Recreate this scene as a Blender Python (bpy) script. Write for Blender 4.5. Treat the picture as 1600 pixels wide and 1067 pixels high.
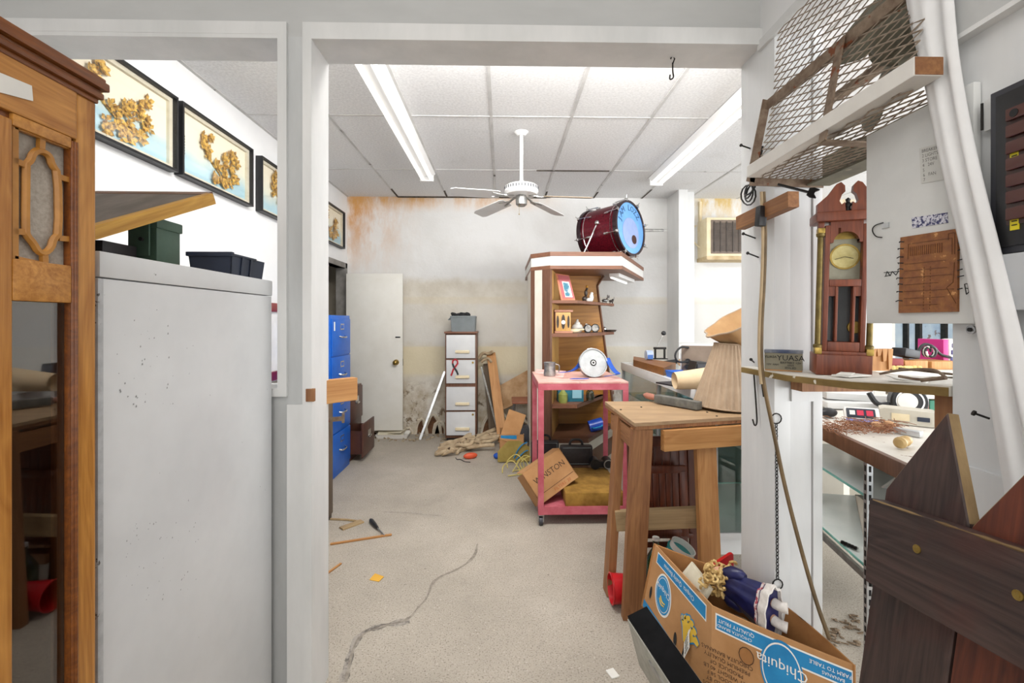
import bpy, bmesh, math, random
from mathutils import Vector as V, Matrix as MX, Euler
R = math.radians
for o in list(bpy.data.objects): bpy.data.objects.remove(o)
SC = bpy.context.scene; COL = SC.collection

# ------------------------------------------------------------------ camera, world, lights, exposure
F = 712.0; CX, CY = 800.0, 502.0; EYE = V((0, 0, 1.40)); YAW = R(1.2)
cd = bpy.data.cameras.new('camera'); cam = bpy.data.objects.new('camera', cd); COL.objects.link(cam)
cd.sensor_width = 36; cd.lens = F * 36 / 1600; cd.shift_y = (502 - 533.5) / 1600; cd.clip_start = .05
cam.location = EYE; cam.rotation_euler = (R(90), 0, -YAW); SC.camera = cam
SC.view_settings.view_transform = 'Standard'; SC.view_settings.look = 'None'
SC.view_settings.gamma = 1; SC.view_settings.exposure = 0.37; SC.view_settings.use_curve_mapping = False
w = bpy.data.worlds.new('sky'); SC.world = w; w.use_nodes = True
w.node_tree.nodes['Background'].inputs[0].default_value = (.86, .93, 1, 1)
w.node_tree.nodes['Background'].inputs[1].default_value = 1.0

def area(name, loc, target, sx, sy, power, col=(1, 1, 1)):
    l = bpy.data.lights.new(name, 'AREA'); l.shape = 'RECTANGLE'; l.size = sx; l.size_y = sy; l.energy = power; l.color = col
    o = bpy.data.objects.new(name, l); COL.objects.link(o); o.location = loc
    o.rotation_euler = (V(target) - V(loc)).to_track_quat('-Z', 'Y').to_euler(); return o
area('shop_window_daylight', (5.85, 1.6, 1.35), (0, 3.6, 3.4), 5.5, 1.6, 155, (.97, .985, 1))
area('workshop_fill_overhead', (-.3, -.4, 2.86), (-.3, -.2, 0), 1.6, 2.2, 20, (1, .97, .93))  # added fill light above the workshop; no fixture is known there
area('workshop_fill_rear', (.1, -2.3, 1.6), (.1, 3, 2.1), 2.6, 2.0, 34, (1, .985, .96))  # added fill behind the camera; the wall there has no door
area('shop_fill_rear', (3.2, -2.35, 1.1), (1.2, 4.0, 3.3), 4.2, 1.8, 140, (.98, .99, 1))  # added fill from behind, aimed up to brighten the ceiling; no shop front built
area('main_room_fill', (.1, 2.12, 2.86), (-.3, 5.6, .6), 2.2, .4, 80, (1, .985, .96))  # added fill hidden behind the header to brighten the main room
area('shop_fill_overhead', (3.6, 2.6, 2.84), (3.6, 2.6, 0), 1.2, 3.0, 14, (1, .99, .97))  # added overhead fill for the shop side, out of view

# ------------------------------------------------------------------ helpers
def P(px, py, y=None, x=None, z=None):
    """the point of the place seen at a pixel of the photograph, on the plane y=, x= or z="""
    a, b = (px - CX) / F, -(py - CY) / F
    d = V((a * math.cos(YAW) + math.sin(YAW), -a * math.sin(YAW) + math.cos(YAW), b))
    t = (y / d.y) if y is not None else ((x / d.x) if x is not None else (z - EYE.z) / d.z)
    return EYE + d * t

def lin(h):
    c = [int(h[i:i + 2], 16) / 255 for i in (0, 2, 4)]
    return tuple(((v + .055) / 1.055) ** 2.4 if v > .04045 else v / 12.92 for v in c) + (1,)

class G:
    def __init__(s, name):
        s.m = bpy.data.materials.new(name); s.m.use_nodes = True; s.t = s.m.node_tree
        s.p = s.t.nodes['Principled BSDF']; s.co = s.t.nodes.new('ShaderNodeTexCoord').outputs['Object']
    def n(s, ty, **kw):
        x = s.t.nodes.new('ShaderNode' + ty)
        for k, v in kw.items(): setattr(x, k, v)
        return x
    def set(s, sock, v):
        if hasattr(v, 'is_output'): s.t.links.new(v, sock)
        elif v is not None: sock.default_value = v
    def map(s, sc=(1, 1, 1), rot=(0, 0, 0), loc=(0, 0, 0), vec=None):
        x = s.n('Mapping'); s.set(x.inputs[0], vec or s.co); x.inputs['Scale'].default_value = sc
        x.inputs['Rotation'].default_value = rot; x.inputs['Location'].default_value = loc; return x.outputs[0]
    def noise(s, scale=5, detail=4, rough=.55, vec=None, dist=0):
        x = s.n('TexNoise'); s.set(x.inputs['Vector'], vec or s.co); x.inputs['Scale'].default_value = scale
        x.inputs['Detail'].default_value = detail; x.inputs['Roughness'].default_value = rough
        x.inputs['Distortion'].default_value = dist; return x.outputs['Fac']
    def ramp(s, fac, stops):
        x = s.n('ValToRGB'); s.set(x.inputs[0], fac); e = x.color_ramp.elements
        while len(e) < len(stops): e.new(.5)
        for a, (p, c) in zip(e, stops): a.position = p; a.color = lin(c) if isinstance(c, str) else (c, c, c, 1)
        return x.outputs[0]
    def mix(s, f, a, b, mode='MIX'):
        x = s.n('Mix', data_type='RGBA', blend_type=mode); s.set(x.inputs[0], f)
        s.set(x.inputs[6], lin(a) if isinstance(a, str) else a); s.set(x.inputs[7], lin(b) if isinstance(b, str) else b); return x.outputs[2]
    def math(s, op, a, b=None, c=None, clamp=False):
        x = s.n('Math', operation=op, use_clamp=clamp)
        for i, v in enumerate((a, b, c)): s.set(x.inputs[i], v)
        return x.outputs[0]
    def rng(s, v, a, b, c=0, d=1):
        x = s.n('MapRange', interpolation_type='SMOOTHSTEP'); s.set(x.inputs[0], v)
        for i, k in enumerate((a, b, c, d)): x.inputs[i + 1].default_value = k
        return x.outputs[0]
    def xyz(s):
        x = s.n('SeparateXYZ'); s.t.links.new(s.co, x.inputs[0]); return x.outputs
    def bump(s, h, strength=.3, dist=.004):
        x = s.n('Bump'); s.set(x.inputs['Height'], h); x.inputs['Strength'].default_value = strength
        x.inputs['Distance'].default_value = dist; s.t.links.new(x.outputs[0], s.p.inputs['Normal'])
    def done(s, col, rough=.5, metal=0, spec=.5, **kw):
        s.set(s.p.inputs['Base Color'], lin(col) if isinstance(col, str) else col)
        s.set(s.p.inputs['Roughness'], rough); s.set(s.p.inputs['Metallic'], metal); s.p.inputs['Specular IOR Level'].default_value = spec
        for k, v in kw.items(): s.set(s.p.inputs[k.replace('_', ' ')], v)
        return s.m

def mat(name, c1, c2=None, rough=.5, metal=0, scale=6, sc=(1, 1, 1), lo=.35, hi=.65, spots=None, bump=None, dist=0, spec=.5, **kw):
    g = G(name); col = c1; vec = g.map(sc)
    if c2: col = g.ramp(g.noise(scale, 5, .6, vec, dist), [(lo, c1), (hi, c2)])
    if spots:
        sco, ssc, thr = spots; f = g.ramp(g.noise(ssc, 3, .6), [(thr, 0.), (min(thr + .03, 1), 1.)]); col = g.mix(f, col, sco)
    if bump: g.bump(g.noise(bump[1], 4, .6, vec), bump[0], .003)
    return g.done(col, rough, metal, spec, **kw)

def wood(name, c1, c2, axis=2, fine=26, rough=.5, c3=None, bump=.15, spots=None, knots=0.0):
    g = G(name); s1 = [1, 1, 1]; s1[axis] = .07; v = g.map(s1)
    a = g.noise(fine, 5, .6, v, .6); s2 = [1, 1, 1]; s2[axis] = .16
    b = g.noise(fine * .28, 3, .5, g.map(s2), 1.6)
    rings = g.math('PINGPONG', g.math('MULTIPLY', b, 9.0), .5)
    s3 = [1, 1, 1]; s3[axis] = .03; hair = g.noise(fine * 4.5, 3, .7, g.map(s3))
    col = g.ramp(g.math('ADD', g.math('ADD', g.math('MULTIPLY', a, .45), g.math('MULTIPLY', rings, .22)), g.math('MULTIPLY', hair, .38)), [(.32, c1), (.70, c2)])
    if c3: col = g.mix(g.ramp(g.noise(3.2, 4, .6), [(.48, 0.), (.68, 1.)]), col, c3)
    if spots: col = g.mix(g.ramp(g.noise(spots[1], 3, .6), [(spots[2], 0.), (spots[2] + .04, 1.)]), col, spots[0])
    if bump: g.bump(a, bump, .002)
    return g.done(col, rough)

def glass(name, tint='f4faf8', gloss=.10, rough=.02, k=.6):
    m = bpy.data.materials.new(name); m.use_nodes = True; t = m.node_tree; t.nodes.clear()
    o = t.nodes.new('ShaderNodeOutputMaterial'); mx = t.nodes.new('ShaderNodeMixShader'); tr = t.nodes.new('ShaderNodeBsdfTransparent')
    gl = t.nodes.new('ShaderNodeBsdfGlossy'); gl.inputs['Roughness'].default_value = rough; tr.inputs[0].default_value = lin(tint)
    lw = t.nodes.new('ShaderNodeLayerWeight'); lw.inputs[0].default_value = .25
    ma = t.nodes.new('ShaderNodeMath'); ma.operation = 'MULTIPLY_ADD'; ma.inputs[1].default_value = k; ma.inputs[2].default_value = gloss * .5
    t.links.new(lw.outputs['Fresnel'], ma.inputs[0]); t.links.new(ma.outputs[0], mx.inputs[0])
    t.links.new(tr.outputs[0], mx.inputs[1]); t.links.new(gl.outputs[0], mx.inputs[2]); t.links.new(mx.outputs[0], o.inputs[0]); return m

def rotm(v): return Euler([R(a) for a in v]).to_matrix().to_4x4()
def frame(o, x, y):
    x = V(x).normalized(); z = x.cross(V(y)).normalized(); y = z.cross(x)
    m = MX.Identity(4)
    for i, c in enumerate((x, y, z)):
        for k in range(3): m[k][i] = c[k]
    m.translation = V(o); return m

class MB:
    """collects shapes; put() links them as ONE mesh object"""
    def __init__(s): s.bm = bmesh.new()
    def _add(s, vs, fs, m=None):
        b = [s.bm.verts.new((m @ V(v)) if m is not None else V(v)) for v in vs]; out = []
        for f in fs:
            try: out.append(s.bm.faces.new([b[i] for i in f]))
            except ValueError: pass
        return b, out
    def box(s, c, size, rot=None, bev=0, m=None):
        M = MX.Translation(V(c)) @ (rotm(rot) if rot else MX.Identity(4))
        if m is not None: M = m @ M
        a, b, d = [k / 2 for k in size]
        vs, fs = s._add([(x, y, z) for x in (-a, a) for y in (-b, b) for z in (-d, d)],
            [(0, 1, 3, 2), (4, 6, 7, 5), (0, 4, 5, 1), (2, 3, 7, 6), (0, 2, 6, 4), (1, 5, 7, 3)], M)
        if bev: bmesh.ops.bevel(s.bm, geom=list({e for f in fs for e in f.edges}), offset=bev, segments=2, affect='EDGES', profile=.6)
        return s
    def b(s, x0, x1, y0, y1, z0, z1, bev=0, m=None):
        return s.box(((x0 + x1) / 2, (y0 + y1) / 2, (z0 + z1) / 2), (abs(x1 - x0), abs(y1 - y0), abs(z1 - z0)), None, bev, m)
    def bar(s, p0, p1, w, t, hint=(0, 0, 1), bev=0):
        p0, p1 = V(p0), V(p1); d = p1 - p0; M = frame((p0 + p1) / 2, d, V(hint).cross(d) if V(hint).cross(d).length > 1e-6 else (0, 1, 0))
        return s.box((0, 0, 0), (d.length, w, t), None, bev, M)
    def hexa(s, q):
        s._add(q, [(3, 2, 1, 0), (4, 5, 6, 7), (0, 1, 5, 4), (1, 2, 6, 5), (2, 3, 7, 6), (3, 0, 4, 7)]); return s
    def tube(s, pts, r, n=8, closed=False, caps=True):
        pts = [V(p) for p in pts]; N = len(pts); rs = r if isinstance(r, (list, tuple)) else [r] * N; rings = []; up = None
        for i, p in enumerate(pts):
            a = pts[(i - 1) % N] if closed or i > 0 else p; b = pts[(i + 1) % N] if closed or i < N - 1 else p
            d = (b - a).normalized() if (b - a).length > 1e-9 else V((0, 0, 1))
            if up is None: up = V((0, 0, 1)) if abs(d.z) < .9 else V((1, 0, 0))
            sx = d.cross(up)
            if sx.length < 1e-4: sx = d.orthogonal()
            sx.normalize(); up = sx.cross(d).normalized()
            rings.append([s.bm.verts.new(p + (sx * math.cos(2 * math.pi * k / n) + up * math.sin(2 * math.pi * k / n)) * rs[i]) for k in range(n)])
        for i in range(N if closed else N - 1):
            A, B = rings[i], rings[(i + 1) % N]
            for k in range(n): s.bm.faces.new((A[k], A[(k + 1) % n], B[(k + 1) % n], B[k]))
        if caps and not closed:
            s.bm.faces.new(list(reversed(rings[0]))); s.bm.faces.new(rings[-1])
        return s
    def cyl(s, p0, p1, r0, r1=None, n=20): return s.tube([p0, p1], [r0, r0 if r1 is None else r1], n)
    def lathe(s, prof, m=None, n=28, flute=None, caps=True):
        rings = []
        for r, z in prof:
            ring = []
            for k in range(n):
                a = 2 * math.pi * k / n; rr = r * (1 + flute[1] * math.cos(flute[0] * a)) if flute else r
                v = V((rr * math.cos(a), rr * math.sin(a), z)); ring.append(s.bm.verts.new(m @ v if m is not None else v))
            rings.append(ring)
        for A, B in zip(rings, rings[1:]):
            for k in range(n): s.bm.faces.new((A[k], A[(k + 1) % n], B[(k + 1) % n], B[k]))
        if caps and tuple(prof[0]) != tuple(prof[-1]):
            if prof[0][0] > 0: s.bm.faces.new(list(reversed(rings[0])))
            if prof[-1][0] > 0: s.bm.faces.new(rings[-1])
        return s
    def prism(s, poly, h, m=None):
        n = len(poly)
        s._add([(x, y, 0) for x, y in poly] + [(x, y, h) for x, y in poly],
            [tuple(reversed(range(n))), tuple(range(n, 2 * n))] + [(i, (i + 1) % n, n + (i + 1) % n, n + i) for i in range(n)], m); return s
    def ball(s, c, r, rot=None, seg=16, m=None):
        r = r if isinstance(r, (tuple, list)) else (r, r, r)
        M = MX.Translation(V(c)) @ (rotm(rot) if rot else MX.Identity(4)) @ MX.Diagonal((*r, 1))
        bmesh.ops.create_uvsphere(s.bm, u_segments=seg, v_segments=max(6, seg // 2), radius=1, matrix=(m @ M) if m is not None else M); return s
    def face(s, pts, m=None): s._add(pts, [tuple(range(len(pts)))], m); return s
    def grid(s, fn, nu, nv, cu=False):
        g = [[s.bm.verts.new(V(fn(i / nu, j / nv))) for j in range(nv + 1)] for i in range(nu + (0 if cu else 1))]
        for i in range(nu):
            for j in range(nv): s.bm.faces.new((g[i][j], g[(i + 1) % len(g)][j], g[(i + 1) % len(g)][j + 1], g[i][j + 1]))
        return s
    def ring(s, c, ro, ri, h, m=None, n=32): return s.lathe([(ri, 0), (ro, 0), (ro, h), (ri, h), (ri, 0)], (m or MX.Identity(4)) @ MX.Translation(V(c)), n)
    def put(s, name, m, parent=None, world=True, ang=32):
        me = bpy.data.meshes.new(name)
        bmesh.ops.remove_doubles(s.bm, verts=s.bm.verts, dist=1e-6)
        bmesh.ops.recalc_face_normals(s.bm, faces=s.bm.faces); s.bm.to_mesh(me); s.bm.free()
        if parent is not None and world: me.transform(MAT[parent.name].inverted())
        me.polygons.foreach_set('use_smooth', [True] * len(me.polygons)); me.set_sharp_from_angle(angle=R(ang))
        me.materials.append(m); return link(name, me, parent)
MAT = {}
def link(name, data, parent=None, M=None):
    o = bpy.data.objects.new(name, data); COL.objects.link(o)
    if parent is not None:
        o.parent = parent; MAT[o.name] = MAT[parent.name].copy()
    else: MAT[o.name] = MX.Identity(4)
    if M is not None:
        o.matrix_basis = MAT[o.name].inverted() @ M; MAT[o.name] = M.copy()
    return o
def tag(o, label=None, cat=None, group=None, kind=None):
    for k, v in (('label', label), ('category', cat), ('group', group), ('kind', kind)):
        if v: o[k] = v
    return o
def thing(name, label, cat, loc=(0, 0, 0), rz=0, group=None):
    return tag(link(name, None, None, MX.Translation(V(loc)) @ MX.Rotation(R(rz), 4, 'Z')), label, cat, group)
def board(name, p0, p1, w, t, m, parent=None, hint=(0, -1, 0), bev=.002):
    """a plank with its own frame: local z runs along it, local y is its thickness"""
    p0, p1 = V(p0), V(p1); d = (p1 - p0); z = d.normalized(); y = V(hint); y = (y - z * y.dot(z)).normalized(); x = y.cross(z)
    M = MX.Identity(4)
    for i, c in enumerate((x, y, z)):
        for k in range(3): M[k][i] = c[k]
    M.translation = p0
    b = MB().b(-w / 2, w / 2, -t / 2, t / 2, 0, d.length, bev); me = bpy.data.meshes.new(name)
    bmesh.ops.recalc_face_normals(b.bm, faces=b.bm.faces); b.bm.to_mesh(me); b.bm.free(); me.materials.append(m)
    return link(name, me, parent, M)
def struct(b, name, m): return tag(b.put(name, m), kind='structure')
def text_mesh(s, size=1, align='CENTER', ex=0):
    c = bpy.data.curves.new('t', 'FONT'); c.body = s; c.size = size; c.align_x = align; c.align_y = 'CENTER'; c.extrude = ex; c.resolution_u = 2
    o = bpy.data.objects.new('t', c); COL.objects.link(o); bpy.context.view_layer.update()
    me = bpy.data.meshes.new_from_object(o.evaluated_get(bpy.context.evaluated_depsgraph_get())); bpy.data.objects.remove(o); bpy.data.curves.remove(c); return me
def lettering(name, s, size, m, parent, M, fn=None, align='CENTER'):
    me = text_mesh(s, size, align, .0004 if fn is None else 0)
    if fn:
        for v in me.vertices: v.co = fn(v.co.x, v.co.y)
    else: me.transform(M)
    me.transform(MAT[parent.name].inverted()); me.materials.clear(); me.materials.append(m); me.name = name
    return link(name, me, parent)
def copy_tree(o, parent=None):
    c = o.copy(); COL.objects.link(c)
    if parent is not None: c.parent = parent
    MAT[c.name] = MAT[o.name].copy()
    for ch in list(o.children): copy_tree(ch, c)
    return c
rnd = random.Random(7)
U = rnd.uniform
def wavy(p0, p1, n, amp, r=rnd):
    p0, p1 = V(p0), V(p1)
    return [p0.lerp(p1, i / n) + V((r.uniform(-amp, amp), r.uniform(-amp, amp), r.uniform(-amp, amp) * .4)) * (0 if i in (0, n) else 1) for i in range(n + 1)]
def smooth(pts, it=2):
    pts = [V(p) for p in pts]
    for _ in range(it):
        q = [pts[0]]
        for a, b in zip(pts, pts[1:]): q += [a * .75 + b * .25, a * .25 + b * .75]
        pts = q + [pts[-1]]
    return pts

# ------------------------------------------------------------------ materials
K = {}
K['white'] = mat('white_paint', 'dcdddc', 'e6e6e5', .5, scale=3, spots=('55504a', 34, .80))
K['white_trim'] = mat('white_trim_paint', 'd3d4d3', 'e2e2e1', .45, scale=5, sc=(1, 1, .3), spots=('4a4640', 46, .78), bump=(.1, 30))
K['white_post'] = mat('white_post_paint', 'd2d4d5', 'e0e1e1', .5, scale=6, sc=(1, 1, .2), spots=('403c38', 40, .77), bump=(.12, 40))
K['wall'] = mat('white_wall_paint', 'e2e3e3', 'e9e9e9', .7, scale=2)
K['grey_wall'] = mat('grey_drywall', 'b9bab9', 'c6c7c6', .6, scale=4, sc=(.3, 1, 1), spots=('6a6864', 30, .8))
K['cab_white'] = mat('white_cabinet_enamel', 'c9cacb', 'dcddde', .32, scale=1.6, spots=('807f7e', 70, .74))
K['black'] = mat('black_plastic', '141416', '1d1d20', .45, scale=20)
K['black_metal'] = mat('black_metal', '1a1918', '2c2825', .5, .6, scale=30)
K['chrome'] = mat('chrome', 'c8c8c8', None, .18, 1)
K['steel'] = mat('brushed_steel', '8f8f8d', 'b5b5b2', .35, .9, scale=30)
K['alu'] = mat('aluminium', 'b4b6b8', 'c8cacb', .35, .7, scale=20)
K['rust'] = mat('rusty_steel', '6d5848', '8d7c6a', .7, .3, scale=30, spots=('7a4426', 18, .62), bump=(.2, 60))
K['brass'] = mat('brass', '8a713a', 'b59a55', .35, .9, scale=30)
K['gold'] = mat('gold_foil_shaded', '7d5214', 'eabc55', .4, .2, scale=45, lo=.40, hi=.60)  # brown mottling puts the petals' shading into the foil colour
K['glass'] = glass('clear_glass'); K['green_glass'] = glass('green_edged_glass', 'dff0ea', .12)
K['glass_edge'] = mat('green_glass_edge', '5fa79a', '8cc8bc', .2)
K['oak'] = wood('golden_oak', '9a5f1e', 'd79b4c', 2, 30, .32)
K['oak_h'] = wood('golden_oak_crosswise', '9a5f1e', 'd79b4c', 1, 30, .32)
K['oak_dark'] = wood('dark_oak_moulding', '5c2f12', '91541f', 1, 34, .35)
K['pine'] = wood('bare_pine', 'a8713c', 'd3a065', 2, 22, .6, spots=('5a3517', 9, .74))
K['pine_old'] = wood('aged_stud_wood', '754a2b', 'a87749', 2, 24, .6, c3='86593a', spots=('3c2413', 14, .72))
K['pine_grey'] = wood('weathered_pine', '8f7857', 'b99f76', 2, 24, .65, spots=('4b3a26', 12, .74))
K['ply'] = wood('worn_plywood', '8c7154', 'b99a74', 0, 20, .6, c3='9c8161', spots=('3b2a1c', 22, .74))
K['fence'] = wood('dark_red_fence_stain', '1f1514', '54403a', 2, 34, .55, c3='4a1d15', bump=.8, spots=('9a866a', 26, .76))
K['fence_b'] = wood('red_brown_fence_stain', '3a170d', '7a3c24', 2, 26, .5, bump=.4)
K['fence_edge'] = mat('bare_fence_edge', '6a5233', '98805a', .7, scale=20, sc=(1, 1, .3))
K['maho'] = wood('mahogany', '5c2a19', '8f4c2f', 2, 30, .38)
K['walnut'] = wood('walnut_laminate', '5a3a28', '7d5640', 2, 24, .45)
K['walnut_h'] = wood('walnut_laminate_edge', '6e4734', '8f6249', 0, 24, .45)
K['teak'] = wood('honey_veneer', '8e5c20', 'c18a3d', 0, 10, .4)
K['teak_l'] = wood('pale_honey_veneer', 'b98a45', 'd8b374', 2, 16, .4)
K['ivory'] = mat('ivory_laminate', 'd8d2c4', 'e2ddd1', .45, scale=4)
K['chair_wood'] = wood('red_brown_chair_wood', '4a2112', '7c3d22', 2, 26, .38)
K['card'] = mat('brown_cardboard', 'a87a4c', 'b88a5c', .8, scale=6, bump=(.15, 70), sc=(1, 1, 1))
K['card_in'] = mat('cardboard_inside', '8d5f33', 'a97644', .85, scale=7)
K['print_blue'] = mat('blue_print', '1477ae', '2087bd', .6, scale=12)
K['print_brown'] = mat('brown_print', '3f2a1c', None, .8)
K['print_yellow'] = mat('yellow_print', 'd8b13a', None, .7)
K['print_white'] = mat('white_print', 'e6e4de', None, .7)
K['ink'] = mat('black_ink', '1b1b1c', None, .7)
K['paper'] = mat('white_paper', 'dedcd6', 'e8e6e0', .8, scale=9)
K['paper_old'] = mat('old_paper', 'c9c0a8', 'd9d2bd', .8, scale=9)
K['blue_metal'] = mat('blue_enamel', '0f57b4', '1561c0', .35, scale=8)
K['brown_metal'] = mat('brown_enamel', '472a20', '5b372a', .4, scale=8)
K['red_paint'] = mat('red_cart_paint', 'ae4856', 'c86d79', .5, scale=7, spots=('e2b6bc', 20, .72))
K['pink_top'] = mat('worn_pink_paint', 'cc948a', 'dfb6aa', .6, scale=9, spots=('8c4a4a', 18, .72))
K['red'] = mat('red_plastic', 'b3131c', 'c41a22', .35, scale=5)
K['foam'] = mat('mustard_velour', '7f5c20', 'a17a34', .95, scale=12, spots=('5b4312', 9, .74), bump=(.2, 120))
K['leather'] = mat('black_case_vinyl', '1f1a1c', '2b2527', .5, scale=30, bump=(.2, 90))
K['grey_plastic'] = mat('grey_plastic', '6f7678', '7d8486', .5, scale=6)
K['dark_grey'] = mat('charcoal_enamel', '33343a', '3f4047', .5, scale=8)
K['navy'] = mat('navy_plastic', '1d2433', '273042', .45, scale=8)
K['olive'] = mat('olive_drab_paint', '47604f', '56705f', .5, scale=8, spots=('20241f', 25, .72))
K['blue_strap'] = mat('blue_webbing', '1848a5', '2257b8', .75, scale=40)
K['drum_head'] = mat('grey_practice_pad', 'a5a9aa', 'b5b9ba', .6, scale=20)
K['cream'] = mat('cream_plastic', 'dccba6', 'e6d8b8', .45, scale=9)
K['cloth'] = mat('dirty_beige_cloth', '9a8468', 'c4b091', .95, scale=9, spots=('4a3626', 12, .64), bump=(.3, 60))
K['shade'] = mat('tan_pleated_fabric', '9c866f', 'ac967e', .9, scale=14)
K['shade_c'] = mat('cream_shade_paper', 'd9bf9a', 'e2cca9', .85, scale=8)
K['hair'] = mat('blonde_doll_hair', 'b08a4c', 'dcc084', .7, scale=40)
K['navy_satin'] = mat('navy_satin', '12143a', '20245a', .35, scale=14)
K['lace'] = mat('white_lace', 'd8d2cc', 'ece7e2', .9, scale=60)
K['skin'] = mat('doll_vinyl', 'd7a688', None, .5)
K['cable'] = mat('tan_rubber_cord', '5c4a30', '766040', .6, scale=12)
K['porcelain'] = mat('white_porcelain', 'e3e0da', None, .2)
K['brown_board'] = mat('brown_circuit_board', '7c4a28', '96602f', .55, scale=60, spots=('c9935a', 60, .66))
K['yellow'] = mat('yellow_label', 'd9c81c', None, .6)
K['green_bottle'] = glass('green_bottle_glass', '5f9c6e', .2)
K['fan_grey'] = mat('dusty_grey_paint', '5f5c50', '77735f', .75, scale=9, spots=('8e8a78', 18, .66))
K['blade'] = mat('white_blade', 'd3d3d2', 'dcdcdb', .5, scale=4)
K['blade_tan'] = mat('tan_blade', '8a7c68', '968874', .5, scale=4)
K['enamel'] = mat('white_enamel', 'e8e8e7', None, .35)
K['tube'] = mat('fluorescent_tube', 'f2f2f0', None, .35, Emission_Color=(1, .98, .95, 1), Emission_Strength=.8)

# ================================================================== THE SETTING
def floor_mat():
    g = G('worn_concrete'); a = g.noise(1.3, 6, .62); col = g.ramp(a, [(.3, 'a1998d'), (.55, 'b3aa9d'), (.75, 'c2baae')])
    col = g.mix(g.ramp(g.noise(150, 2, .5), [(.55, 0.), (.68, .8)]), col, '6d655a')
    col = g.mix(g.ramp(g.noise(95, 2, .5), [(.62, 0.), (.72, .5)]), col, 'd9d4ca')
    col = g.mix(g.ramp(g.noise(26, 3, .6), [(.70, 0.), (.76, .8)]), col, '5d564d')
    col = g.mix(g.ramp(g.noise(2.6, 5, .7, None, 1.5), [(.60, 0.), (.72, .35)]), col, '8d857a')
    g.bump(g.noise(110, 3, .6), .12, .002); return g.done(col, .62, 0, .35)
def ceil_mat():
    g = G('ceiling_tile'); col = g.ramp(g.noise(60, 3, .6), [(.35, 'dadada'), (.65, 'ebebeb')])
    col = g.mix(g.ramp(g.noise(2.2, 4, .6), [(.64, 0.), (.74, .25)]), col, 'bdb9b0')
    g.bump(g.noise(70, 3, .6), .25, .003); return g.done(col, .9, 0, .1)
def back_mat():
    g = G('stained_plaster'); X, Y, Z = g.xyz(); n = g.noise(1.1, 6, .62, None, .4); n2 = g.noise(4, 5, .65); wob = g.math('MULTIPLY', g.math('SUBTRACT', n2, .5), .14)
    zz = g.math('ADD', Z, wob); col = g.ramp(n, [(.3, 'd3d2cf'), (.6, 'e1e1e0')])
    left = g.rng(X, 1.9, .2)                       # the old damp is on the left half
    up = g.rng(zz, 1.85, 1.98, 1, 0)
    col = g.mix(g.math('MULTIPLY', g.math('MULTIPLY', up, left), .75), col, g.ramp(n2, [(.35, 'bfb5a1'), (.65, 'd3ccbd')]))
    patch = g.math('MULTIPLY', g.rng(zz, 1.08, 1.16), g.rng(zz, 1.72, 1.60))
    col = g.mix(g.math('MULTIPLY', g.math('MULTIPLY', patch, .75), g.ramp(n, [(.35, .3), (.5, 1.)])), col, 'd0cdc7')
    band = g.math('MULTIPLY', g.rng(Z, .68, .78), g.rng(Z, 1.10, 1.07))
    col = g.mix(g.math('MULTIPLY', g.math('MULTIPLY', band, g.rng(X, 2.4, .4, .25, 1)), .7), col, 'd8cba8')
    line = g.math('MULTIPLY', g.rng(Z, 1.60, 1.63), g.rng(Z, 1.72, 1.69)); col = g.mix(g.math('MULTIPLY', line, .16), col, 'd3bd86')
    low = g.math('MULTIPLY', g.rng(zz, .72, .45), g.rng(X, 2.0, .6, .3, 1)); col = g.mix(g.math('MULTIPLY', low, g.ramp(n2, [(.38, .9), (.62, .1)])), col, 'a08f74')
    col = g.mix(g.math('MULTIPLY', low, g.ramp(g.noise(9, 5, .7), [(.55, 0.), (.63, .9)])), col, '6d5a44')
    rust = g.math('MULTIPLY', g.rng(X, -.9, -1.85), g.rng(Z, 1.7, 2.9)); dr = g.noise(5, 5, .7, g.map((1, 1, .35)))
    col = g.mix(g.math('MULTIPLY', rust, g.ramp(dr, [(.4, .15), (.62, .95)])), col, 'c98f4e')
    top = g.math('MULTIPLY', g.rng(Z, 2.72, 2.93), g.rng(X, 1.0, -.4))
    col = g.mix(g.math('MULTIPLY', top, g.ramp(dr, [(.36, .2), (.6, .9)])), col, 'cf9d60')
    rr = g.math('MULTIPLY', g.rng(Z, 2.55, 2.93), g.rng(X, 2.3, 2.5)); col = g.mix(g.math('MULTIPLY', rr, g.ramp(dr, [(.42, 0.), (.62, .9)])), col, 'd0b16a')
    col = g.mix(g.ramp(g.noise(17, 5, .75), [(.68, 0.), (.74, .55)]), col, '8b8172')
    g.bump(g.math('ADD', n2, g.noise(30, 3, .6)), .35, .006); return g.done(col, .85, 0, .2)
MF, MC, MBK = floor_mat(), ceil_mat(), back_mat()
XL, XR, YB, YF, H = -1.93, 6.0, 5.70, -2.6, 2.95
struct(MB().b(XL - 1.4, XR + 4, YF - .2, YB + 4, -.1, 0), 'floor', MF)
struct(MB().b(XL, XR, YF, YB, H, H + .1), 'ceiling', MC)
g_ = MB()
for k in range(0, 13):
    x = -1.305 + .61 * k
    g_.b(x - .011, x + .011, 1.8 if x < 1.05 else YF, YB, H - .004, H + .001)
for y in (-1.43, -.21, 1.01, 2.23, 3.45, 4.67): g_.b(XL if y > 1.8 else 1.1, XR, y - .008, y + .008, H - .0035, H + .001)
g_.b(XL, XL + .025, 1.8, YB, H - .004, H + .001)
struct(g_, 'trim_1', mat('ceiling_grid_paint', 'b7b6b4', 'd2d1cf', .5, scale=4, spots=('4a4540', 5, .68)))
d_ = MB(); rd = random.Random(3)
for k in range(0, 6):
    x = -1.305 + .61 * k
    d_.b(x - .004, x + .016, 5.3 + rd.random() * .2, YB, H - .006, H)
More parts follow.
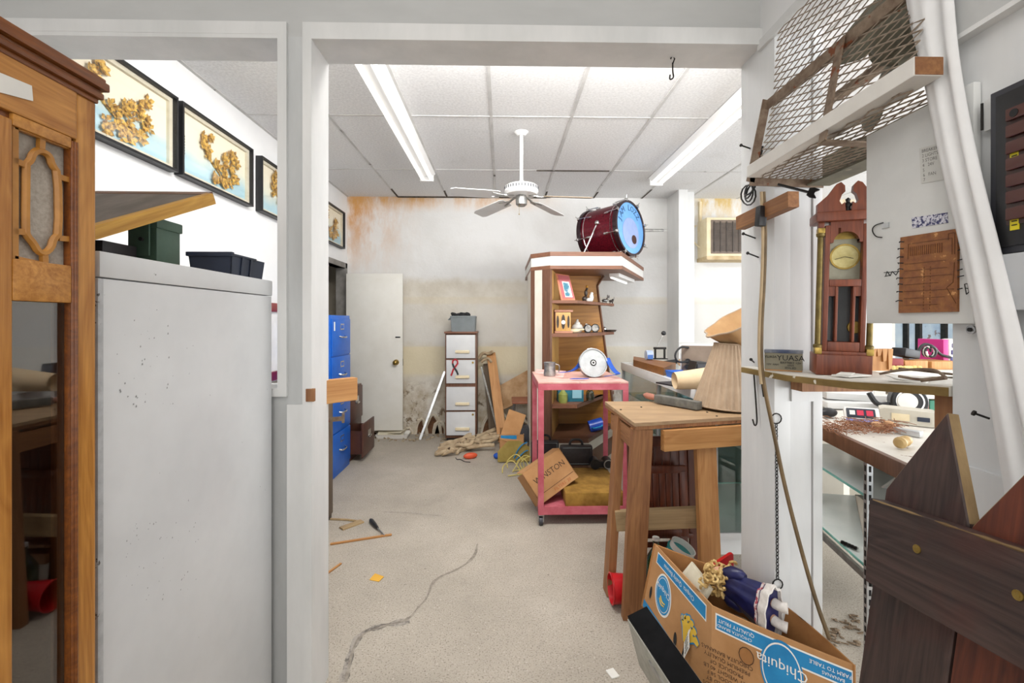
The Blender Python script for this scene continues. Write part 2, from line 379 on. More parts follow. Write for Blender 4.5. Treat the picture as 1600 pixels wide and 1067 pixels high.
d_.b(-1.3, .55, YB - .03, YB - .004, H - .012, H); d_.b(.35, 1.1, 4.66, 4.685, H - .006, H)
struct(d_, 'trim_2', mat('dirty_ceiling_gap', '3a332c', '5b5248', .9, scale=20))
# back wall with the shop window cut at the right
bw = MB(); bw.b(XL, 5.0, YB, YB + .15, 0, H); bw.b(5.0, XR, YB, YB + .15, 0, .78); bw.b(5.0, XR, YB, YB + .15, 2.35, H)
struct(bw, 'wall_back', MBK)
lw = MB(); lw.b(XL - .1, XL, YF, 4.78, 0, H); lw.b(XL - .1, XL, 4.78, 5.62, 2.05, H); lw.b(XL - .1, XL, 5.62, YB, 0, H)
struct(lw, 'wall_left', K['wall'])
struct(MB().b(XL - 1.2, XL - .1, 4.5, 4.55, 0, 2.5).b(XL - 1.2, XL - .1, 5.9, 5.95, 0, 2.5).b(XL - 1.25, XL - 1.2, 4.5, 5.95, 0, 2.5).b(XL - 1.2, XL - .1, 4.5, 5.95, 2.5, 2.55), 'wall_passage', mat('passage_paint_shaded', '8d8474', '9d9484', .8))  # darker wall tone puts the unlit passage's shade into the colour
struct(MB().b(XL - .1, XL + .02, 4.72, 4.78, 0, 2.11).b(XL - .1, XL + .02, 5.60, 5.655, 0, 2.11).b(XL - .1, XL + .02, 4.72, 5.655, 2.05, 2.11), 'trim_3', mat('grey_door_frame', '6f6b66', '8a8782', .5, scale=8))
struct(MB().b(XL, XR, YF - .15, YF, 0, H), 'wall_front', K['wall'])
rw = MB(); rw.b(XR, XR + .15, YF, -1.1, 0, H); rw.b(XR, XR + .15, 4.3, YB + .15, 0, H); rw.b(XR, XR + .15, -1.1, 4.3, 0, .6); rw.b(XR, XR + .15, -1.1, 4.3, 2.8, H)
struct(rw, 'wall_far_right', K['wall'])
wm = MB()
for y in (-1.1, .25, 1.6, 2.95, 4.3): wm.b(XR - .03, XR + .06, y - .03, y + .03, .6, 2.8)
wm.b(XR - .03, XR + .06, -1.1, 4.3, .57, .63); wm.b(XR - .03, XR + .06, -1.1, 4.3, 2.77, 2.83)
w1 = struct(wm, 'window_1', K['black_metal'])
# shop window at the far right of the back wall
x0 = 5.0; wm = MB()
for px, t in ((1417, .012), (1437, .016), (1477, .016), (1500, .012)):
    x = P(px, 540, y=YB).x; wm.b(x - t, x + t, YB - .02, YB + .05, .78, 2.35)
wm.b(5.0, XR, YB - .02, YB + .06, .76, .80); wm.b(5.0, XR, YB - .02, YB + .06, 2.33, 2.37)
w2 = struct(wm, 'window_2', K['black_metal']); MB().b(5.02, XR, YB + .02, YB + .026, .8, 2.33).put('window_pane', K['glass'], w2)
struct(MB().b(3.5, 9.5, 8.4, 8.5, 0, 1.9), 'wall_outside', mat('pale_blue_facade', 'a9b6cf', 'e3e3ea', .8, scale=2.5, spots=('8a6a6a', 4, .62)))
# column on the back wall
cl = struct(MB().b(2.075, 2.18, 5.32, YB, 0, H).b(2.18, 2.30, 5.42, YB, 0, H), 'column', K['white_trim'])
struct(MB().b(2.47, 2.50, 5.66, YB, 2.45, 2.9).b(2.46, 2.52, 5.64, YB, 2.52, 2.6), 'trim_4', K['cream'])

# dividing wall between the workshop and the main room: front face y 1.665, back face y 1.80
YA, YC = 1.665, 1.80
OL, OR = -.69, .953
struct(MB().b(XL, 1.12, YA, YC, 2.43, H), 'wall_header', K['grey_wall'])
struct(MB().b(XL, -.807, YA, YC, 0, 1.159).b(XL, -1.86, YA, YC, 1.159, 2.43).b(-.807, OL, YA, YC, 0, 2.43), 'wall_divider', mat('grey_painted_post', 'b3b5b5', 'c4c6c6', .5, scale=6, sc=(1, 1, .25), spots=('3d3a36', 40, .79)))
struct(MB().b(OL - .028, OL + .004, YA - .014, YC + .012, 0, 2.445).b(OL + .004, 1.0, YA - .014, YC + .012, 2.415, 2.445).b(OL - .028, 1.0, YA - .014, YA, 2.445, 2.475), 'trim_5', K['white_trim'])
struct(MB().b(-.807, -.775, YA - .014, YA, 1.159, 2.43).b(-1.86, -.807, YA - .014, YC, 2.415, 2.4295).b(-1.86, -.775, YA - .014, YA, 2.43, 2.475).b(-1.86, -.775, YA - .014, YA, 1.13, 1.159), 'trim_6', K['white_trim'])
struct(MB().b(-.775, OL - .028, YA - .010, YA, .0, 1.10), 'trim_7', K['white_trim'])
# right-hand post and the workshop's right wall (openings above the shelf and to the floor)
struct(MB().b(OR, 1.01, 1.578, YC, 0, 2.43, .002).b(1.012, 1.09, 1.585, YC, 0, 2.43, .002).b(1.092, 1.125, 1.578, YC, 0, 2.43, .002), 'trim_8', K['white_post'])
struct(MB().b(1.01, 1.09, 1.57, 1.60, 1.12, 1.178), 'trim_9', K['white_post'])
struct(MB().b(OR, 1.08, YF, 1.665, 2.40, H), 'wall_beam', K['wall'])
struct(MB().b(OR - .012, OR, YF, 1.665, 2.395, 2.43), 'trim_10', K['white_trim'])
struct(MB().b(OR, 1.05, YF, .945, 0, 2.40), 'wall_right', K['white_post'])
struct(MB().b(OR - .02, OR, YF, .945, 1.985, 2.40), 'wall_right_upper', K['grey_wall'])
struct(MB().b(OR - .024, OR, YF, .945, 1.975, 1.985), 'trim_11', K['white_trim'])
struct(MB().b(OR - .008, OR, YF, .945, .0, 1.105), 'trim_12', K['white_post'])

# door leaf standing open against the back wall
d1 = tag(MB().b(-1.88, -1.205, 5.52, 5.56, .085, 1.975, .003).put('door_1', mat('yellowed_door_paint', 'd9d6cd', 'e2e0d9', .45, scale=3, spots=('6d655a', 30, .77))), kind='structure')
kp = P(619, 566, y=5.52)
MB().cyl((kp.x, 5.52, kp.z), (kp.x, 5.505, kp.z), .035, .03).cyl((kp.x, 5.505, kp.z), (kp.x, 5.48, kp.z), .012).ball((kp.x, 5.46, kp.z), (.03, .024, .03)).put('door_knob', K['brass'], d1)
MB().b(kp.x - .01, kp.x + .05, 5.516, 5.522, kp.z + .295, kp.z + .31).put('latch_plate', K['black_metal'], d1)
MB().b(-1.206, -1.202, 5.525, 5.555, kp.z - .04, kp.z + .04).put('strike_edge', K['steel'], d1)

# broken holes along the foot of the back wall: dark brick recess with ragged plaster lips
hb = MB(); hl = MB(); rr = random.Random(5)
for (a, b_, top) in ((628, 646, 668), (648, 668, 655), (664, 690, 649), (676, 697, 658), (560, 600, 671), (750, 800, 640), (800, 830, 655)):
    pts = []
    n = 9
    for i in range(n + 1):
        t = i / n; px = a + (b_ - a) * t; py = 684 - (684 - top) * (math.sin(math.pi * t) ** .6) + rr.uniform(-1.5, 1.5)
        pts.append(P(px, py, y=YB))
    M = MX(((1, 0, 0, 0), (0, 0, -1, YB + .001), (0, 1, 0, 0), (0, 0, 0, 1)))
    hb.prism([(p.x, max(p.z, 0)) for p in pts], .004, M)
    hl.tube([p + V((0, -.004, 0)) for p in pts], [.012 + rr.uniform(0, .014) for _ in pts], 6)
struct(hb, 'trim_13', mat('exposed_brick', '4a2f1c', '6d4a2f', .9, scale=14, bump=(.5, 30)))
struct(hl, 'trim_14', mat('crumbling_plaster', 'b9ac96', 'd2c9b8', .95, scale=14, bump=(.5, 40)))

# dark crack and scrape across the concrete
def ribbon(px, wd, lift=.0012):
    pts = smooth([P(x, y, z=0) for x, y in px], 2); b = MB(); rr = random.Random(11)
    L = []
    for i, p in enumerate(pts):
        d = (pts[min(i + 1, len(pts) - 1)] - pts[max(i - 1, 0)]).normalized(); s_ = V((-d.y, d.x, 0)); k = wd * rr.uniform(.4, 1.3) * (p - EYE).length / 2.2
        L.append((p + s_ * k + V((0, 0, lift)), p - s_ * k + V((0, 0, lift))))
    for (a, b1), (c, d1) in zip(L, L[1:]): b.face([a, b1, d1, c])
    return b
ck = ribbon([(540, 1066), (552, 1010), (566, 990), (600, 978), (640, 968), (652, 950), (668, 935), (676, 905), (720, 888), (742, 870), (746, 850)], .006)
struct(ck, 'trim_15', mat('dark_floor_crack', '7a7268', 'a0988c', .8, scale=30))
struct(ribbon([(536, 1066), (548, 1020), (560, 992), (585, 980), (640, 970)], .016, .0005), 'trim_16', mat('dark_floor_scrape', '6a645e', 'a29b92', .8, scale=16, lo=.45, hi=.55))
struct(ribbon([(600, 800), (640, 801), (655, 803), (690, 806)], .004), 'trim_17', mat('thin_floor_crack', '8d867d', 'a8a198', .8, scale=30))

# ================================================================== LEFT SIDE
# ---- tall clock, its front in the plane x = -0.80
X0 = -.80
ck = thing('grandfather_clock', 'tall carved golden oak clock case with fretwork door at the left edge', 'clock', (-.96, .70, 0))
cy = lambda px: P(px, 502, x=X0).y
EY = cy(150)
MB().b(-1.13, X0 - .055, .50, EY - .002, 0, 1.83).b(X0 - .055, X0 - .012, EY - .02, EY - .002, 0, 1.83).put('case', K['oak'], ck)
board('stile', (X0 - .012, (cy(119) + EY) / 2, 0), (X0 - .012, (cy(119) + EY) / 2, 1.83), EY - cy(119), .024, K['oak'], ck, (1, 0, 0), .004)
MB().b(X0 - .016, X0 - .002, cy(111.5), cy(119), .1, 1.735, .004).put('door_moulding', K['oak_dark'], ck)
MB().tube([(X0 - .001, cy(114), .1), (X0 - .001, cy(114), 1.735)], .003, 8).tube([(X0 + .001, cy(117.5), .1), (X0 + .001, cy(117.5), 1.735)], .0035, 8).put('bead', K['oak_dark'], ck)
yl, yr = cy(20), cy(111.5)
zt, zm1, zm0 = 1.721, 1.503, 1.434
dr = board('door', (X0 - .012, (.60 + yl) / 2, .25), (X0 - .012, (.60 + yl) / 2, 1.73), yl - .60, .024, K['oak'], ck, (1, 0, 0), .003)
def crossrail(z0, z1, nm='door_rail'): return MB().b(X0 - .022, X0 + .0005, yl, yr, z0, z1, .002).put(nm, K['oak_h'], dr)
crossrail(zm0, zm1); crossrail(zt, zt + .02); crossrail(.25, .4)
MB().b(X0 - .05, X0 - .018, .5, EY - .003, zt + .02, 1.83).put('frieze', K['oak_h'], ck)
board('frieze_panel', (X0 - .006, .52, 1.786), (X0 - .006, cy(119), 1.786), .09, .016, K['oak'], ck, (1, 0, 0), .003)
MB().b(X0 - .016, X0 - .006, .52, cy(119), zt + .006, zt + .022, .003).put('frieze_bead', K['oak_dark'], ck)
MB().b(X0 - .022, X0 - .016, yl - .02, yr + .01, zm1 - .02, zt + .02).put('linen_panel', mat('grey_linen', 'a59c90', 'b9b1a6', .95, scale=160, bump=(.3, 200)), dr)
fr = MB(); q = lambda a, b_: P(a, b_, x=X0 - .008)
loop = [(40, 257), (47, 251), (50, 241), (58, 235), (70, 238), (77, 245), (80, 257), (90, 270), (91.5, 365), (83, 373), (79, 388), (68, 397), (58, 392), (51, 379), (41, 368), (39, 360)]
fr.tube(smooth([q(*p) for p in loop + loop[:1]], 1)[:-1], .0062, 6, True)
for a, b_ in (((64, 218), (63, 237)), ((68, 396), (69, 418)), ((19, 250), (41, 259)), ((90, 276), (112, 283)), ((19, 361), (40, 363)), ((90, 372), (112, 374)), ((20, 196), (112, 232)), ((20, 404), (112, 424)), ((21, 195), (21, 404)), ((110, 230), (110, 424))):
    fr.bar(q(*a), q(*b_), .0098, .0072, (1, 0, 0))
fr.put('fretwork', mat('oak_fretwork', 'a06a26', 'bb8238', .4, scale=16), dr)
MB().b(X0 - .05, X0 - .047, yl - .02, yr + .01, .35, zm0 + .01).put('inner_back', wood('dark_clock_interior', '24130c', '45281a', 2, 18, .5, spots=('80705f', 70, .72)), ck)
MB().b(X0 - .016, X0 - .013, yl, yr, .4, zm0).put('glass_pane', glass('clock_door_glass', 'c9c4bf', .22), dr)
cr = MB()
for k, (d, z0, z1) in enumerate(((.004, 1.828, 1.838), (.010, 1.838, 1.850), (.007, 1.850, 1.856), (.016, 1.856, 1.872), (.012, 1.872, 1.880))):
    cr.b(-1.14 - d, X0 + d, .48, EY - .002 + d, z0, z1, .003)
cr.put('cornice', K['oak_dark'], ck)
tp = [P(*p, x=X0 + .0035) for p in ((-8, 110), (50, 134), (52, 158), (-8, 142))]
MB().face(tp).face([p - V((.0012, 0, 0)) for p in reversed(tp)]).put('masking_tape', K['paper'], ck)

# ---- white five-drawer filing cabinet in front of the dividing wall
CX_ = -.817; zc = 1.543; y0, y1 = .938, 1.632
fc = thing('filing_cabinet', 'tall white metal filing cabinet with scuffed side, between the oak clock and the dividing wall', 'cabinet', (-1.05, 1.28, 0))
MB().b(CX_ - .46, CX_, y0 + .012, y1, 0, zc - .055, .003).put('body', K['cab_white'], fc)
MB().b(CX_ - .462, CX_ + .002, y0 + .002, y1 + .002, zc - .053, zc, .004).put('top_cap', K['cab_white'], fc)
MB().b(CX_ - .46, CX_, y0, y0 + .014, 0, zc - .055, .003).put('front_frame', mat('chipped_cabinet_edge', 'a9abad', 'bcbec0', .4, scale=40, spots=('5a5450', 60, .66)), fc)
for k in range(5):
    z = .05 + k * .285
    dw = MB().b(CX_ - .44, CX_ - .02, y0 - .008, y0, z, z + .27, .004).put('drawer', K['cab_white'], fc)
    MB().b(CX_ - .28, CX_ - .18, y0 - .02, y0 - .008, z + .16, z + .18, .003).put('handle', K['chrome'], dw)
rp = random.Random(2); sm = MB()
for _ in range(34):
    p = P(rp.uniform(180, 270), rp.uniform(480, 640), x=CX_ + .0008); s_ = rp.uniform(.001, .004)
    sm.face([p, p + V((0, s_, s_ * .3)), p + V((0, s_ * .8, s_ * 1.6)), p + V((0, 0, s_))])
for _ in range(46):
    p = P(rp.uniform(195, 310), rp.uniform(815, 940), x=CX_ + .0008); s_ = rp.uniform(.001, .003)
    sm.face([p, p + V((0, s_, s_ * .3)), p + V((0, s_ * .8, s_ * 1.6)), p + V((0, 0, s_))])
tag(sm.put('scuff_marks', mat('grey_scuff', '8f8f8f', None, .8), fc), kind='stuff')

# ---- framed board lying on the ammunition can
C_, D_, E_ = V((-.945, 1.5, 1.785)), V((-1.10, 1.12, 1.568)), V((-1.36, 1.55, 1.80))
db = thing('drafting_board', 'slanted wooden board with yellow edge resting on the green can on the white cabinet', 'board', D_)
ex, ey = (E_ - C_), (D_ - C_); nz = ex.cross(ey).normalized()
if nz.z < 0: nz = -nz
def bd(a, b_, h): return C_ + ex * a + ey * b_ + nz * h
MB().hexa([bd(.03, .03, .018), bd(.97, .03, .018), bd(.97, .97, .018), bd(.03, .97, .018), bd(.03, .03, .03), bd(.97, .03, .03), bd(.97, .97, .03), bd(.03, .97, .03)]).put('panel', mat('grey_brown_panel', '5f564d', '7a7067', .7, scale=9, sc=(1, .2, 1)), db)
for nm, a0, b0, a1, b1, mm in (('edge_rail', -.01, 0, -.01, 1, 'gold_edge'), ('back_rail', 0, -.01, 1, -.01, 'walnut'), ('side_rail', 1, 0, 1, 1, 'walnut'), ('front_rail', 0, 1, 1, 1, 'walnut')):
    m_ = wood('yellow_worn_edge', 'a8741f', 'dfae4c', 2, 20, .5, spots=('3a2410', 24, .7)) if mm == 'gold_edge' else K['walnut']
    board(nm, bd(a0, b0, .014), bd(a1, b1, .014), .034, .03, m_, db, ex if 'side' in nm or 'edge' in nm else ey)
# ---- ammunition can
ac = thing('ammunition_can', 'olive green metal ammunition can under the slanted board on the white cabinet', 'can', (-1.12, 1.49, zc))
MB().b(-1.165, -1.075, 1.44, 1.545, zc, zc + .165, .006).put('body', K['olive'], ac)
MB().b(-1.17, -1.07, 1.435, 1.55, zc + .148, zc + .180, .005).put('lid', K['olive'], ac)
MB().b(-1.15, -1.09, 1.428, 1.4345, zc + .06, zc + .17, .002).put('latch', K['olive'], ac)
MB().cyl((-1.11, 1.4275, zc + .11), (-1.11, 1.42, zc + .11), .006).put('latch_pin', K['ink'], ac)
tag(MB().b(-1.25, -1.12, 1.30, 1.42, zc, zc + .085, .003).put('storage_box', K['leather']), 'low black box under the slanted board on the white cabinet', 'box')
# ---- stacking bin
bn = thing('plastic_bin', 'small navy plastic parts bin on the far end of the white cabinet', 'bin', (-.89, 1.5, zc))
def taper(x0, x1, y0, y1, z0, z1, t, th=.004):
    b = MB()
    o = lambda x, y, i: (x0 - (t if not x else -t) * i if False else (x0 - t * i if not x else x1 + t * i), (y0 - t * i if not y else y1 + t * i))
    for (a, c) in (((0, 0), (1, 0)), ((1, 0), (1, 1)), ((1, 1), (0, 1)), ((0, 1), (0, 0))):
        pa, pb = o(*a, 0), o(*c, 0); qa, qb = o(*a, 1), o(*c, 1)
        nx, ny = (pb[1] - pa[1]), -(pb[0] - pa[0]); l = math.hypot(nx, ny); nx, ny = nx / l * th, ny / l * th
        b.hexa([(*pa, z0), (*pb, z0), (pb[0] - nx, pb[1] - ny, z0), (pa[0] - nx, pa[1] - ny, z0), (*qa, z1), (*qb, z1), (qb[0] - nx, qb[1] - ny, z1), (qa[0] - nx, qa[1] - ny, z1)])
    b.b(x0, x1, y0, y1, z0, z0 + th); return b
bb = taper(-.955, -.835, 1.42, 1.60, zc, zc + .062, .006); bb.put('body', K['navy'], bn)
MB().b(-.966, -.825, 1.408, 1.422, zc + .056, zc + .070, .003).b(-.835, -.825, 1.408, 1.55, zc + .058, zc + .066, .003).put('rim', K['navy'], bn)
for y in (1.47, 1.52): MB().tube([(-.832, y, zc + .0), (-.826, y, zc + .06)], .004, 6).put('rib', K['navy'], bn)

# ---- shadow-box pictures on the left wall
K['pic_glass'] = glass('picture_glass', 'ffffff', .0, .06, .16)
def art_mat():
    g = G('shadow_box_ground'); X, Y, Z = g.xyz()
    return g.done(g.ramp(g.math('ADD', g.rng(Z, 2.28, 2.68), g.math('MULTIPLY', g.math('SUBTRACT', g.noise(4, 3), .5), .5)), [(.15, 'a9cbd6'), (.5, 'e2e2cf'), (.9, 'efe6cf')]), .85)
ART = art_mat()
def picture(ya, yb, seed, label, tilt=0):
    r = random.Random(seed); x = XL; z0, z1 = 2.262, 2.695; d = .055
    t = thing('framed_picture', label, 'picture', (x, (ya + yb) / 2, z0), 0, 'gold flower pictures in a row on the left wall')
    MB().b(x + .003, x + d, ya, ya + .014, z0, z1).b(x + .003, x + d, yb - .014, yb, z0, z1).b(x + .003, x + d, ya + .014, yb - .014, z0, z0 + .014).b(x + .003, x + d, ya + .014, yb - .014, z1 - .014, z1).put('frame', K['black'], t)
    o = MB().b(x + .004, x + .012, ya + .01, yb - .01, z0 + .01, z1 - .01).put('backing', ART, t, world=False)
    o.matrix_basis = MAT[t.name].inverted()
    MB().b(x + .012, x + .030, ya + .014, ya + .04, z0 + .014, z1 - .014).b(x + .012, x + .030, yb - .04, yb - .014, z0 + .014, z1 - .014).b(x + .012, x + .030, ya + .04, yb - .04, z0 + .014, z0 + .036).b(x + .012, x + .030, ya + .04, yb - .04, z1 - .036, z1 - .014).put('mat_border', K['paper_old'], t)
    fl = MB(); w_, h_ = yb - ya, z1 - z0
    pt = lambda u, v, k=.018: V((x + k, ya + u * w_, z0 + v * h_))
    cents = []
    for path in ([(.62, .12), (.55, .3), (.42, .42), (.3, .62)], [(.5, .36), (.66, .55), (.72, .72)], [(.42, .42), (.34, .78)]):
        pp = smooth([pt(*p) for p in path]); fl.tube(pp, .006, 5)
    for _ in range(52):
        a = r.choice([(.6, .25), (.66, .3), (.72, .36), (.52, .28), (.34, .66), (.3, .5), (.44, .38), (.7, .68), (.36, .8), (.76, .55), (.57, .42), (.5, .2), (.7, .45), (.64, .58)])
        cents.append((a[0] + r.uniform(-.07, .07), a[1] + r.uniform(-.08, .08)))
    for u, v in cents:
        c = pt(u, v, .018 + r.uniform(0, .008)); n = r.choice((4, 5, 5)); a0 = r.uniform(0, 6.3); s_ = r.uniform(.022, .042)
        for k in range(n):
            a = a0 + 2 * math.pi * k / n; dr_ = V((0, math.cos(a), math.sin(a))); sd = V((0, -math.sin(a), math.cos(a)))
            fl.face([c, c + dr_ * s_ * .6 + sd * s_ * .38 + V((.004, 0, 0)), c + dr_ * s_ + V((.010, 0, 0)), c + dr_ * s_ * .6 - sd * s_ * .38 + V((.004, 0, 0))])
    fl.put('gold_foil_flowers', K['gold'], t)
    tx = MB()
    for k in range(7): tx.b(x + .0125, x + .0132, ya + .085 * w_ + r.uniform(0, .01), ya + .085 * w_ + .014, z0 + h_ * (.34 + .04 * k), z0 + h_ * (.34 + .04 * k) + .008)
    tx.put('calligraphy', K['ink'], t)
    MB().b(x + d - .012, x + d - .009, ya + .014, yb - .014, z0 + .014, z1 - .014).put('glass_pane', K['pic_glass'], t); return t
picture(1.90, 2.68, 1, 'nearest of the gold flower shadow boxes, cut off by the oak clock')
picture(2.715, 3.475, 2, 'gold flower shadow box seen whole, second from the oak clock')
picture(3.60, 4.38, 3, 'gold flower shadow box half hidden by the white window trim')
picture(4.72, 5.48, 4, 'gold flower shadow box nearest the far corner, beyond the white post')

# ---- red framed mirror on the left wall
rm = thing('framed_board', 'red framed white board peeking out past the far edge of the white filing cabinet', 'board', (XL, 3.55, .9))
za, zb = P(432, 592, x=XL).z, P(432, 474, x=XL).z
MB().b(XL + .002, XL + .04, 3.2, 3.99, zb - .075, zb, .01).b(XL + .002, XL + .04, 3.2, 3.99, za, za + .075, .01).put('frame', mat('dark_red_lacquer', '6d1418', '841c20', .3), rm)
MB().b(XL + .002, XL + .015, 3.2, 3.97, za + .06, zb - .06).put('white_sheet', K['paper'], rm)

# ---- stub of timber through the door jamb
st = tag(board('timber_offcut', (-.785, 1.72, P(530, 609, y=1.86).z), (P(550, 609, y=1.86).x, 1.90, P(530, 609, y=1.86).z), .092, .04, K['pine'], None, (0, -1, 0)), 'short bare timber offcut poking out behind the white door jamb', 'timber')
tag(MB().b(P(479, 617, y=1.655).x, P(492, 617, y=1.655).x, 1.646, 1.662, P(485, 627, y=1.655).z, P(485, 607, y=1.655).z, .002).put('wood_block', K['pine_old']), 'small square brown wood block let into the white door trim', 'block')

# ---- blue four-drawer cabinet and brown two-drawer cabinet along the left wall
def handle_label(b0, x, y, z):  pass
BX = P(547, 725, z=0); bx, bfar = BX.x, BX.y; bnear = bfar - .50
bc = thing('filing_cabinet', 'bright blue four-drawer metal filing cabinet beyond the door jamb', 'cabinet', (bx - .2, (bfar + bnear) / 2, 0), 0, 'filing cabinets along the left wall')
bh = 1.455
MB().b(bx - .40, bx - .004, bnear, bfar, 0, bh, .004).put('body', K['blue_metal'], bc)
for k in range(4):
    z = .06 + k * (bh - .08) / 4; zz = z + (bh - .08) / 4 - .012
    dw = MB().b(bx - .006, bx + .008, bnear + .015, bfar - .015, z, zz, .004).put('drawer', K['blue_metal'], bc)
    ym = (bnear + bfar) / 2
    MB().b(bx + .008, bx + .013, ym - .045, ym + .045, zz - .10, zz - .045).put('label_holder', K['chrome'], dw)
    MB().b(bx + .012, bx + .0145, ym - .032, ym + .032, zz - .09, zz - .055).put('label_card', K['blue_metal'], dw)
    MB().tube(smooth([(bx + .008, ym - .07, zz - .16), (bx + .04, ym - .055, zz - .17), (bx + .04, ym + .055, zz - .17), (bx + .008, ym + .07, zz - .16)]), .007, 8).put('handle', K['chrome'], dw)
MB().b(bx + .008, bx + .012, bnear + .05, bnear + .07, bh - .14, bh - .06).put('sticker', K['paper'], bc)
wx, wn, wf = -1.515, bfar + .02, bfar + .44
bc = thing('filing_cabinet', 'low brown two-drawer filing cabinet with its bottom drawer pulled open', 'cabinet', (wx - .2, wn + .2, 0), 0, 'filing cabinets along the left wall')
MB().b(wx - .42, wx - .004, wn, wf, 0, .735, .004).put('body', K['brown_metal'], bc)
for k, (z, o) in enumerate(((.05, .125), (.39, 0))):
    dw = MB().b(wx - .004 + o, wx + .012 + o, wn + .01, wf - .01, z, z + .33, .004).b(wx - .2, wx + o, wn + .03, wn + .036, z + .04, z + .26).b(wx - .2, wx + o, wf - .036, wf - .03, z + .04, z + .26).b(wx - .2, wx + o, wn + .03, wf - .03, z + .03, z + .04).put('drawer', K['brown_metal'], bc)
    ym = (wn + wf) / 2
    MB().b(wx + .012 + o, wx + .018 + o, ym - .05, ym + .05, z + .17, z + .24).put('label_holder', K['chrome'], dw)
    MB().b(wx + .018 + o, wx + .034 + o, ym - .04, ym + .04, z + .165, z + .185, .004).put('handle', K['chrome'], dw)
# ---- dark brown cupboard just behind the jamb
q = P(521, 808, z=0)
bk = thing('cupboard', 'dark brown narrow cupboard mostly hidden behind the white door jamb', 'cabinet', (q.x - .25, q.y - .3, 0))
MB().b(q.x - .40, q.x - .012, q.y - .55, q.y, 0, .98, .004).put('body', mat('dark_brown_board', '40352b', '54473a', .6, scale=10, sc=(1, 1, .2)), bk)
dd = MB().b(q.x - .012, q.x, q.y - .54, q.y - .01, .04, .96, .003).put('door', mat('brown_cupboard_door', '5b4c3d', '6d5d4c', .6, scale=10, sc=(1, 1, .2)), bk)
lz = P(530, 655, y=q.y - .1).z
MB().bar((q.x, q.y - .12, lz), (q.x + .115, q.y - .12, lz + .01), .012, .03).b(q.x + .105, q.x + .118, q.y - .13, q.y - .11, lz - .02, lz + .045).put('latch', K['rust'], dd)

# ================================================================== BACK WALL
# ---- fluorescent fixtures
def strip_light(x, ya, yb, label):
    t = thing('fluorescent_light', label, 'ceiling light', (x, (ya + yb) / 2, H), 0, 'fluorescent strip lights on the ceiling')
    MB().prism([(-.085, 0), (.085, 0), (.05, -.045), (.015, -.035), (-.015, -.035), (-.05, -.045)], yb - ya, MX(((1, 0, 0, x), (0, 0, 1, ya), (0, 1, 0, H - .004), (0, 0, 0, 1)))).put('housing', K['enamel'], t)
    for s in (-1, 1):
        MB().cyl((x + .045 * s, ya + .03, H - .062), (x + .045 * s, yb - .03, H - .062), .018).put('tube', K['tube'], t)
    for y in (ya, yb - .025): MB().b(x - .07, x + .07, y, y + .025, H - .085, H - .004, .003).put('end_cap', K['enamel'], t)
strip_light(-.79, 2.36, 4.80, 'double-tube fluorescent strip light left of the ceiling fan')
strip_light(1.66, 2.45, 4.90, 'double-tube fluorescent strip light right of the ceiling fan')

# ---- ceiling fan
fx, fy = .155, 3.73
cf = thing('ceiling_fan', 'white ceiling fan hanging on a thin rod with four blades', 'fan', (fx, fy, H))
MB().cyl((fx, fy, H - .002), (fx, fy, H - .03), .06, .03).put('ceiling_cup', K['enamel'], cf)
MB().cyl((fx, fy, H - .03), (fx, fy, 2.545), .014).put('rod', K['enamel'], cf)
TM = MX.Translation((fx, fy, 0))
MB().lathe([(.02, 2.55), (.03, 2.53), (.06, 2.522), (.12, 2.512), (.137, 2.50), (.140, 2.455), (.125, 2.435), (.06, 2.43), (.0, 2.43)], TM, 36).put('motor_housing', K['enamel'], cf)
vt = MB()
for k in range(36):
    a = 2 * math.pi * k / 36; vt.box((fx + .139 * math.cos(a), fy + .139 * math.sin(a), 2.483), (.004, .008, .024), (0, 0, math.degrees(a)))
vt.put('vents', K['dark_grey'], cf)
MB().lathe([(.0, 2.34), (.03, 2.342), (.045, 2.355), (.048, 2.40), (.04, 2.43)], TM, 24).put('switch_cup', K['steel'], cf)
MB().tube([(fx - .02, fy - .045, 2.35), (fx - .02, fy - .05, 2.27)], .0015, 6).ball((fx - .02, fy - .05, 2.265), .005).put('pull_chain', K['brass'], cf)
for ang, mk, droop in ((-3, 'blade_tan', .02), (50, 'blade', .05), (131, 'blade', .05), (187, 'blade', -.01)):
    a = R(ang); M = TM @ MX.Rotation(a, 4, 'Z')
    pr = [(.18, -.05), (.20, -.062), (.54, -.068), (.575, -.05), (.575, .05), (.54, .068), (.20, .062), (.18, .05)]
    T = M @ MX.Translation((0, 0, 2.425)) @ MX.Rotation(math.atan2(droop, .5), 4, 'Y') @ MX.Rotation(R(12), 4, 'X')
    bl = MB().prism(pr, .006, T).put('blade', K[mk], cf)
    MB().bar(M @ V((.06, 0, 2.432)), T @ V((.14, 0, .0)), .02, .008).bar(T @ V((.13, 0, -.003)), T @ V((.24, -.035, -.003)), .016, .005).bar(T @ V((.13, 0, -.003)), T @ V((.24, .035, -.003)), .016, .005).put('blade_iron', K['steel'], bl)

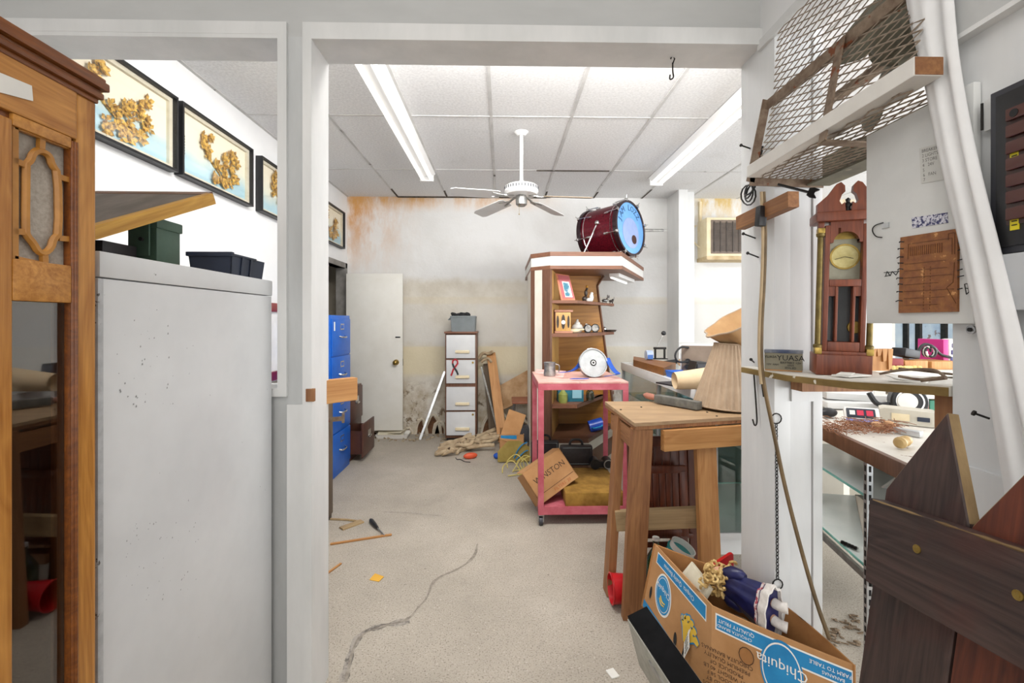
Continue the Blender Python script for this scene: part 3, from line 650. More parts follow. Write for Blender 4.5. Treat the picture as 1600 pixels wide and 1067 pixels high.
# ---- air conditioner in the back wall
acu = thing('air_conditioner', 'old window air conditioner with brown grille set high in the back wall', 'air conditioner', (2.8, YB, 2.2))
a0, a1 = P(1112, 343, y=5.42), P(1180, 396, y=5.42)
MB().b(a0.x - .05, a1.x + .02, 5.44, YB + .02, a1.z - .05, a0.z + .03, .006).put('case', K['cream'], acu)
MB().b(a0.x - .06, a1.x + .04, 5.42, YB, a1.z - .075, a1.z - .03, .004).put('sill', mat('old_wood_sill', 'b29a72', 'cbb894', .7, scale=9), acu)
MB().b(a0.x, a1.x, 5.43, 5.45, a1.z, a0.z, .004).put('grille_panel', mat('brown_ac_panel', '6a5d52', '7f7064', .6, scale=9), acu)
gr = MB()
for k in range(26): gr.b(a0.x + .02, a1.x - .02, 5.422, 5.432, a1.z + .03 + k * (a0.z - a1.z - .06) / 26, a1.z + .036 + k * (a0.z - a1.z - .06) / 26)
for k in range(7): gr.b(a0.x + .03 + k * .075, a0.x + .042 + k * .075, 5.420, 5.430, a1.z + .02, a0.z - .02)
gr.put('grille', mat('dark_ac_slats', '3f3731', '51473f', .6, scale=9), acu)
bp = MB()
p0 = P(1083, 345, y=YB - .01); bp.tube(smooth([P(1088, 352, y=YB - .02), P(1080, 358, y=YB - .03), P(1076, 370, y=YB - .03), P(1088, 382, y=YB - .03), P(1094, 388, y=YB - .06)]), .008, 6).put('power_cord', K['cream'], acu)

# ---- cream four-drawer cabinet against the back wall
wc = thing('filing_cabinet', 'white four-drawer cabinet with cream handles standing against the stained back wall', 'cabinet', (-.5, 5.5, 0))
e0, e1 = P(697, 690, y=5.28), P(743, 690, y=5.28); xa, xb = e0.x, e1.x; zt_ = P(720, 521, y=5.28).z
MB().b(xa - .012, xb + .012, 5.29, 5.62, .05, zt_, .003).put('body', K['walnut'], wc)
MB().b(xa - .02, xb + .02, 5.26, 5.63, zt_, zt_ + .022, .003).put('top', K['walnut_h'], wc)
MB().b(xa, xb, 5.32, 5.6, 0, .06).put('plinth', K['black'], wc)
dz = (zt_ - .10) / 4
for k in range(4):
    z = .085 + k * dz + (.02 if k > 1 else 0)
    dw = MB().b(xa + .004, xb - .004, 5.268, 5.29, z, z + dz - .022, .003).put('drawer', K['cab_white'], wc)
    MB().box(((xa + xb) / 2 + .02, 5.258, z + .075), (.165, .026, .034), None, .010).put('handle', K['cream'], dw)
    if k in (0, 2): MB().cyl((xb - .03, 5.268, z + dz - .05), (xb - .03, 5.262, z + dz - .05), .012).put('lock', K['brass'], dw)
    if k == 2:
        c = V((xa + .105, 5.265, z + .19))
        MB().tube([c + V((x, 0, y)) for x, y in smooth([(-.045, -.10, 0), (-.02, -.03, 0), (.03, .045, 0), (.02, .085, 0), (-.02, .085, 0), (-.03, .045, 0), (.0, -.01, 0), (.02, -.05, 0)], 2) for x, y in [(x, y)]] if False else [c + V((x, 0, y)) for x, y in ((-.045, -.10), (-.02, -.03), (.03, .04), (.028, .07), (0, .088), (-.026, .07), (-.028, .04))], .011, 6).put('ribbon_sticker', mat('red_ribbon', 'b5303a', None, .6), dw)
        MB().tube([c + V((x, -.002, y)) for x, y in ((-.028, .04), (-.015, .005), (.02, -.05), (.035, -.09))], .011, 6).put('ribbon_tail', mat('black_ribbon', '2a2f33', None, .6), dw)
# ---- grey bin on the cabinet
gb = thing('waste_bin', 'grey plastic bin full of black cloth on top of the white four-drawer cabinet', 'bin', ((xa + xb) / 2, 5.42, zt_ + .022))
taper(xa + .06, xb - .01, 5.30, 5.52, zt_ + .022, zt_ + .20, .012, .006).put('body', K['grey_plastic'], gb)
MB().b(xa + .045, xb + .006, 5.285, 5.30, zt_ + .185, zt_ + .205, .004).b(xa + .01, xa + .05, 5.36, 5.46, zt_ + .155, zt_ + .165, .003).bar((xa + .015, 5.41, zt_ + .16), (xa + .055, 5.41, zt_ + .20), .08, .008).put('rim', K['grey_plastic'], gb)
cb = MB()
for k in range(16): cb.ball((xa + .07 + U(0, .24), 5.33 + U(0, .16), zt_ + .205 + U(0, .02)), (U(.03, .06), U(.03, .05), .018), (U(0, 40), U(0, 40), U(0, 90)), 10)
tag(cb.put('black_cloth', mat('black_cloth', '17181a', '2b2c2f', .8, scale=30)), 'crumpled black cloth heaped in the grey bin', 'cloth')
# ---- things leaning on the back wall
tag(board('metal_bar', P(656, 687, z=.004), P(695, 580, y=5.66), .028, .018, K['alu'], None), 'grey metal bar leaning left of the white four-drawer cabinet', 'bar')
lb = thing('timber', 'long bare timber leaning against the wall right of the white cabinet', 'timber', P(784, 690, y=5.2))
board('plank', P(786, 690, y=5.18) + V((0, 0, 0)), P(767, 552, y=5.6), .11, .04, K['pine'], lb, (0, -1, .1))
MB().tube(smooth([P(748, 560, y=5.56), P(754, 551, y=5.55), P(764, 553, y=5.54), P(770, 549, y=5.52)]), .02, 8).tube(smooth([P(752, 566, y=5.54), P(762, 558, y=5.53), P(768, 566, y=5.53)]), .016, 8).put('knotted_rag', K['cloth'], lb)
tag(board('steel_tube', P(781, 686, z=.005), P(752, 573, y=5.40), .022, .022, K['steel'], None), 'thin steel tube leaning between the white cabinet and bare timber', 'tube')
tag(board('dark_plank', P(772, 684, y=5.56), P(762, 568, y=5.67), .11, .02, wood('grey_dark_plank', '5a4c3d', '7d6b56', 2, 18, .7), None), 'dirty grey brown plank leaning behind the steel tube', 'plank')
pl = [P(774, 606, y=5.62), P(846, 566, y=5.62), P(848, 612, y=5.50), P(786, 640, y=5.50)]
n_ = (pl[1] - pl[0]).cross(pl[3] - pl[0]).normalized() * .018
tag(MB().hexa(pl + [p - n_ if n_.y < 0 else p + n_ for p in pl]).put('plywood_sheet', mat('stained_plywood', 'a07a50', 'c2a07a', .75, scale=8, spots=('6d4426', 7, .66))), 'stained plywood sheet slanting behind the timber and chair', 'plywood')
sc_ = thing('school_stool', 'low stool with orange brown seat under the slanted plywood', 'stool', (.25, 5.2, 0))
s0 = P(800, 629, y=5.05); zs = s0.z
MB().box((s0.x + .20, 5.2, zs), (.40, .36, .025), None, .012).put('seat', mat('orange_brown_seat', '8a4f35', 'a0644a', .5, scale=9), sc_)
for dx, dy in ((.03, 5.05), (.37, 5.05), (.03, 5.36), (.37, 5.36)):
    MB().tube([(s0.x + dx, dy, zs - .012), (s0.x + dx + (.02 if dx > .2 else -.02), dy, .0)], .011, 8).put('leg', K['chrome'], sc_)
MB().tube([(s0.x + .03, 5.06, zs * .35), (s0.x + .37, 5.06, zs * .35)], .008, 8).put('stretcher', K['chrome'], sc_)

# ---- tangle of rope and rag on the floor
rg = MB(); rr = random.Random(21)
for k in range(17):
    a = P(rr.uniform(684, 720), rr.uniform(696, 712), z=0); b_ = P(rr.uniform(735, 782), rr.uniform(682, 708), z=0)
    rad = rr.uniform(.012, .026); pts = smooth(wavy(a + V((0, 0, rad + .005)), b_ + V((0, 0, rad + .03 + rr.uniform(0, .08))), 5, .06, rr))
    for p in pts: p.z = max(p.z, rad)
    rg.tube(pts, rad, 8)
for k in range(2):
    c = P(690 + 10 * k, 706, z=.04); rg.tube([c + V((.06 * math.cos(t * .7), .05 * math.sin(t * .7), .02 * math.sin(t))) for t in range(10)], .018, 8)
tag(rg.put('rope_heap', K['cloth']), 'tangled heap of dirty beige rope and rags on the floor before the white cabinet', 'rope')
c = P(735, 712, z=.03); tag(MB().ball(c, (.075, .03, .032), (0, 0, 20)).put('fishing_float', mat('orange_plastic', 'd2532f', None, .5)), 'orange oval float lying against the rope heap', 'float')
c = P(777, 712, z=.03); tag(MB().ball(c, (.04, .035, .03)).ball(c + V((.03, .02, .01)), (.03, .03, .03)).put('blue_rag', K['blue_strap']), 'small crumpled blue rag at the foot of the small banana carton', 'rag')
# ---- small cardboard box, its flap, black box, yellow cord
pb = thing('cardboard_box', 'small opened banana carton on the floor beyond the red cart', 'box', P(800, 722, z=0))
b0, b1 = P(781, 714, z=0), P(828, 732, z=0)
taper(b0.x, b1.x - .05, 4.55, 4.85, 0, .27, .004, .006).put('body', K['card'], pb)
MB().bar(V((b0.x + .08, 4.54, .20)), V((b0.x + .18, 4.62, .48)), .18, .006, (0, -1, .2)).put('flap', K['card'], pb)
MB().b(b0.x + .01, b1.x - .12, 4.545, 4.549, .225, .262).b(b0.x + .03, b0.x + .08, 4.545, 4.549, .06, .12).put('blue_print', K['print_blue'], pb)
yb_ = MB(); yb_.prism([(0, 0), (.33, 0), (.33, .13), (.22, .20), (.1, .2), (0, .10)], .006, frame((b0.x - .02, 4.50, .012), (1, .05, 0), (0, .15, 1))).put('side_panel', mat('olive_carton', '8a7738', 'a08a48', .8, scale=8), pb)
MB().tube(smooth([(b0.x + .14, 4.496, .05), (b0.x + .2, 4.50, .17), (b0.x + .27, 4.52, .20)]), .006, 6).tube(smooth([(b0.x + .16, 4.496, .03), (b0.x + .25, 4.50, .12), (b0.x + .28, 4.51, .12)]), .006, 6).put('printed_stripe', K['print_blue'], pb)
tag(MB().box(P(818, 676, y=4.70) - V((.02, 0, 0)), (.17, .22, .14), (0, 8, 12), .008).put('speaker_box', K['dark_grey']), 'dark grey box lying on the opened small banana carton', 'box')
yc = MB()
for k in range(5):
    a = P(785 + 8 * k, 728 + rr.uniform(0, 12), z=.006); yc.tube(smooth([a, a + V((rr.uniform(-.08, .08), .06, .05)), a + V((.1, rr.uniform(-.05, .1), .14)), a + V((.18, -.05, .006)), a + V((.05, -.1, .006))]), .005, 6)
tag(yc.put('electrical_cord', mat('pale_yellow_cord', 'c6b45a', 'd4c57a', .6)), 'loops of pale yellow cord on the floor beside the small banana carton', 'cord')
pw = MB().tube(smooth(wavy(P(712, 715, z=.005), P(735, 722, z=.005), 4, .03)), .004, 6); tag(pw.put('wire_piece', K['black']), 'thin loose black wire on the floor in front of the rope heap', 'wire')
# ---- white tray with papers by the door
t_ = thing('plastic_tray', 'white plastic tray of papers on the floor by the open door', 'tray', P(614, 682, z=0))
c = P(614, 682, z=0); taper(c.x - .17, c.x + .19, c.y - .10, c.y + .12, 0, .045, .015, .005).put('body', K['porcelain'], t_)
tag(MB().box(c + V((-.02, -.01, .05)), (.30, .18, .012), (3, 4, 8), .002).box(c + V((.0, .0, .066)), (.26, .17, .006), (3, -3, -9)).put('paper_stack', K['paper_old']), 'loose papers lying in the white plastic tray', 'paper')
de = MB(); rr = random.Random(8)
for _ in range(60):
    p = P(rr.uniform(560, 700), rr.uniform(676, 689), z=.006); de.box(p, (rr.uniform(.01, .05), rr.uniform(.01, .03), .012), (rr.uniform(0, 30), rr.uniform(0, 30), rr.uniform(0, 180)))
tag(de.put('plaster_crumbs', mat('plaster_crumb', '8c7a62', 'b8a88e', .95, scale=20)), 'crumbled plaster scattered along the foot of the back wall', 'rubble', None, 'stuff')

# ---- scraps on the floor near the jamb
tag(board('wood_shim', P(533, 826, z=.006), P(566, 814, z=.006), .05, .012, K['pine_grey'], None, (0, 0, 1)), 'short flat wooden shim on the floor near the screwdriver', 'shim')
sd = thing('screwdriver', 'screwdriver with black handle lying on the concrete floor', 'screwdriver', P(588, 822, z=0))
h0, h1, h2 = P(579, 812, z=.014), P(590, 825, z=.014), P(601, 837, z=.008)
MB().tube([h0, h0.lerp(h1, .15), h0.lerp(h1, .6), h1], [.010, .016, .014, .009], 10).put('handle', K['black'], sd); MB().cyl(h1, h2, .005, .004, 8).put('blade', K['steel'], sd)
tag(board('stick', P(516, 850, z=.006), P(612, 835, z=.006), .016, .01, K['pine'], None, (0, 0, 1)), 'long thin wooden stick on the floor below the screwdriver', 'stick')
tag(board('stick', P(508, 898, z=.006), P(533, 880, z=.006), .012, .008, K['pine'], None, (0, 0, 1)), 'short splinter of pale wood by the door jamb', 'stick')
tag(MB().tube(smooth([P(516, 811, z=.005), P(545, 812, z=.005), P(562, 815, z=.005)]), .008, 6).put('dowel', K['pine_grey']), 'short bent grey stick touching the wooden shim', 'stick')
a, b_, c, d = [P(*p, z=.0015) for p in ((577, 906), (586, 896), (600, 901), (592, 909))]
tag(MB().hexa([a, b_, c, d] + [p + V((0, 0, .0015)) for p in (a, b_, c, d)]).put('paper_scrap', mat('orange_paper', 'd9a53c', None, .8)), 'small orange paper scrap on the concrete floor', 'paper')
# ---- hook hanging from the header
hk = MB(); hx = P(1051, 100, y=1.74); hk.tube(smooth([hx + V((0, 0, .005)), P(1051, 112, y=1.74), P(1053, 122, y=1.74), P(1046, 125, y=1.74), P(1047, 117, y=1.74)]), .0028, 6)
hk.tube([hx + V((.0, 0, .0)), P(1054, 92, y=1.74), P(1051, 86, y=1.74), P(1048, 92, y=1.74)], .0028, 6)
tag(hk.put('wire_hook', K['black_metal']), 'bent black wire hook hanging from the white header', 'hook')

# ================================================================== DISPLAY SHELF UNIT
su = thing('display_shelf', 'tall wooden display shelf with white banded canopy and slanted side', 'shelf', (.75, 4.6, 0))
ca, cb_, cc, cdd, ce = (.27, 4.36), (.44, 4.20), (1.11, 4.20), (1.69, 5.42), (.27, 5.42)
cpoly = [ca, cb_, cc, cdd, ce]
def Tz(z): return MX.Translation((0, 0, z))
def inset(p, k):
    cx_ = sum(a[0] for a in p) / len(p); cy_ = sum(a[1] for a in p) / len(p); return [(cx_ + (x - cx_) * k, cy_ + (y - cy_) * k) for x, y in p]
MB().prism(cpoly, .040, Tz(2.003)).put('canopy_top', K['walnut_h'], su)
MB().prism(inset(cpoly, .99), .086, Tz(1.917)).put('canopy_band', mat('white_laminate_band', 'e2e1dd', None, .35), su)
MB().prism(cpoly, .033, Tz(1.884)).put('canopy_edge', K['walnut_h'], su)
cl_ = MB().bar((1.12, 4.55, 1.865), (1.48, 5.25, 1.865), .10, .036, (0, 0, 1), .004).put('canopy_light', K['enamel'], su)
MB().cyl((1.10, 4.58, 1.842), (1.43, 5.24, 1.842), .012).put('tube', K['tube'], cl_)
def along(f): return V((ca[0] + (cb_[0] - ca[0]) * f, ca[1] + (cb_[1] - ca[1]) * f, 0))
for nm, f0, f1, m_, o in (('corner_board', 0, .20, 'walnut', 0), ('corner_panel', .20, .60, 'ivory', .004), ('corner_board', .60, 1, 'walnut', 0)):
    a, b_ = along(f0), along(f1); nb = V((.16, .17, 0)).normalized() * .03; s_ = V((.16, .17, 0)).normalized() * o
    MB().hexa([a + s_, b_ + s_, b_ + nb, a + nb] + [p + V((0, 0, 1.884)) for p in (a + s_, b_ + s_, b_ + nb, a + nb)]).put(nm, K[m_], su)
def wallpanel(nm, p, q, z0, z1, t, m_):
    p, q = V((*p, 0)), V((*q, 0)); n = V((-(q - p).y, (q - p).x, 0)).normalized() * t
    return MB().hexa([v + V((0, 0, z0)) for v in (p, q, q + n, p + n)] + [v + V((0, 0, z1)) for v in (p, q, q + n, p + n)]).put(nm, m_, su)
wallpanel('side_panel', (.455, 4.225), (.60, 4.85), .30, 1.884, .02, K['teak_l'])
wallpanel('outer_side', (.27, 4.37), (.27, 4.90), 0, 1.884, -.02, K['ivory'])
Mx = MX(((1, 0, 0, 0), (0, 0, 1, 4.85), (0, 1, 0, 0), (0, 0, 0, 1)))
MB().prism([(.585, .12), (1.225, .12), (1.035, 1.55), (1.01, 1.78), (1.06, 1.884), (.585, 1.884)], .025, Mx).put('back_panel', K['teak'], su)
MB().tube([(1.232, 4.848, .12), (1.04, 4.848, 1.55), (1.014, 4.848, 1.78), (1.075, 4.82, 1.884)], .013, 4).put('edge_trim', K['walnut'], su)
spoly = [(.462, 4.26), (.70, 4.26), (1.25, 5.08), (1.25, 5.2), (1.10, 4.846), (.595, 4.846)]
for z, h in ((1.570, .028), (1.254, .032), (.585, .035)): MB().prism(spoly, h, Tz(z)).put('shelf', K['walnut_h'], su)
bpoly = [(.44, 4.22), (.80, 4.22), (1.28, 5.0), (1.28, 5.2), (.595, 4.86)]
MB().prism(bpoly, .04, Tz(.27)).put('deck', K['walnut'], su); MB().prism(inset(bpoly, .985), .09, Tz(.18)).put('base_band', K['ivory'], su); MB().prism(inset(bpoly, .96), .18, Tz(0)).put('plinth', K['walnut'], su)
S1, S2, S3, S0 = 1.598, 1.286, .62, .31
# ---- picture frame
pf = thing('photo_frame', 'small leaning picture frame on the upper shelf of the display shelf', 'picture frame', P(886, 470, y=4.5))
q = [P(877, 471, y=4.34), P(899, 470, y=4.34), P(889, 430, y=4.42), P(868, 427, y=4.42)]
q[0].z = q[1].z = S1 + .002
fn_ = lambda u, v, k: q[0].lerp(q[1], u).lerp(q[3].lerp(q[2], u), v) + V((0, -k, 0))
def fq(nm, u0, u1, v0, v1, k0, k1, m_): MB().hexa([fn_(u, v, k1) for u, v in ((u0, v0), (u1, v0), (u1, v1), (u0, v1))] + [fn_(u, v, k0) for u, v in ((u0, v0), (u1, v0), (u1, v1), (u0, v1))]).put(nm, m_, pf)
fq('frame', 0, 1, 0, 1, -.02, .0, mat('orange_pink_frame', 'b86f4e', 'd08a6a', .5, scale=8)); fq('mat_board', .14, .98, .08, .96, 0, .003, mat('pink_mat', 'b8686c', None, .8)); fq('mount', .34, .86, .12, .72, .003, .005, K['paper'])
fq('print', .38, .80, .16, .68, .005, .007, mat('blue_white_print', '3d7d94', 'cfd8da', .6, scale=9, lo=.45, hi=.55))
# ---- figurines
def figurine(c, s, label, m_, parts):
    t = thing('figurine', label, 'figurine', c)
    for nm, mm, balls in parts:
        b = MB()
        for (x, y, z, r) in balls: b.ball(V(c) + V((x, y, z)) * s, tuple(k * s for k in r) if isinstance(r, tuple) else r * s)
        b.put(nm, mm, t)
    return t
dark, wht, gold_ = mat('dark_figurine_glaze', '2d2623', '4b3f38', .35, scale=20), K['porcelain'], mat('golden_glaze', 'b8862f', None, .4)
c = P(917, 469, y=4.62); c.z = S1
figurine(c, 1, 'small figurine group of dark and white birds on the upper shelf', None, (('body', dark, [(-.02, 0, .03, (.03, .025, .03)), (-.01, 0, .09, (.018, .018, .035)), (.0, 0, .13, .014)]), ('wing', wht, [(.045, -.01, .045, (.022, .02, .045)), (.05, 0, .085, .016), (.02, -.02, .02, (.03, .015, .02))]), ('head', gold_, [(.0, 0, .155, .014)])))
c = P(945, 477, y=4.98); c.z = S1
figurine(c, 1, 'small pewter animal figurine at the right end of the upper shelf', None, (('body', K['steel'], [(0, 0, .03, (.035, .018, .018)), (.03, 0, .05, .015), (-.02, 0, .012, (.008, .008, .014)), (.02, 0, .012, (.008, .008, .014))]), ('horn', dark, [(.045, 0, .07, (.006, .006, .02)), (.03, 0, .075, (.006, .006, .02))])))
c = P(955, 478, y=5.05); c.z = S1
figurine(c, .9, 'second tiny antlered figurine at the very end of the upper shelf', None, (('body', dark, [(0, 0, .03, (.03, .015, .016)), (.02, 0, .045, .013), (-.015, 0, .01, (.007, .007, .014)), (.015, 0, .01, (.007, .007, .014))]), ('antler', K['steel'], [(.035, 0, .065, (.005, .005, .02))])))
# ---- wooden box clock
c = P(879, 521, y=4.38); bxc = thing('mantel_clock', 'little wooden box clock with cut-out front on the middle shelf', 'clock', (c.x, c.y, S2))
MB().box((c.x, c.y + .07, S2 + .105), (.155, .14, .20), None, .003).put('case', K['chair_wood'], bxc)
MB().box((c.x + .01, c.y + .07, S2 + .215), (.18, .16, .022), None, .004).box((c.x + .01, c.y + .07, S2 + .01), (.175, .155, .02), None, .003).put('moulding', mat('pink_wood', 'b07a62', 'c08f74', .5, scale=9), bxc)
fp = MB().box((c.x + .005, c.y - .004, S2 + .11), (.145, .012, .18), None, .002).put('front_panel', K['teak_l'], bxc)
for dx, w_, h_ in ((-.048, .024, .12), (.005, .036, .14), (.055, .022, .12)):
    MB().lathe([(0, 0), (.5, 0), (.5, .006), (0, .006)], MX.Translation((c.x + dx, c.y - .011, S2 + .11)) @ MX.Diagonal((w_, 1, h_, 1)) @ MX.Rotation(R(90), 4, 'X'), 20).put('opening', dark, fp)
MB().cyl((c.x + .005, c.y - .017, S2 + .105), (c.x + .005, c.y - .022, S2 + .105), .02).put('dial', K['porcelain'], fp)
# ---- teapot, cup, saucer, clocks
c = P(902, 520, y=4.62); tp_ = thing('teapot', 'white porcelain teapot with gold trim on the middle shelf', 'teapot', (c.x, c.y, S2))
T = MX.Translation((c.x, c.y, S2))
MB().lathe([(.03, 0), (.05, .02), (.058, .05), (.045, .08), (.02, .09)], T).put('body', wht, tp_); MB().lathe([(.03, .085), (.028, .1), (.01, .115), (.014, .13), (0, .138)], T).put('lid', wht, tp_)
MB().tube(smooth([(c.x + .05, c.y, S2 + .03), (c.x + .085, c.y, S2 + .05), (c.x + .095, c.y, S2 + .09)]), [.014, .013, .012, .011, .010, .009, .009, .008, .008, .008][:len(smooth([(0, 0, 0), (1, 0, 0), (2, 1, 0)]))] if False else .010, 8).put('spout', wht, tp_)
MB().tube(smooth([(c.x - .05, c.y, S2 + .07), (c.x - .09, c.y, S2 + .07), (c.x - .08, c.y, S2 + .02), (c.x - .05, c.y, S2 + .025)]), .006, 8).put('handle', gold_, tp_)
c = P(897, 521, y=4.48); t = thing('gravy_boat', 'cream dish lying before the teapot on the middle shelf', 'dish', (c.x, c.y, S2)); MB().ball((c.x, c.y, S2 + .022), (.06, .03, .022)).put('bowl', K['cream'], t); MB().tube([(c.x + .05, c.y, S2 + .03), (c.x + .10, c.y, S2 + .034)], .008, 8).put('handle', K['cream'], t)
def alarm(px, py, y, r, az, label):
    c = P(px, py, y=y); c.z = S2 + r + .004; t = thing('alarm_clock', label, 'clock', c)
    A = MX.Translation(c) @ MX.Rotation(R(az), 4, 'Z') @ MX.Rotation(R(90), 4, 'X')
    MB().lathe([(0, -.03), (r * .9, -.03), (r, -.015), (r, .02), (r * .88, .026), (r * .86, .016)], A, 30).put('case', K['black'], t); MB().lathe([(0, .0175), (r * .84, .0175)], A, 30).put('dial', K['porcelain'], t)
    hd = MB().bar(A @ V((0, 0, .018)), A @ V((r * .5, r * .2, .018)), .005, .002).bar(A @ V((0, 0, .019)), A @ V((-.1 * r, r * .7, .019)), .004, .002); hd.put('hand', K['ink'], t)
    MB().box(c + V((0, 0, -r)), (r * 1.2, .03, .008)).put('foot', K['black'], t)
alarm(918, 512, 4.52, .040, 10, 'round white dial alarm clock in front on the middle shelf')
alarm(930, 510, 4.70, .042, -8, 'second round alarm clock with black base behind the first one')
c = P(953, 521, y=4.95); t = thing('ashtray', 'small dark dish with a silver ball at the right end of the middle shelf', 'dish', (c.x, c.y, S2)); MB().lathe([(0, 0), (.05, 0), (.065, .02), (.055, .022), (.045, .01), (0, .008)], MX.Translation((c.x + .01, c.y, S2))).put('bowl', dark, t); MB().ball((c.x - .06, c.y, S2 + .028), .028).put('ball', K['chrome'], t)
# ---- lower shelf
c = P(892, 634, y=4.40); c.z = S3; t = thing('gift_carton', 'blue green carton with bottle on the low shelf behind the red cart', 'box', c)
MB().box(c + V((.0, .06, .075)), (.25, .11, .15), None, .003).put('carton', mat('teal_carton', '1f5f73', '2e7d8f', .5, scale=6), t); MB().box(c + V((.06, .002, .08)), (.09, .006, .09)).put('printed_panel', mat('pale_blue_print', '8fc0cf', None, .5), t)
b0 = MB(); b0.lathe([(0, 0), (.04, 0), (.046, .03), (.046, .08), (.02, .11), (.012, .13), (0, .13)], MX.Translation(c + V((-.08, -.03, 0)))); b0.put('bottle', mat('amber_green_glass', '7f8a45', 'a5ab63', .1), t)
c = P(922, 633, y=4.5); c.z = S3; tag(MB().lathe([(0, .002), (.036, .002), (.042, .03), (.038, .08), (.028, .09), (.028, .1), (.025, .1), (.025, .088), (.034, .078), (.038, .03), (.033, .006), (0, .006)], MX.Translation(c)).put('glass_jar', glass('jar_glass', 'dfeaea', .3)), 'small clear glass jar beside the blue green carton on the low shelf', 'jar')
c = P(928, 682, y=4.5); c.z = S0; t = thing('mug', 'bright blue mug lying on its side on the bottom deck of the display shelf', 'mug', c)
A = MX.Translation(c + V((.02, 0, .062))) @ MX.Rotation(R(75), 4, 'Y') @ MX.Rotation(R(0), 4, 'X'); MB().lathe([(0, -.07), (.058, -.07), (.06, .07), (.054, .07), (.052, -.06), (0, -.06)], A).put('body', mat('cobalt_glaze', '1d3f9e', '2a55c0', .3, scale=8), t); MB().tube([A @ V(p) for p in smooth([(.0, -.058, .05), (.0, -.10, .04), (0, -.10, -.04), (0, -.058, -.05)])], .008, 8).put('handle', K['print_blue'], t)

# ================================================================== BASS DRUM on the canopy
hd_c = P(985, 358, y=4.56); dr_ = V((.70, -.71, .07)).normalized(); rad = .272
dm = thing('bass_drum', 'dark red bass drum with blue drumhead lying on top of the display shelf', 'drum', (hd_c.x - .18, hd_c.y + .1, 2.043))
hd_c.z = 2.043 + rad + .022
D = frame(hd_c, dr_.cross(V((0, 0, 1))) * -1, dr_.cross(dr_.cross(V((0, 0, 1)))) * -1)
if (D.to_3x3() @ V((0, 0, 1))).dot(dr_) < 0: D = D @ MX.Rotation(math.pi, 4, 'X')
Ln = .45
MB().lathe([(rad - .012, -Ln), (rad - .006, -Ln), (rad - .006, -.02), (rad - .012, -.02)], D, 48).put('shell', mat('wine_red_sparkle', '4a0a18', '6b1122', .18, .35, scale=60), dm)
for z0 in (-Ln - .012, -.035): MB().lathe([(rad - .012, z0), (rad + .010, z0), (rad + .012, z0 + .02), (rad + .010, z0 + .045), (rad - .012, z0 + .045), (rad - .012, z0)], D, 48).put('hoop', mat('black_red_hoop', '1b0d12', '2c131a', .25, scale=9), dm)
for z0 in (-Ln + .055, -.075): MB().lathe([(rad - .008, z0), (rad - .001, z0 + .003), (rad - .008, z0 + .008)], D, 48).put('chrome_band', K['chrome'], dm)
hd = MB().lathe([(0, .0), (rad - .012, .0), (rad - .012, -.006), (0, -.006)], D, 48).put('drumhead', mat('blue_drumhead', '5c93cf', '72aadf', .4, scale=4), dm)
MB().lathe([(0, .001), (.155, .001), (.155, .0025), (0, .0025)], D @ MX.Translation((0, -.05, 0)), 40).put('grey_disc', mat('grey_blue_disc', '8396c2', '94a5cc', .5, scale=5), hd)
MB().lathe([(0, .003), (.046, .003), (.046, .005), (0, .005)], D @ MX.Translation((.055, -.11, 0)), 28).put('port_hole', mat('dark_port', '3a1d15', None, .8), hd)
def arc_txt(s, r, a0, step, size):
    for i, ch in enumerate(s):
        if ch == ' ': continue
        a = R(a0 - step * i); M = D @ MX.Translation((r * math.cos(a), r * math.sin(a), .0015)) @ MX.Rotation(a - math.pi / 2, 4, 'Z')
        lettering('letter', ch, size, mat('dark_blue_letter', '14395f', None, .5) if i == 0 else bpy.data.materials['dark_blue_letter'], hd, M)
arc_txt('JAM LOZZ', .205, 160, 17, .085)
for k in range(8):
    a = 2 * math.pi * (k + .3) / 8; er = V((math.cos(a), math.sin(a), 0))
    for s, z in ((1, .012), (-1, -Ln)):
        b = MB(); z1 = z - s * .13
        b.tube([D @ (er * (rad + .02) + V((0, 0, z))), D @ (er * (rad + .016) + V((0, 0, z1)))], .0045, 8)
        b.box((0, 0, 0), (.03, .03, .022), None, .004, D @ MX.Translation(er * (rad + .016) + V((0, 0, z))) @ MX.Rotation(a, 4, 'Z'))
        b.box((0, 0, 0), (.018, .02, .05), None, .005, D @ MX.Translation(er * (rad + .004) + V((0, 0, z1))) @ MX.Rotation(a, 4, 'Z'))
        b.tube([D @ (er * (rad + .025) + V((0, 0, z))), D @ (er * (rad + .06) + V((0, 0, z + s * .012)))], .004, 6)
        b.put('tension_rod', K['chrome'], dm)
a0 = D @ V((-.20, .18, -.20))
for sx in (-1,):
    o = V((-.62, -.62, .2)).normalized(); p = hd_c - dr_ * .22 + o * rad
    q_ = p + V((-.14, .02, -.32)); MB().tube([p, q_], .007, 8).ball(p, .026).put('spur_leg', K['chrome'], dm)
p = hd_c + V((.10, .10, .04)); MB().tube([p + dr_ * -.1 + V((.16, .1, 0)), p + dr_ * .0 + V((.34, .2, .0))], [.018, .014], 8).tube([p + V((.34, .2, 0)), p + V((.39, .22, .005))], [.008, .002], 8).put('rear_spur', K['steel'], dm)

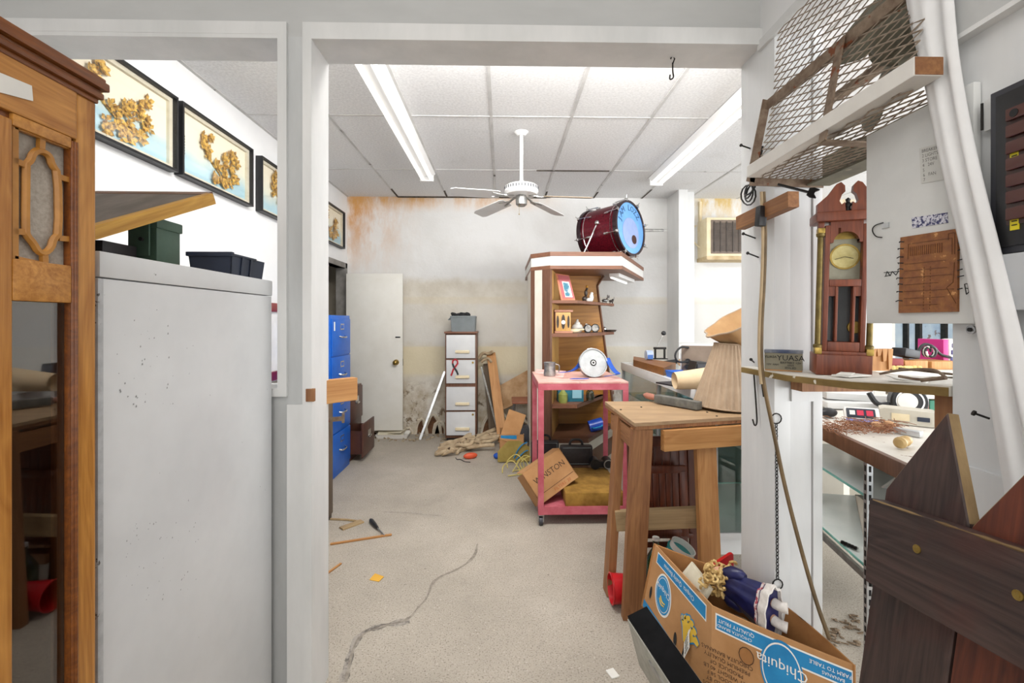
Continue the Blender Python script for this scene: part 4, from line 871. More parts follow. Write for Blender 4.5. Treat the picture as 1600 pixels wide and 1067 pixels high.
# ================================================================== RED CART
FY, BYc = 3.11, 3.76
fl = P(842, 815, z=.1); x0, x1 = .245, .865; zt = .985
rc = thing('utility_cart', 'red angle-iron cart on castors with worn pink top', 'cart', (.55, 3.43, 0))
MB().b(x0, x1, FY, BYc, zt - .012, zt, .002).put('top', K['pink_top'], rc)
fr = MB()
for y in (FY, BYc - .03): fr.b(x0, x1, y, y + .03, zt - .055, zt - .0125)
for x in (x0, x1 - .03): fr.b(x, x + .03, FY + .03, BYc - .03, zt - .055, zt - .0125)
fr.put('top_frame', K['red_paint'], rc)
lw_ = .038
for x, y in ((x0, FY), (x1 - lw_, FY), (x0, BYc - lw_), (x1 - lw_, BYc - lw_)):
    lg = MB().b(x, x + lw_, y, y + .004, .075, zt - .056).b(x if x < .5 else x + lw_ - .004, x + .004 if x < .5 else x + lw_, y + .004, y + lw_, .075, zt - .056).put('leg', K['red_paint'], rc)
    c = V((x + lw_ / 2, y + lw_ / 2, 0)); MB().cyl(c + V((-.012, 0, .030)), c + V((.012, 0, .030)), .028, n=24).put('castor_wheel', K['dark_grey'], lg); MB().b(c.x - .02, c.x - .014, c.y - .015, c.y + .015, .025, .073).b(c.x + .014, c.x + .02, c.y - .015, c.y + .015, .025, .073).b(c.x - .022, c.x + .022, c.y - .018, c.y + .018, .068, .075).put('castor_fork', K['steel'], lg)
MB().b(x0 + .005, x1 - .005, FY + .005, BYc - .005, .105, .112).b(x0 + .004, x1 - .004, FY + .0045, FY + .012, .075, .13).b(x0 + .004, x1 - .004, BYc - .012, BYc - .0045, .075, .13).b(x0 + .0045, x0 + .012, FY + .012, BYc - .012, .075, .13).b(x1 - .012, x1 - .0045, FY + .012, BYc - .012, .075, .13).put('bottom_tray', K['red_paint'], rc)
# things on it
tag(MB().b(x0 + .19, x1 - .02, FY + .03, FY + .58, .113, .215, .016).put('foam_cushion', K['foam']), 'mustard velour cushion lying on the bottom of the red cart', 'cushion')
# WINSTON carton, tipped on its edge against the cart's left leg
wb_ = thing('cardboard_carton', 'open brown carton printed WINSTON tipped up inside the red cart', 'box', (.42, 3.4, .2))
f_ = [P(823, 770, y=3.30), P(847, 792, y=3.16), P(904, 742, y=3.26), P(880, 700, y=3.45)]
A0, A1, A2 = P(847, 790, y=3.19), P(903, 748, y=3.19), P(830, 755, y=3.38)
A0 = P(846, 788, y=3.17); ux = (P(904, 745, y=3.30) - A0); uv = (P(821, 763, y=3.24) - A0); uv = P(879, 717, y=3.34) - P(904, 745, y=3.30)
ux_n = ux.normalized(); uv = (uv - ux_n * uv.dot(ux_n)); wn = ux_n.cross(uv.normalized())
if wn.y < 0: wn = -wn
H_ = uv.length * 1.0; Wd = ux.length; Dp = .17
WB = lambda u, v, k: A0 + ux * u + uv.normalized() * (v * .24) + wn * (k * Dp)
def slab(a, b_, c, d, n, m_, nm): 
    MB().hexa([a, b_, c, d] + [p + n * .005 for p in (a, b_, c, d)]).put(nm, m_, wb_)
slab(WB(0, 0, 0), WB(1, 0, 0), WB(1, 1, 0), WB(0, 1, 0), wn, K['card'], 'front_side'); slab(WB(0, 0, 1), WB(1, 0, 1), WB(1, 1, 1), WB(0, 1, 1), wn, K['card_in'], 'back_side')
slab(WB(0, 0, .03), WB(1, 0, .03), WB(1, 0, 1), WB(0, 0, 1), uv.normalized(), K['card'], 'base'); slab(WB(1, 0, .0), WB(1, 0, 1), WB(1, 1, 1), WB(1, 1, 0), -ux_n, K['card'], 'end_side'); slab(WB(0, 0, .0), WB(0, 0, 1), WB(0, 1, 1), WB(0, 1, 0), ux_n, K['card'], 'end_side')
slab(WB(0, 1, 0), WB(1, 1, 0), WB(1, 1.12, .75), WB(0, 1.12, .75), V((0, 0, .5)), K['card'], 'flap')
lettering('lettering', 'WINSTON', .058, K['print_brown'], wb_, None, lambda x, y: WB(.52, .60, -.004) + ux_n * x + uv.normalized() * y)
MB().bar(WB(.03, .22, -.004), WB(.97, .22, -.004), .003, .001, wn).put('printed_line', K['print_brown'], wb_)
lettering('lettering', 'FILTERS  20', .03, mat('faded_orange_print', 'a5552a', None, .8), wb_, None, lambda x, y: WB(.62, .10, -.004) + ux_n * x + uv.normalized() * y)
# cases standing behind
def case_(a, b_, y, label, zt_, zb, lean=.05, handle=True):
    p0, p1 = P(a, 700, y=y), P(b_, 700, y=y); t = thing('hard_case', label, 'case', ((p0.x + p1.x) / 2, y, zb))
    M = frame((p0.x, y, zb), (1, 0, 0), (0, lean, 1)); w_ = p1.x - p0.x; h_ = zt_ - zb
    MB().box((w_ / 2, h_ / 2, -.04), (w_, h_, .075), None, .02, M).put('shell', K['leather'], t)
    e = .018; MB().tube([M @ V(v) for v in ((e, e, -.001), (w_ - e, e, -.001), (w_ - e, h_ - e, -.001), (e, h_ - e, -.001))], .003, 6, True).put('piping', K['grey_plastic'], t)
    if handle: MB().tube([M @ V(v) for v in smooth([(w_ * .3, h_, -.04), (w_ * .35, h_ + .045, -.04), (w_ * .65, h_ + .045, -.04), (w_ * .7, h_, -.04)])], .010, 8).put('handle', K['black'], t)
    return t
case_(876, 927, 3.70, 'black hard case with pale piping standing at the back of the red cart', P(900, 697, y=3.70).z, .220)
case_(830, 874, 3.99, 'second dark case standing on the floor behind the red cart', P(850, 690, y=3.99).z, .004, .05, True)
c = P(942, 742, y=3.62); t = thing('binoculars', 'black binocular-like gadget behind the cushion at the rear right of the red cart', 'binoculars', (c.x, c.y, .113))
MB().cyl((c.x - .06, c.y, .218 + .04), (c.x - .06, c.y + .10, .218 + .04), .04).box((c.x, c.y + .05, .25), (.08, .06, .05), None, .008).cyl((c.x + .045, c.y, .258), (c.x + .045, c.y + .10, .258), .04).put('body', K['black'], t)
MB().ring((0, 0, 0), .038, .03, .004, MX.Translation((c.x + .045, c.y - .001, .258)) @ MX.Rotation(R(90), 4, 'X')).put('lens_ring', K['steel'], t)
# top: tin cup, drum pad, straps, papers
c = P(859, 577, y=3.45); c.z = zt; t = thing('tin_mug', 'dented tin mug at the left on the pink cart top', 'mug', c)
MB().lathe([(0, .001), (.045, .001), (.047, .02), (.041, .06), (.046, .105), (.043, .105), (.038, .06), (.043, .02), (0, .008)], MX.Translation(c)).put('body', K['steel'], t); MB().tube(smooth([c + V((.042, 0, .09)), c + V((.075, 0, .085)), c + V((.07, 0, .03)), c + V((.044, 0, .025))]), .005, 8).put('handle', K['steel'], t)
c = P(927, 568, y=3.36); t = thing('practice_drum', 'round grey practice drum pad tilted up on the pink cart top', 'drum', (c.x, c.y, zt))
r_ = .108; c.z = zt + r_ * .97 + .004; A = frame(c, (1, .12, 0), (.03, .28, 1)); 
MB().lathe([(0, -.05), (r_ * .93, -.05), (r_ * .97, -.045), (r_ * .97, -.004), (0, -.004)], A, 44).put('shell', K['grey_plastic'], t); MB().lathe([(0, .0), (r_ * .9, .0), (r_ * .93, -.004)], A, 44, None, False).put('pad', K['drum_head'], t)
MB().ring((0, 0, -.012), r_ * 1.0, r_ * .92, .018, A, 44).put('rim', K['chrome'], t)
bd_ = MB().lathe([(0, .001), (.024, .001), (.024, .003), (0, .003)], A, 24).put('badge', K['ink'], t); MB().ring((0, 0, .003), .015, .009, .001, A, 20).put('badge_ring', K['print_white'], bd_)
MB().tube([A @ V((r_ * math.cos(k), r_ * math.sin(k), -.01)) for k in (1.2, 1.6, 1.9)], .008, 6).put('lug', K['steel'], t)
sb = MB()
def strap(pts, w_): 
    pp = smooth(pts); L = [(p + V((w_ * .42, w_ * .4, 0)), p - V((w_ * .42, w_ * .4, 0))) for p in pp]
    for (a, b1), (c1, d1) in zip(L, L[1:]): sb.hexa([a, b1, d1, c1] + [v + V((0, 0, .004)) for v in (a, b1, d1, c1)])
z_ = zt + .002
strap([P(877, 582, y=3.30), P(893, 581, y=3.32), P(905, 572, y=3.38), P(910, 560, y=3.42)], .05)
strap([P(949, 560, y=3.40), P(955, 573, y=3.36), P(962, 582, y=3.30), P(968, 585, y=3.26), P(948, 588, y=3.22)], .05)
strap([P(893, 592, y=3.18), P(918, 592, y=3.18)], .035)
for v in sb.bm.verts: v.co.z = max(v.co.z, zt + .001)
tag(sb.put('shoulder_strap', K['blue_strap']), 'blue webbing strap draped around the grey drum pad on the cart', 'strap')
tag(MB().hexa([P(836, 583, z=zt + .001), P(880, 590, z=zt + .001), P(884, 580, z=zt + .001), P(838, 577, z=zt + .001)] + [p + V((0, 0, .003)) for p in (P(836, 583, z=zt), P(880, 590, z=zt), P(884, 580, z=zt), P(838, 577, z=zt))]).put('paper_sheet', mat('pink_stained_paper', 'dba79f', 'e8c4bc', .8, scale=10)), 'pink stained paper lying at the left end of the cart top', 'paper')

# ================================================================== GLASS COUNTER in the main room
gx0, gx1, gy0, gy1, gz = 1.25, 1.85, 2.68, 4.75, .97
gc = thing('display_counter', 'long white-topped glass display counter behind the wooden stand', 'counter', (1.5, 3.6, 0))
MB().b(gx0 - .01, gx1 + .01, gy0 - .01, gy1, gz - .075, gz - .008, .003).put('top_frame', K['white'], gc)
MB().b(gx0 + .03, gx1 - .03, gy0 + .03, gy1 - .03, gz - .008, gz).put('top_glass', mat('frosted_counter_glass', 'ccd3d1', 'dce1df', .15), gc)
MB().b(gx0 - .01, gx0 + .03, gy0 - .01, gy1, gz - .009, gz + .001).b(gx1 - .03, gx1 + .01, gy0 - .01, gy1, gz - .009, gz + .001).b(gx0 + .03, gx1 - .03, gy0 - .01, gy0 + .03, gz - .009, gz + .001).b(gx0 + .03, gx1 - .03, gy1 - .03, gy1, gz - .009, gz + .001).put('top_rim', K['white'], gc)
for x, y in ((gx0, gy0), (gx1 - .03, gy0), (gx0, gy1 - .03), (gx1 - .03, gy1 - .03), (gx0, 3.65)): MB().b(x, x + .03, y, y + .03, .14, gz - .075).put('post', K['alu'], gc)
MB().b(gx0, gx1, gy0, gy1 - .02, .10, .14, .002).b(gx0 + .02, gx1 - .02, gy0 + .03, gy1 - .03, 0, .10).put('base', K['white'], gc)
MB().b(gx0 + .012, gx0 + .016, gy0 + .03, gy1 - .05, .14, gz - .075).put('front_glass', K['glass'], gc); MB().b(gx0 + .03, gx1 - .03, gy0 + .012, gy0 + .016, .14, gz - .075).put('end_glass', K['glass'], gc)
MB().b(gx1 - .02, gx1 - .01, gy0 + .03, gy1 - .05, .14, gz - .075).put('back_panel', K['white'], gc)
for z in (.42, .66): 
    sh_ = MB().b(gx0 + .04, gx1 - .04, gy0 + .05, gy1 - .06, z, z + .007).put('glass_shelf', K['green_glass'], gc); MB().b(gx0 + .034, gx0 + .04, gy0 + .05, gy1 - .06, z, z + .007).b(gx0 + .04, gx1 - .04, gy0 + .044, gy0 + .05, z, z + .007).put('shelf_edge', K['glass_edge'], sh_)
# things on the counter
a_, b_, c_ = P(976, 567, z=gz + .02), P(1036, 582, z=gz + .02), P(1052, 575, z=gz + .02)
bz = gz + .002; wd = [P(973, 572, z=bz), P(1037, 587, z=bz), P(1056, 578, z=bz), P(990, 566, z=bz)]
for v in wd: v.x = max(v.x, gx0 + .0)
t = thing('wood_slab', 'thick brown wooden slab lying on the glass counter', 'board', wd[0])
MB().hexa(wd + [v + V((0, 0, .062)) for v in wd]).put('board', wood('brown_slab', '7a4c26', 'a06a38', 0, 16, .5), t)
sz = bz + .063
c = P(1014, 562, z=sz); t = thing('tape_roll', 'small blue and white roll standing on the wooden slab', 'tape', c)
MB().cyl(c + V((-.03, 0, .045)), c + V((.03, 0, .045)), .045).put('roll', mat('pale_blue_roll', '9fb4d4', 'd5dbe4', .4, scale=9), t); MB().box(c + V((0, -.043, .03)), (.05, .006, .04)).put('label', mat('mid_blue_label', '4a72b8', None, .5), t)
c = P(1031, 561, z=sz); t = thing('vise_stand', 'small black metal stand with round knob on an arm beside the roll', 'stand', c)
for dx in (-.045, .045): MB().b(c.x + dx - .007, c.x + dx + .007, c.y - .01, c.y + .01, sz, sz + .10).put('upright', K['black_metal'], t)
MB().b(c.x - .06, c.x + .06, c.y - .014, c.y + .014, sz + .095, sz + .115, .003).put('crossbar', K['black_metal'], t); MB().b(c.x - .065, c.x + .065, c.y - .04, c.y + .04, sz, sz + .008).put('base', K['black_metal'], t)
MB().tube([c + V((-.03, 0, .11)), c + V((-.005, 0, .16)), c + V((.035, 0, .24))], .005, 8).put('arm', K['steel'], t); MB().ball(c + V((.037, 0, .25)), (.024, .016, .022)).put('knob', K['black'], t)
c = P(1052, 573, z=gz + .005); t = thing('hand_drill', 'small black and steel tool lying at the end of the wooden slab', 'tool', c)
MB().cyl(c + V((-.07, .04, .03)), c + V((.04, .05, .045)), .022).put('body', K['black'], t); MB().cyl(c + V((.04, .05, .045)), c + V((.09, .05, .05)), .028, .02).put('chuck', K['chrome'], t); MB().ball(c + V((.07, .0, .04)), (.03, .03, .035)).put('knob', mat('beige_knob', 'bb9a7c', None, .5), t)
p0 = P(1063, 590, y=3.55); p0.z = gz + .001; t = thing('microwave', 'brown backed appliance box with a black cable standing on the glass counter', 'appliance', p0)
WM = frame(p0, (.93, -.365, 0), (0, 0, 1)); ww, wh = .275, .25            # local z points towards the viewer
MB().b(0, ww, 0, wh, -.30, 0, .005, WM).put('case', mat('white_appliance', 'd5d5d4', None, .4), t); MB().b(.008, ww - .010, .006, wh - .010, 0, .006, .001, WM).put('back_panel', mat('brown_metal_back', '6f5f52', '807062', .5, scale=6), t)
for h in (.12, .075): MB().cyl(WM @ V((.055, h, .006)), WM @ V((.055, h, .03)), .020).put('socket', K['black'], t)
MB().tube(smooth([WM @ V(v) for v in ((.055, .12, .03), (-.02, .11, .07), (-.045, .17, .08), (.0, .235, .06), (.06, .225, .008))]), .008, 8).put('cable', K['black'], t)
c = P(1131, 590, y=3.45); tag(MB().lathe([(0, 0), (.055, 0), (.06, .05), (.06, .15), (.05, .19), (.03, .2), (0, .2)], MX.Translation((c.x - .05, 3.6, gz + .001))).put('grey_canister', K['grey_plastic']), 'grey round canister right of the brown backed appliance', 'canister')
c = P(1062, 590, z=gz); t = thing('plastic_basket', 'small bright blue basket on the edge of the glass counter', 'basket', c)
taper(c.x - .07, c.x + .09, c.y - .06, c.y + .08, gz + .001, gz + .05, .01).put('body', mat('bright_blue_plastic', '1f63c4', None, .4), t)
c = P(1092, 588, y=3.10); t = thing('label_printer', 'black electronic gadget with a white label on the glass counter', 'gadget', (c.x, 3.1, gz))
prf = [(-.13, 0), (.13, 0), (.125, .03), (.07, .05), (.05, .15), (-.03, .155), (-.06, .05), (-.125, .03)]
MB().prism(prf, .12, MX(((1, 0, 0, c.x), (0, 0, 1, 3.06), (0, 1, 0, gz + .001), (0, 0, 0, 1)))).put('body', K['black'], t); MB().b(c.x - .02, c.x + .04, 3.055, 3.06, gz + .02, gz + .05).put('label', K['paper'], t)
MB().b(c.x - .03, c.x + .05, 3.052, 3.06, gz + .065, gz + .14, .003).put('keypad', K['dark_grey'], t)
tag(MB().box(P(1068, 599, z=gz + .008), (.30, .20, .010), (0, 0, 20)).put('black_folder', K['leather']), 'thin dark folder lying below the blue basket on the counter', 'folder')

# ================================================================== WOODEN STAND (front right of the doorway)
A, B_, Cc, Dd = V((.610, 2.09, 0)), V((1.40, 2.275, 0)), V((1.38, 2.655, 0)), V((.600, 2.66, 0))
tz = .93
ws = thing('work_stand', 'rough timber work stand with plywood top in front of the glass counter', 'table', (.85, 2.4, 0))
def flat(pts, z0, z1): return MB().hexa([V((p.x, p.y, z0)) for p in pts] + [V((p.x, p.y, z1)) for p in pts])
flat([A, B_, Cc, Dd], tz - .016, tz).put('tabletop', K['ply'], ws)
flat([A + V((.006, .006, 0)), B_ + V((0, .006, 0)), Cc, Dd], tz - .034, tz - .0165).put('under_board', K['pine_old'], ws)
zl = tz - .035
e_ = (B_ - A).normalized(); n_ = V((e_.y, -e_.x, 0))
board('leg', P(988, 966, z=0), A + e_ * .045 + V((0, .03, zl)), .098, .04, K['pine_old'], ws, (0, -1, 0))
board('leg', P(951, 926, z=0), V((.625, 2.42, zl)), .04, .092, K['pine_old'], ws, (0, -1, 0))
board('leg', V((1.005, 2.17, 0)), V((1.005, 2.255, zl)), .098, .04, K['pine'], ws, (0, -1, 0))
board('leg', V((1.05, 2.70, 0)), V((1.05, 2.66, zl)), .092, .04, K['pine_old'], ws, (0, -1, 0))
ap = A + e_ * .145 - V((0, .0, 0)); board('apron', V((ap.x, ap.y + .0, tz - .089)), V((B_.x, B_.y + .0, tz - .089)), .098, .034, K['pine'], ws, n_)
board('apron', V((.64, 2.56, tz - .085)), V((1.10, 2.66, tz - .085)), .09, .034, K['pine_old'], ws, (0, -1, 0))
board('brace', P(962, 813, y=2.33), P(1098, 807, y=2.27), .10, .036, K['pine_grey'], ws, (0, -1, 0))
board('side_rail', (.633, 2.14, .835), (.633, 2.58, .835), .09, .036, K['pine_old'], ws, (1, 0, 0))
# rasp on the stand
t = thing('rasp_file', 'thick grey sharpening file with a pinkish wooden handle on the stand top', 'file', P(1050, 630, z=tz))
h0, h1, h2 = P(1007, 617, z=tz + .03), P(1026, 622, z=tz + .03), P(1093, 634, z=tz + .026)
MB().tube([h0, h0.lerp(h1, .2), h0.lerp(h1, .6), h1], [.010, .018, .019, .013], 12).put('handle', mat('pink_wood_handle', '9a6252', 'b07a66', .5, scale=9), t)
MB().bar(h1, h2, .05, .042, (0, 0, 1), .003).put('blade', mat('grey_whetstone', '55544f', '6c6a64', .7, scale=30), t)
nl = MB(); 
for px, py in ((970, 640), (1002, 636), (1055, 634), (1105, 644), (1120, 650)): nl.ball(P(px, py, z=tz + .001), (.006, .006, .003), None, 8)
nl.put('nail_heads', K['black_metal'], ws)
# lampshades
def pleated(name, c, r0, r1, h, M, label, m_, n=40, amp=.018, rows=1):
    t = thing(name, label, 'lampshade', c)
    MB().grid(lambda u, v: M @ V(((r0 + (r1 - r0) * v) * (1 + amp * math.cos(n * 2 * math.pi * u)) * math.cos(2 * math.pi * u), (r0 + (r1 - r0) * v) * (1 + amp * math.cos(n * 2 * math.pi * u)) * math.sin(2 * math.pi * u), h * v)), n * 6, 6, True).put('pleated_cover', m_, t, True, 60)
    MB().grid(lambda u, v: M @ V(((r0 * .96 + (r1 - r0) * .96 * v) * math.cos(2 * math.pi * u), (r0 * .96 + (r1 - r0) * .96 * v) * math.sin(2 * math.pi * u), h * v)), 48, 2, True).put('lining', K['shade_c'], t)
    for r, z in ((r0, 0), (r1, h)): MB().tube([M @ V((r * 1.005 * math.cos(a * .2618), r * 1.005 * math.sin(a * .2618), z)) for a in range(24)], .005, 6, True).put('ring', m_, t)
    return t
pleated('lampshade', (1.215, 2.45, tz), .165, .075, .335, MX.Translation((1.215, 2.45, tz + .012)) @ MX.Rotation(R(3), 4, 'Y'), 'tan pleated cone lampshade standing on the wooden stand', K['shade'], 30, .038)
sh = P(1140, 545, y=2.52)
M = MX.Translation((1.385, 2.45, tz + .345)) @ MX.Rotation(R(-30), 4, 'Y')
t = thing('lampshade', 'upturned wide pleated lampshade stacked askew on top of the tan cone shade', 'lampshade', (1.3, 2.45, tz + .39))
MB().grid(lambda u, v: M @ V(((.10 + .10 * v) * (1 + .05 * math.cos(8 * 2 * math.pi * u)) * math.cos(2 * math.pi * u), (.10 + .10 * v) * (1 + .05 * math.cos(8 * 2 * math.pi * u)) * math.sin(2 * math.pi * u), .17 * v)), 96, 4, True).put('cover', mat('tan_fabric_panels', 'a9835a', 'b89468', .85, scale=10), t, True, 60)
MB().tube([M @ V((.205 * (1 + .05 * math.cos(8 * a * .1309)) * math.cos(a * .1309), .205 * (1 + .05 * math.cos(8 * a * .1309)) * math.sin(a * .1309), .17)) for a in range(48)], .005, 6, True).put('rim', K['shade'], t)
c0 = P(1056, 607, z=gz + .10); c0 = P(1058, 606, y=2.86); M = MX.Translation(c0) @ MX.Rotation(R(88), 4, 'Y') @ MX.Rotation(R(90), 4, 'Z')
t = thing('lampshade', 'smooth cream paper lampshade lying on its side on the glass counter', 'lampshade', c0)
c0.x = max(c0.x, 1.12); c0.z = gz + .09
M = MX.Translation((1.115, 2.87, gz + .07)) @ MX.Rotation(R(90), 4, 'Y')
MB().lathe([(.052, 0), (.075, .30), (.073, .30), (.050, 0)], MX.Translation((1.065, 2.80, gz + .062)) @ MX.Rotation(R(86), 4, 'Y'), 40, None, False).put('cover', K['shade_c'], t)
# folding chairs behind the stand
def fold_chair(px0, px1, pytop, y, label, solid):
    a, b_ = P(px0, pytop, y=y), P(px1, pytop, y=y); t = thing('folding_chair', label, 'chair', ((a.x + b_.x) / 2, y, 0), 0, 'folding chairs behind the timber stand')
    w_ = b_.x - a.x; zt2 = a.z; ln = .05
    for s, x in ((0, a.x + .02), (1, b_.x - .02)): board('frame_leg', (x, y + .02, 0), (x, y + .02 + ln, zt2 - (.05 if solid else .0)), .042, .022, K['chair_wood'], t)
    M = frame((a.x, y, 0), (1, 0, 0), (0, ln / zt2, 1))
    if solid:
        x0, x1, z0, z1 = .0, w_, zt2 - .36, zt2
        MB().box(((x0 + x1) / 2, z1 - .022, .0), (w_, .044, .024), None, .010, M).put('top_rail', K['chair_wood'], t)
        MB().box((.022, (z0 + z1) / 2 - .02, 0), (.044, z1 - z0, .024), None, .008, M).put('side_rail', K['chair_wood'], t); MB().box((w_ - .022, (z0 + z1) / 2 - .02, 0), (.044, z1 - z0, .024), None, .008, M).put('side_rail', K['chair_wood'], t)
        MB().box((w_ / 2, z0, 0), (w_, .04, .022), None, .006, M).put('bottom_rail', K['chair_wood'], t)
        n = 5
        for k in range(n): MB().box((.045 + (w_ - .09) * (k + .5) / n, (z0 + z1) / 2, -.004), ((w_ - .09) / n - .003, z1 - z0 - .05, .012), None, .001, M).put('seat_slat', K['chair_wood'], t)
    else:
        n = 6
        MB().box((w_ / 2, zt2 - .03, .0), (w_ - .06, .06, .02), None, .008, M).put('back_rail', K['chair_wood'], t)
        for k in range(n): MB().box((.05 + (w_ - .1) * (k + .5) / n, zt2 - .26, -.004), ((w_ - .1) / n - .004, .40, .012), None, .001, M).put('seat_slat', K['chair_wood'], t)
        MB().box((w_ / 2, zt2 - .48, .0), (w_ - .06, .04, .02), None, .006, M).put('back_rail', K['chair_wood'], t)
    MB().box((w_ / 2, .18, .0), (w_ - .06, .028, .018), None, .006, M).put('stretcher', K['chair_wood'], t)
fold_chair(1000, 1078, 731, 2.46, 'folded slatted wooden chair, nearest behind the timber stand, rounded seat edge', True)
fold_chair(985, 1092, 684, 2.565, 'second folded slatted wooden chair, taller, right behind the first', False)
# bottle and striped cup under the stand
c = P(1012, 872, z=0); c = V((.80, 2.36, 0)); t = thing('glass_bottle', 'green glass bottle on the floor under the timber stand', 'bottle', c)
MB().lathe([(0, 0), (.05, 0), (.055, .02), (.055, .15), (.03, .2), (.016, .22), (.016, .26), (0, .26)], MX.Translation(c)).put('body', K['green_bottle'], t); MB().cyl(c + V((0, 0, .26)), c + V((0, 0, .275)), .018).put('cap', K['print_white'], t)
c = V((.93, 2.40, 0)); t = thing('striped_cup', 'white cup with teal stripes tipped over under the timber stand', 'cup', c)
M = MX.Translation(c + V((-.03, 0, .105))) @ MX.Rotation(R(24), 4, 'Y') @ MX.Rotation(R(12), 4, 'X')
MB().lathe([(0, -.08), (.052, -.08), (.066, .13), (.060, .13), (.048, -.07), (0, -.07)], M).put('body', K['porcelain'], t)
for k in range(5): MB().lathe([(.0535 + .0028 * k * 1.5, -.055 + .035 * k), (.0545 + .0030 * k * 1.5, -.04 + .035 * k)], M).put('stripe', mat('teal_stripe', '2d8f8f', None, .4) if not k else bpy.data.materials['teal_stripe'], t)
# red things on the floor
c = P(968, 925, z=.07); t = thing('red_bucket', 'red plastic tub lying on its side behind the near leg of the stand', 'tub', (.60, 2.24, 0))
MB().lathe([(0, 0), (.075, .0), (.085, .02), (.098, .16), (.104, .165), (.096, .168), (.08, .03), (0, .02)], MX.Translation((.70, 2.238, .082)) @ MX.Rotation(R(-90), 4, 'Y') @ MX.Diagonal((.72, .68, 1, 1))).put('body', K['red'], t)
q = P(1158, 868, y=1.93); tag(MB().prism([(0, 0), (.20, .0), (.20, .36), (.19, .36), (.02, .26)], .02, frame((q.x - .19, 2.0, .0), (1, 0, 0), (0, .1, 1))).put('red_sign', K['red']), 'red plastic sheet with a slanting edge standing by the white post', 'sheet')

# ================================================================== RIGHT POST AND ITS HARDWARE
def nail(px, py, y, dx, dz, label):
    p = P(px, py, y=y) if y else P(px, py, x=OR - .001)
    t = MB().cyl(p, p + V((dx, -.02, dz)), .0028, n=8).cyl(p + V((dx, -.02, dz)), p + V((dx * 1.06, -.0212, dz * 1.06)), .006, n=8); tag(t.put('nail', K['black_metal']), label, 'nail', 'nails in the white post')
nail(1185, 402, None, -.05, .012, 'black nail in the white post just below the wooden bracket')
nail(1180, 372, None, -.055, .012, 'long black nail in the white post at the bracket, in front of the air conditioner')
nail(1178, 566, None, -.022, .012, 'short bent nail in the white post right above the painted shelf')
nail(1172, 232, None, -.045, .004, 'thin nail high on the white post beside the hanging black tools')
hk = MB(); hk.tube(smooth([P(1178, 585, x=OR - .008), P(1182, 640, x=OR - .010), P(1183, 662, x=OR - .010), P(1179, 666, x=OR - .03), P(1176, 655, x=OR - .03)]), .0028, 6)
tag(hk.put('wire_hook', K['black_metal']), 'long black wire hook hanging from the shelf on the white post', 'hook')
tag(MB().tube([P(1189, 590, x=OR - .006), P(1193, 620, x=OR - .006)], .0024, 6).put('wire_pin', K['black_metal']), 'short black wire hanging beside the long hook on the white post', 'wire')
# wooden bracket
tag(board('wood_bracket', P(1157, 349, x=OR - .045), P(1240, 311, x=OR - .045), .05, .036, K['pine_old'], None, (-1, 0, 0)), 'brown wooden batten nailed slantwise to the white post under the fan cage', 'batten')
# chain with rings
chn = thing('chain', 'long twisted steel chain hanging down the white post from a ring', 'chain', P(1212, 660, x=OR - .012))
top, bot = P(1213, 662, y=1.572), P(1215, 905, y=1.572); N = 46
lk = MB()
for k in range(N):
    c = top.lerp(bot, (k + .5) / N); hh = (top - bot).length / N * .8
    Mk = MX.Translation(c) @ MX.Rotation(R(90 * (k % 2) + 20), 4, 'Z')
    lk.tube([Mk @ V((.0045 * math.cos(a), 0, hh * .75 * math.sin(a))) for a in (0, .8, 1.57, 2.4, 3.14, 4, 4.7, 5.5)], .0016, 5, True)
lk.put('links', K['black_metal'], chn)
for z, c in ((0, top + V((0, 0, .018))), (1, bot - V((0, 0, .018)))):
    MB().tube([c + V((.018 * math.cos(a * .5236), 0, .018 * math.sin(a * .5236))) for a in range(12)], .0022, 6, True).put('ring', K['black_metal'], chn)
# tan hose / cord
hp = [P(1193, 300, y=1.545), P(1196, 360, y=1.545), P(1194, 440, y=1.545), P(1190, 500, y=1.55), P(1189, 560, y=1.545), P(1193, 600, y=1.53), P(1210, 680, y=1.545), P(1226, 760, y=1.535), P(1252, 860, y=1.50), P(1275, 940, y=1.48), P(1296, 998, y=1.44)]
hs = smooth(hp, 3); hz = thing('power_cable', 'thick tan cable hanging from the fan cage down past the post to the floor', 'cable', hp[0])
MB().tube(hs, .0065, 10).put('cord', K['cable'], hz)
MB().tube([p + V((-.009, -.002, 0)) for p in smooth(hp[:6], 3)], .005, 8).put('second_strand', mat('pale_cord', 'a08a68', 'b39d7c', .6), hz)
p = P(1189, 338, y=1.54); MB().box(p, (.03, .026, .07), (0, 5, 8), .006).put('plug', K['black'], hz)
# black tools and coil under the cage
cl = MB(); c = P(1172, 296, x=OR - .03)
for k in range(4):
    r = .020 + .005 * k; cl.tube([c + V((.01 * math.sin(a * .5 + k), r * 1.5 * math.cos(a * .5236) + .004 * k, r * math.sin(a * .5236) - .006 * k)) for a in range(12)], .003, 6, True)
tag(cl.put('wire_coil', K['black']), 'small coil of black wire hanging at the lower corner of the fan cage', 'wire')
tag(MB().tube([P(1187, 228, x=OR - .03), P(1183, 250, x=OR - .03), P(1178, 276, x=OR - .03)], [.014, .013, .009], 8).put('tool_handle', K['black']), 'black tool handle hanging upright beside the fan cage corner', 'tool')
t = thing('wrench', 'open-ended steel wrench sticking out from under the fan cage', 'wrench', P(1250, 298, y=1.52))
w0, w1 = P(1215, 288, y=1.54), P(1262, 300, y=1.50)
MB().bar(w0, w1, .012, .006).put('shaft', K['black_metal'], t); MB().prism([(0, -.012), (.012, -.018), (.03, -.016), (.02, -.005), (.02, .005), (.03, .016), (.012, .018), (0, .012)], .007, frame(w1, (w1 - w0), (0, .3, 1))).put('jaw', K['black_metal'], t)

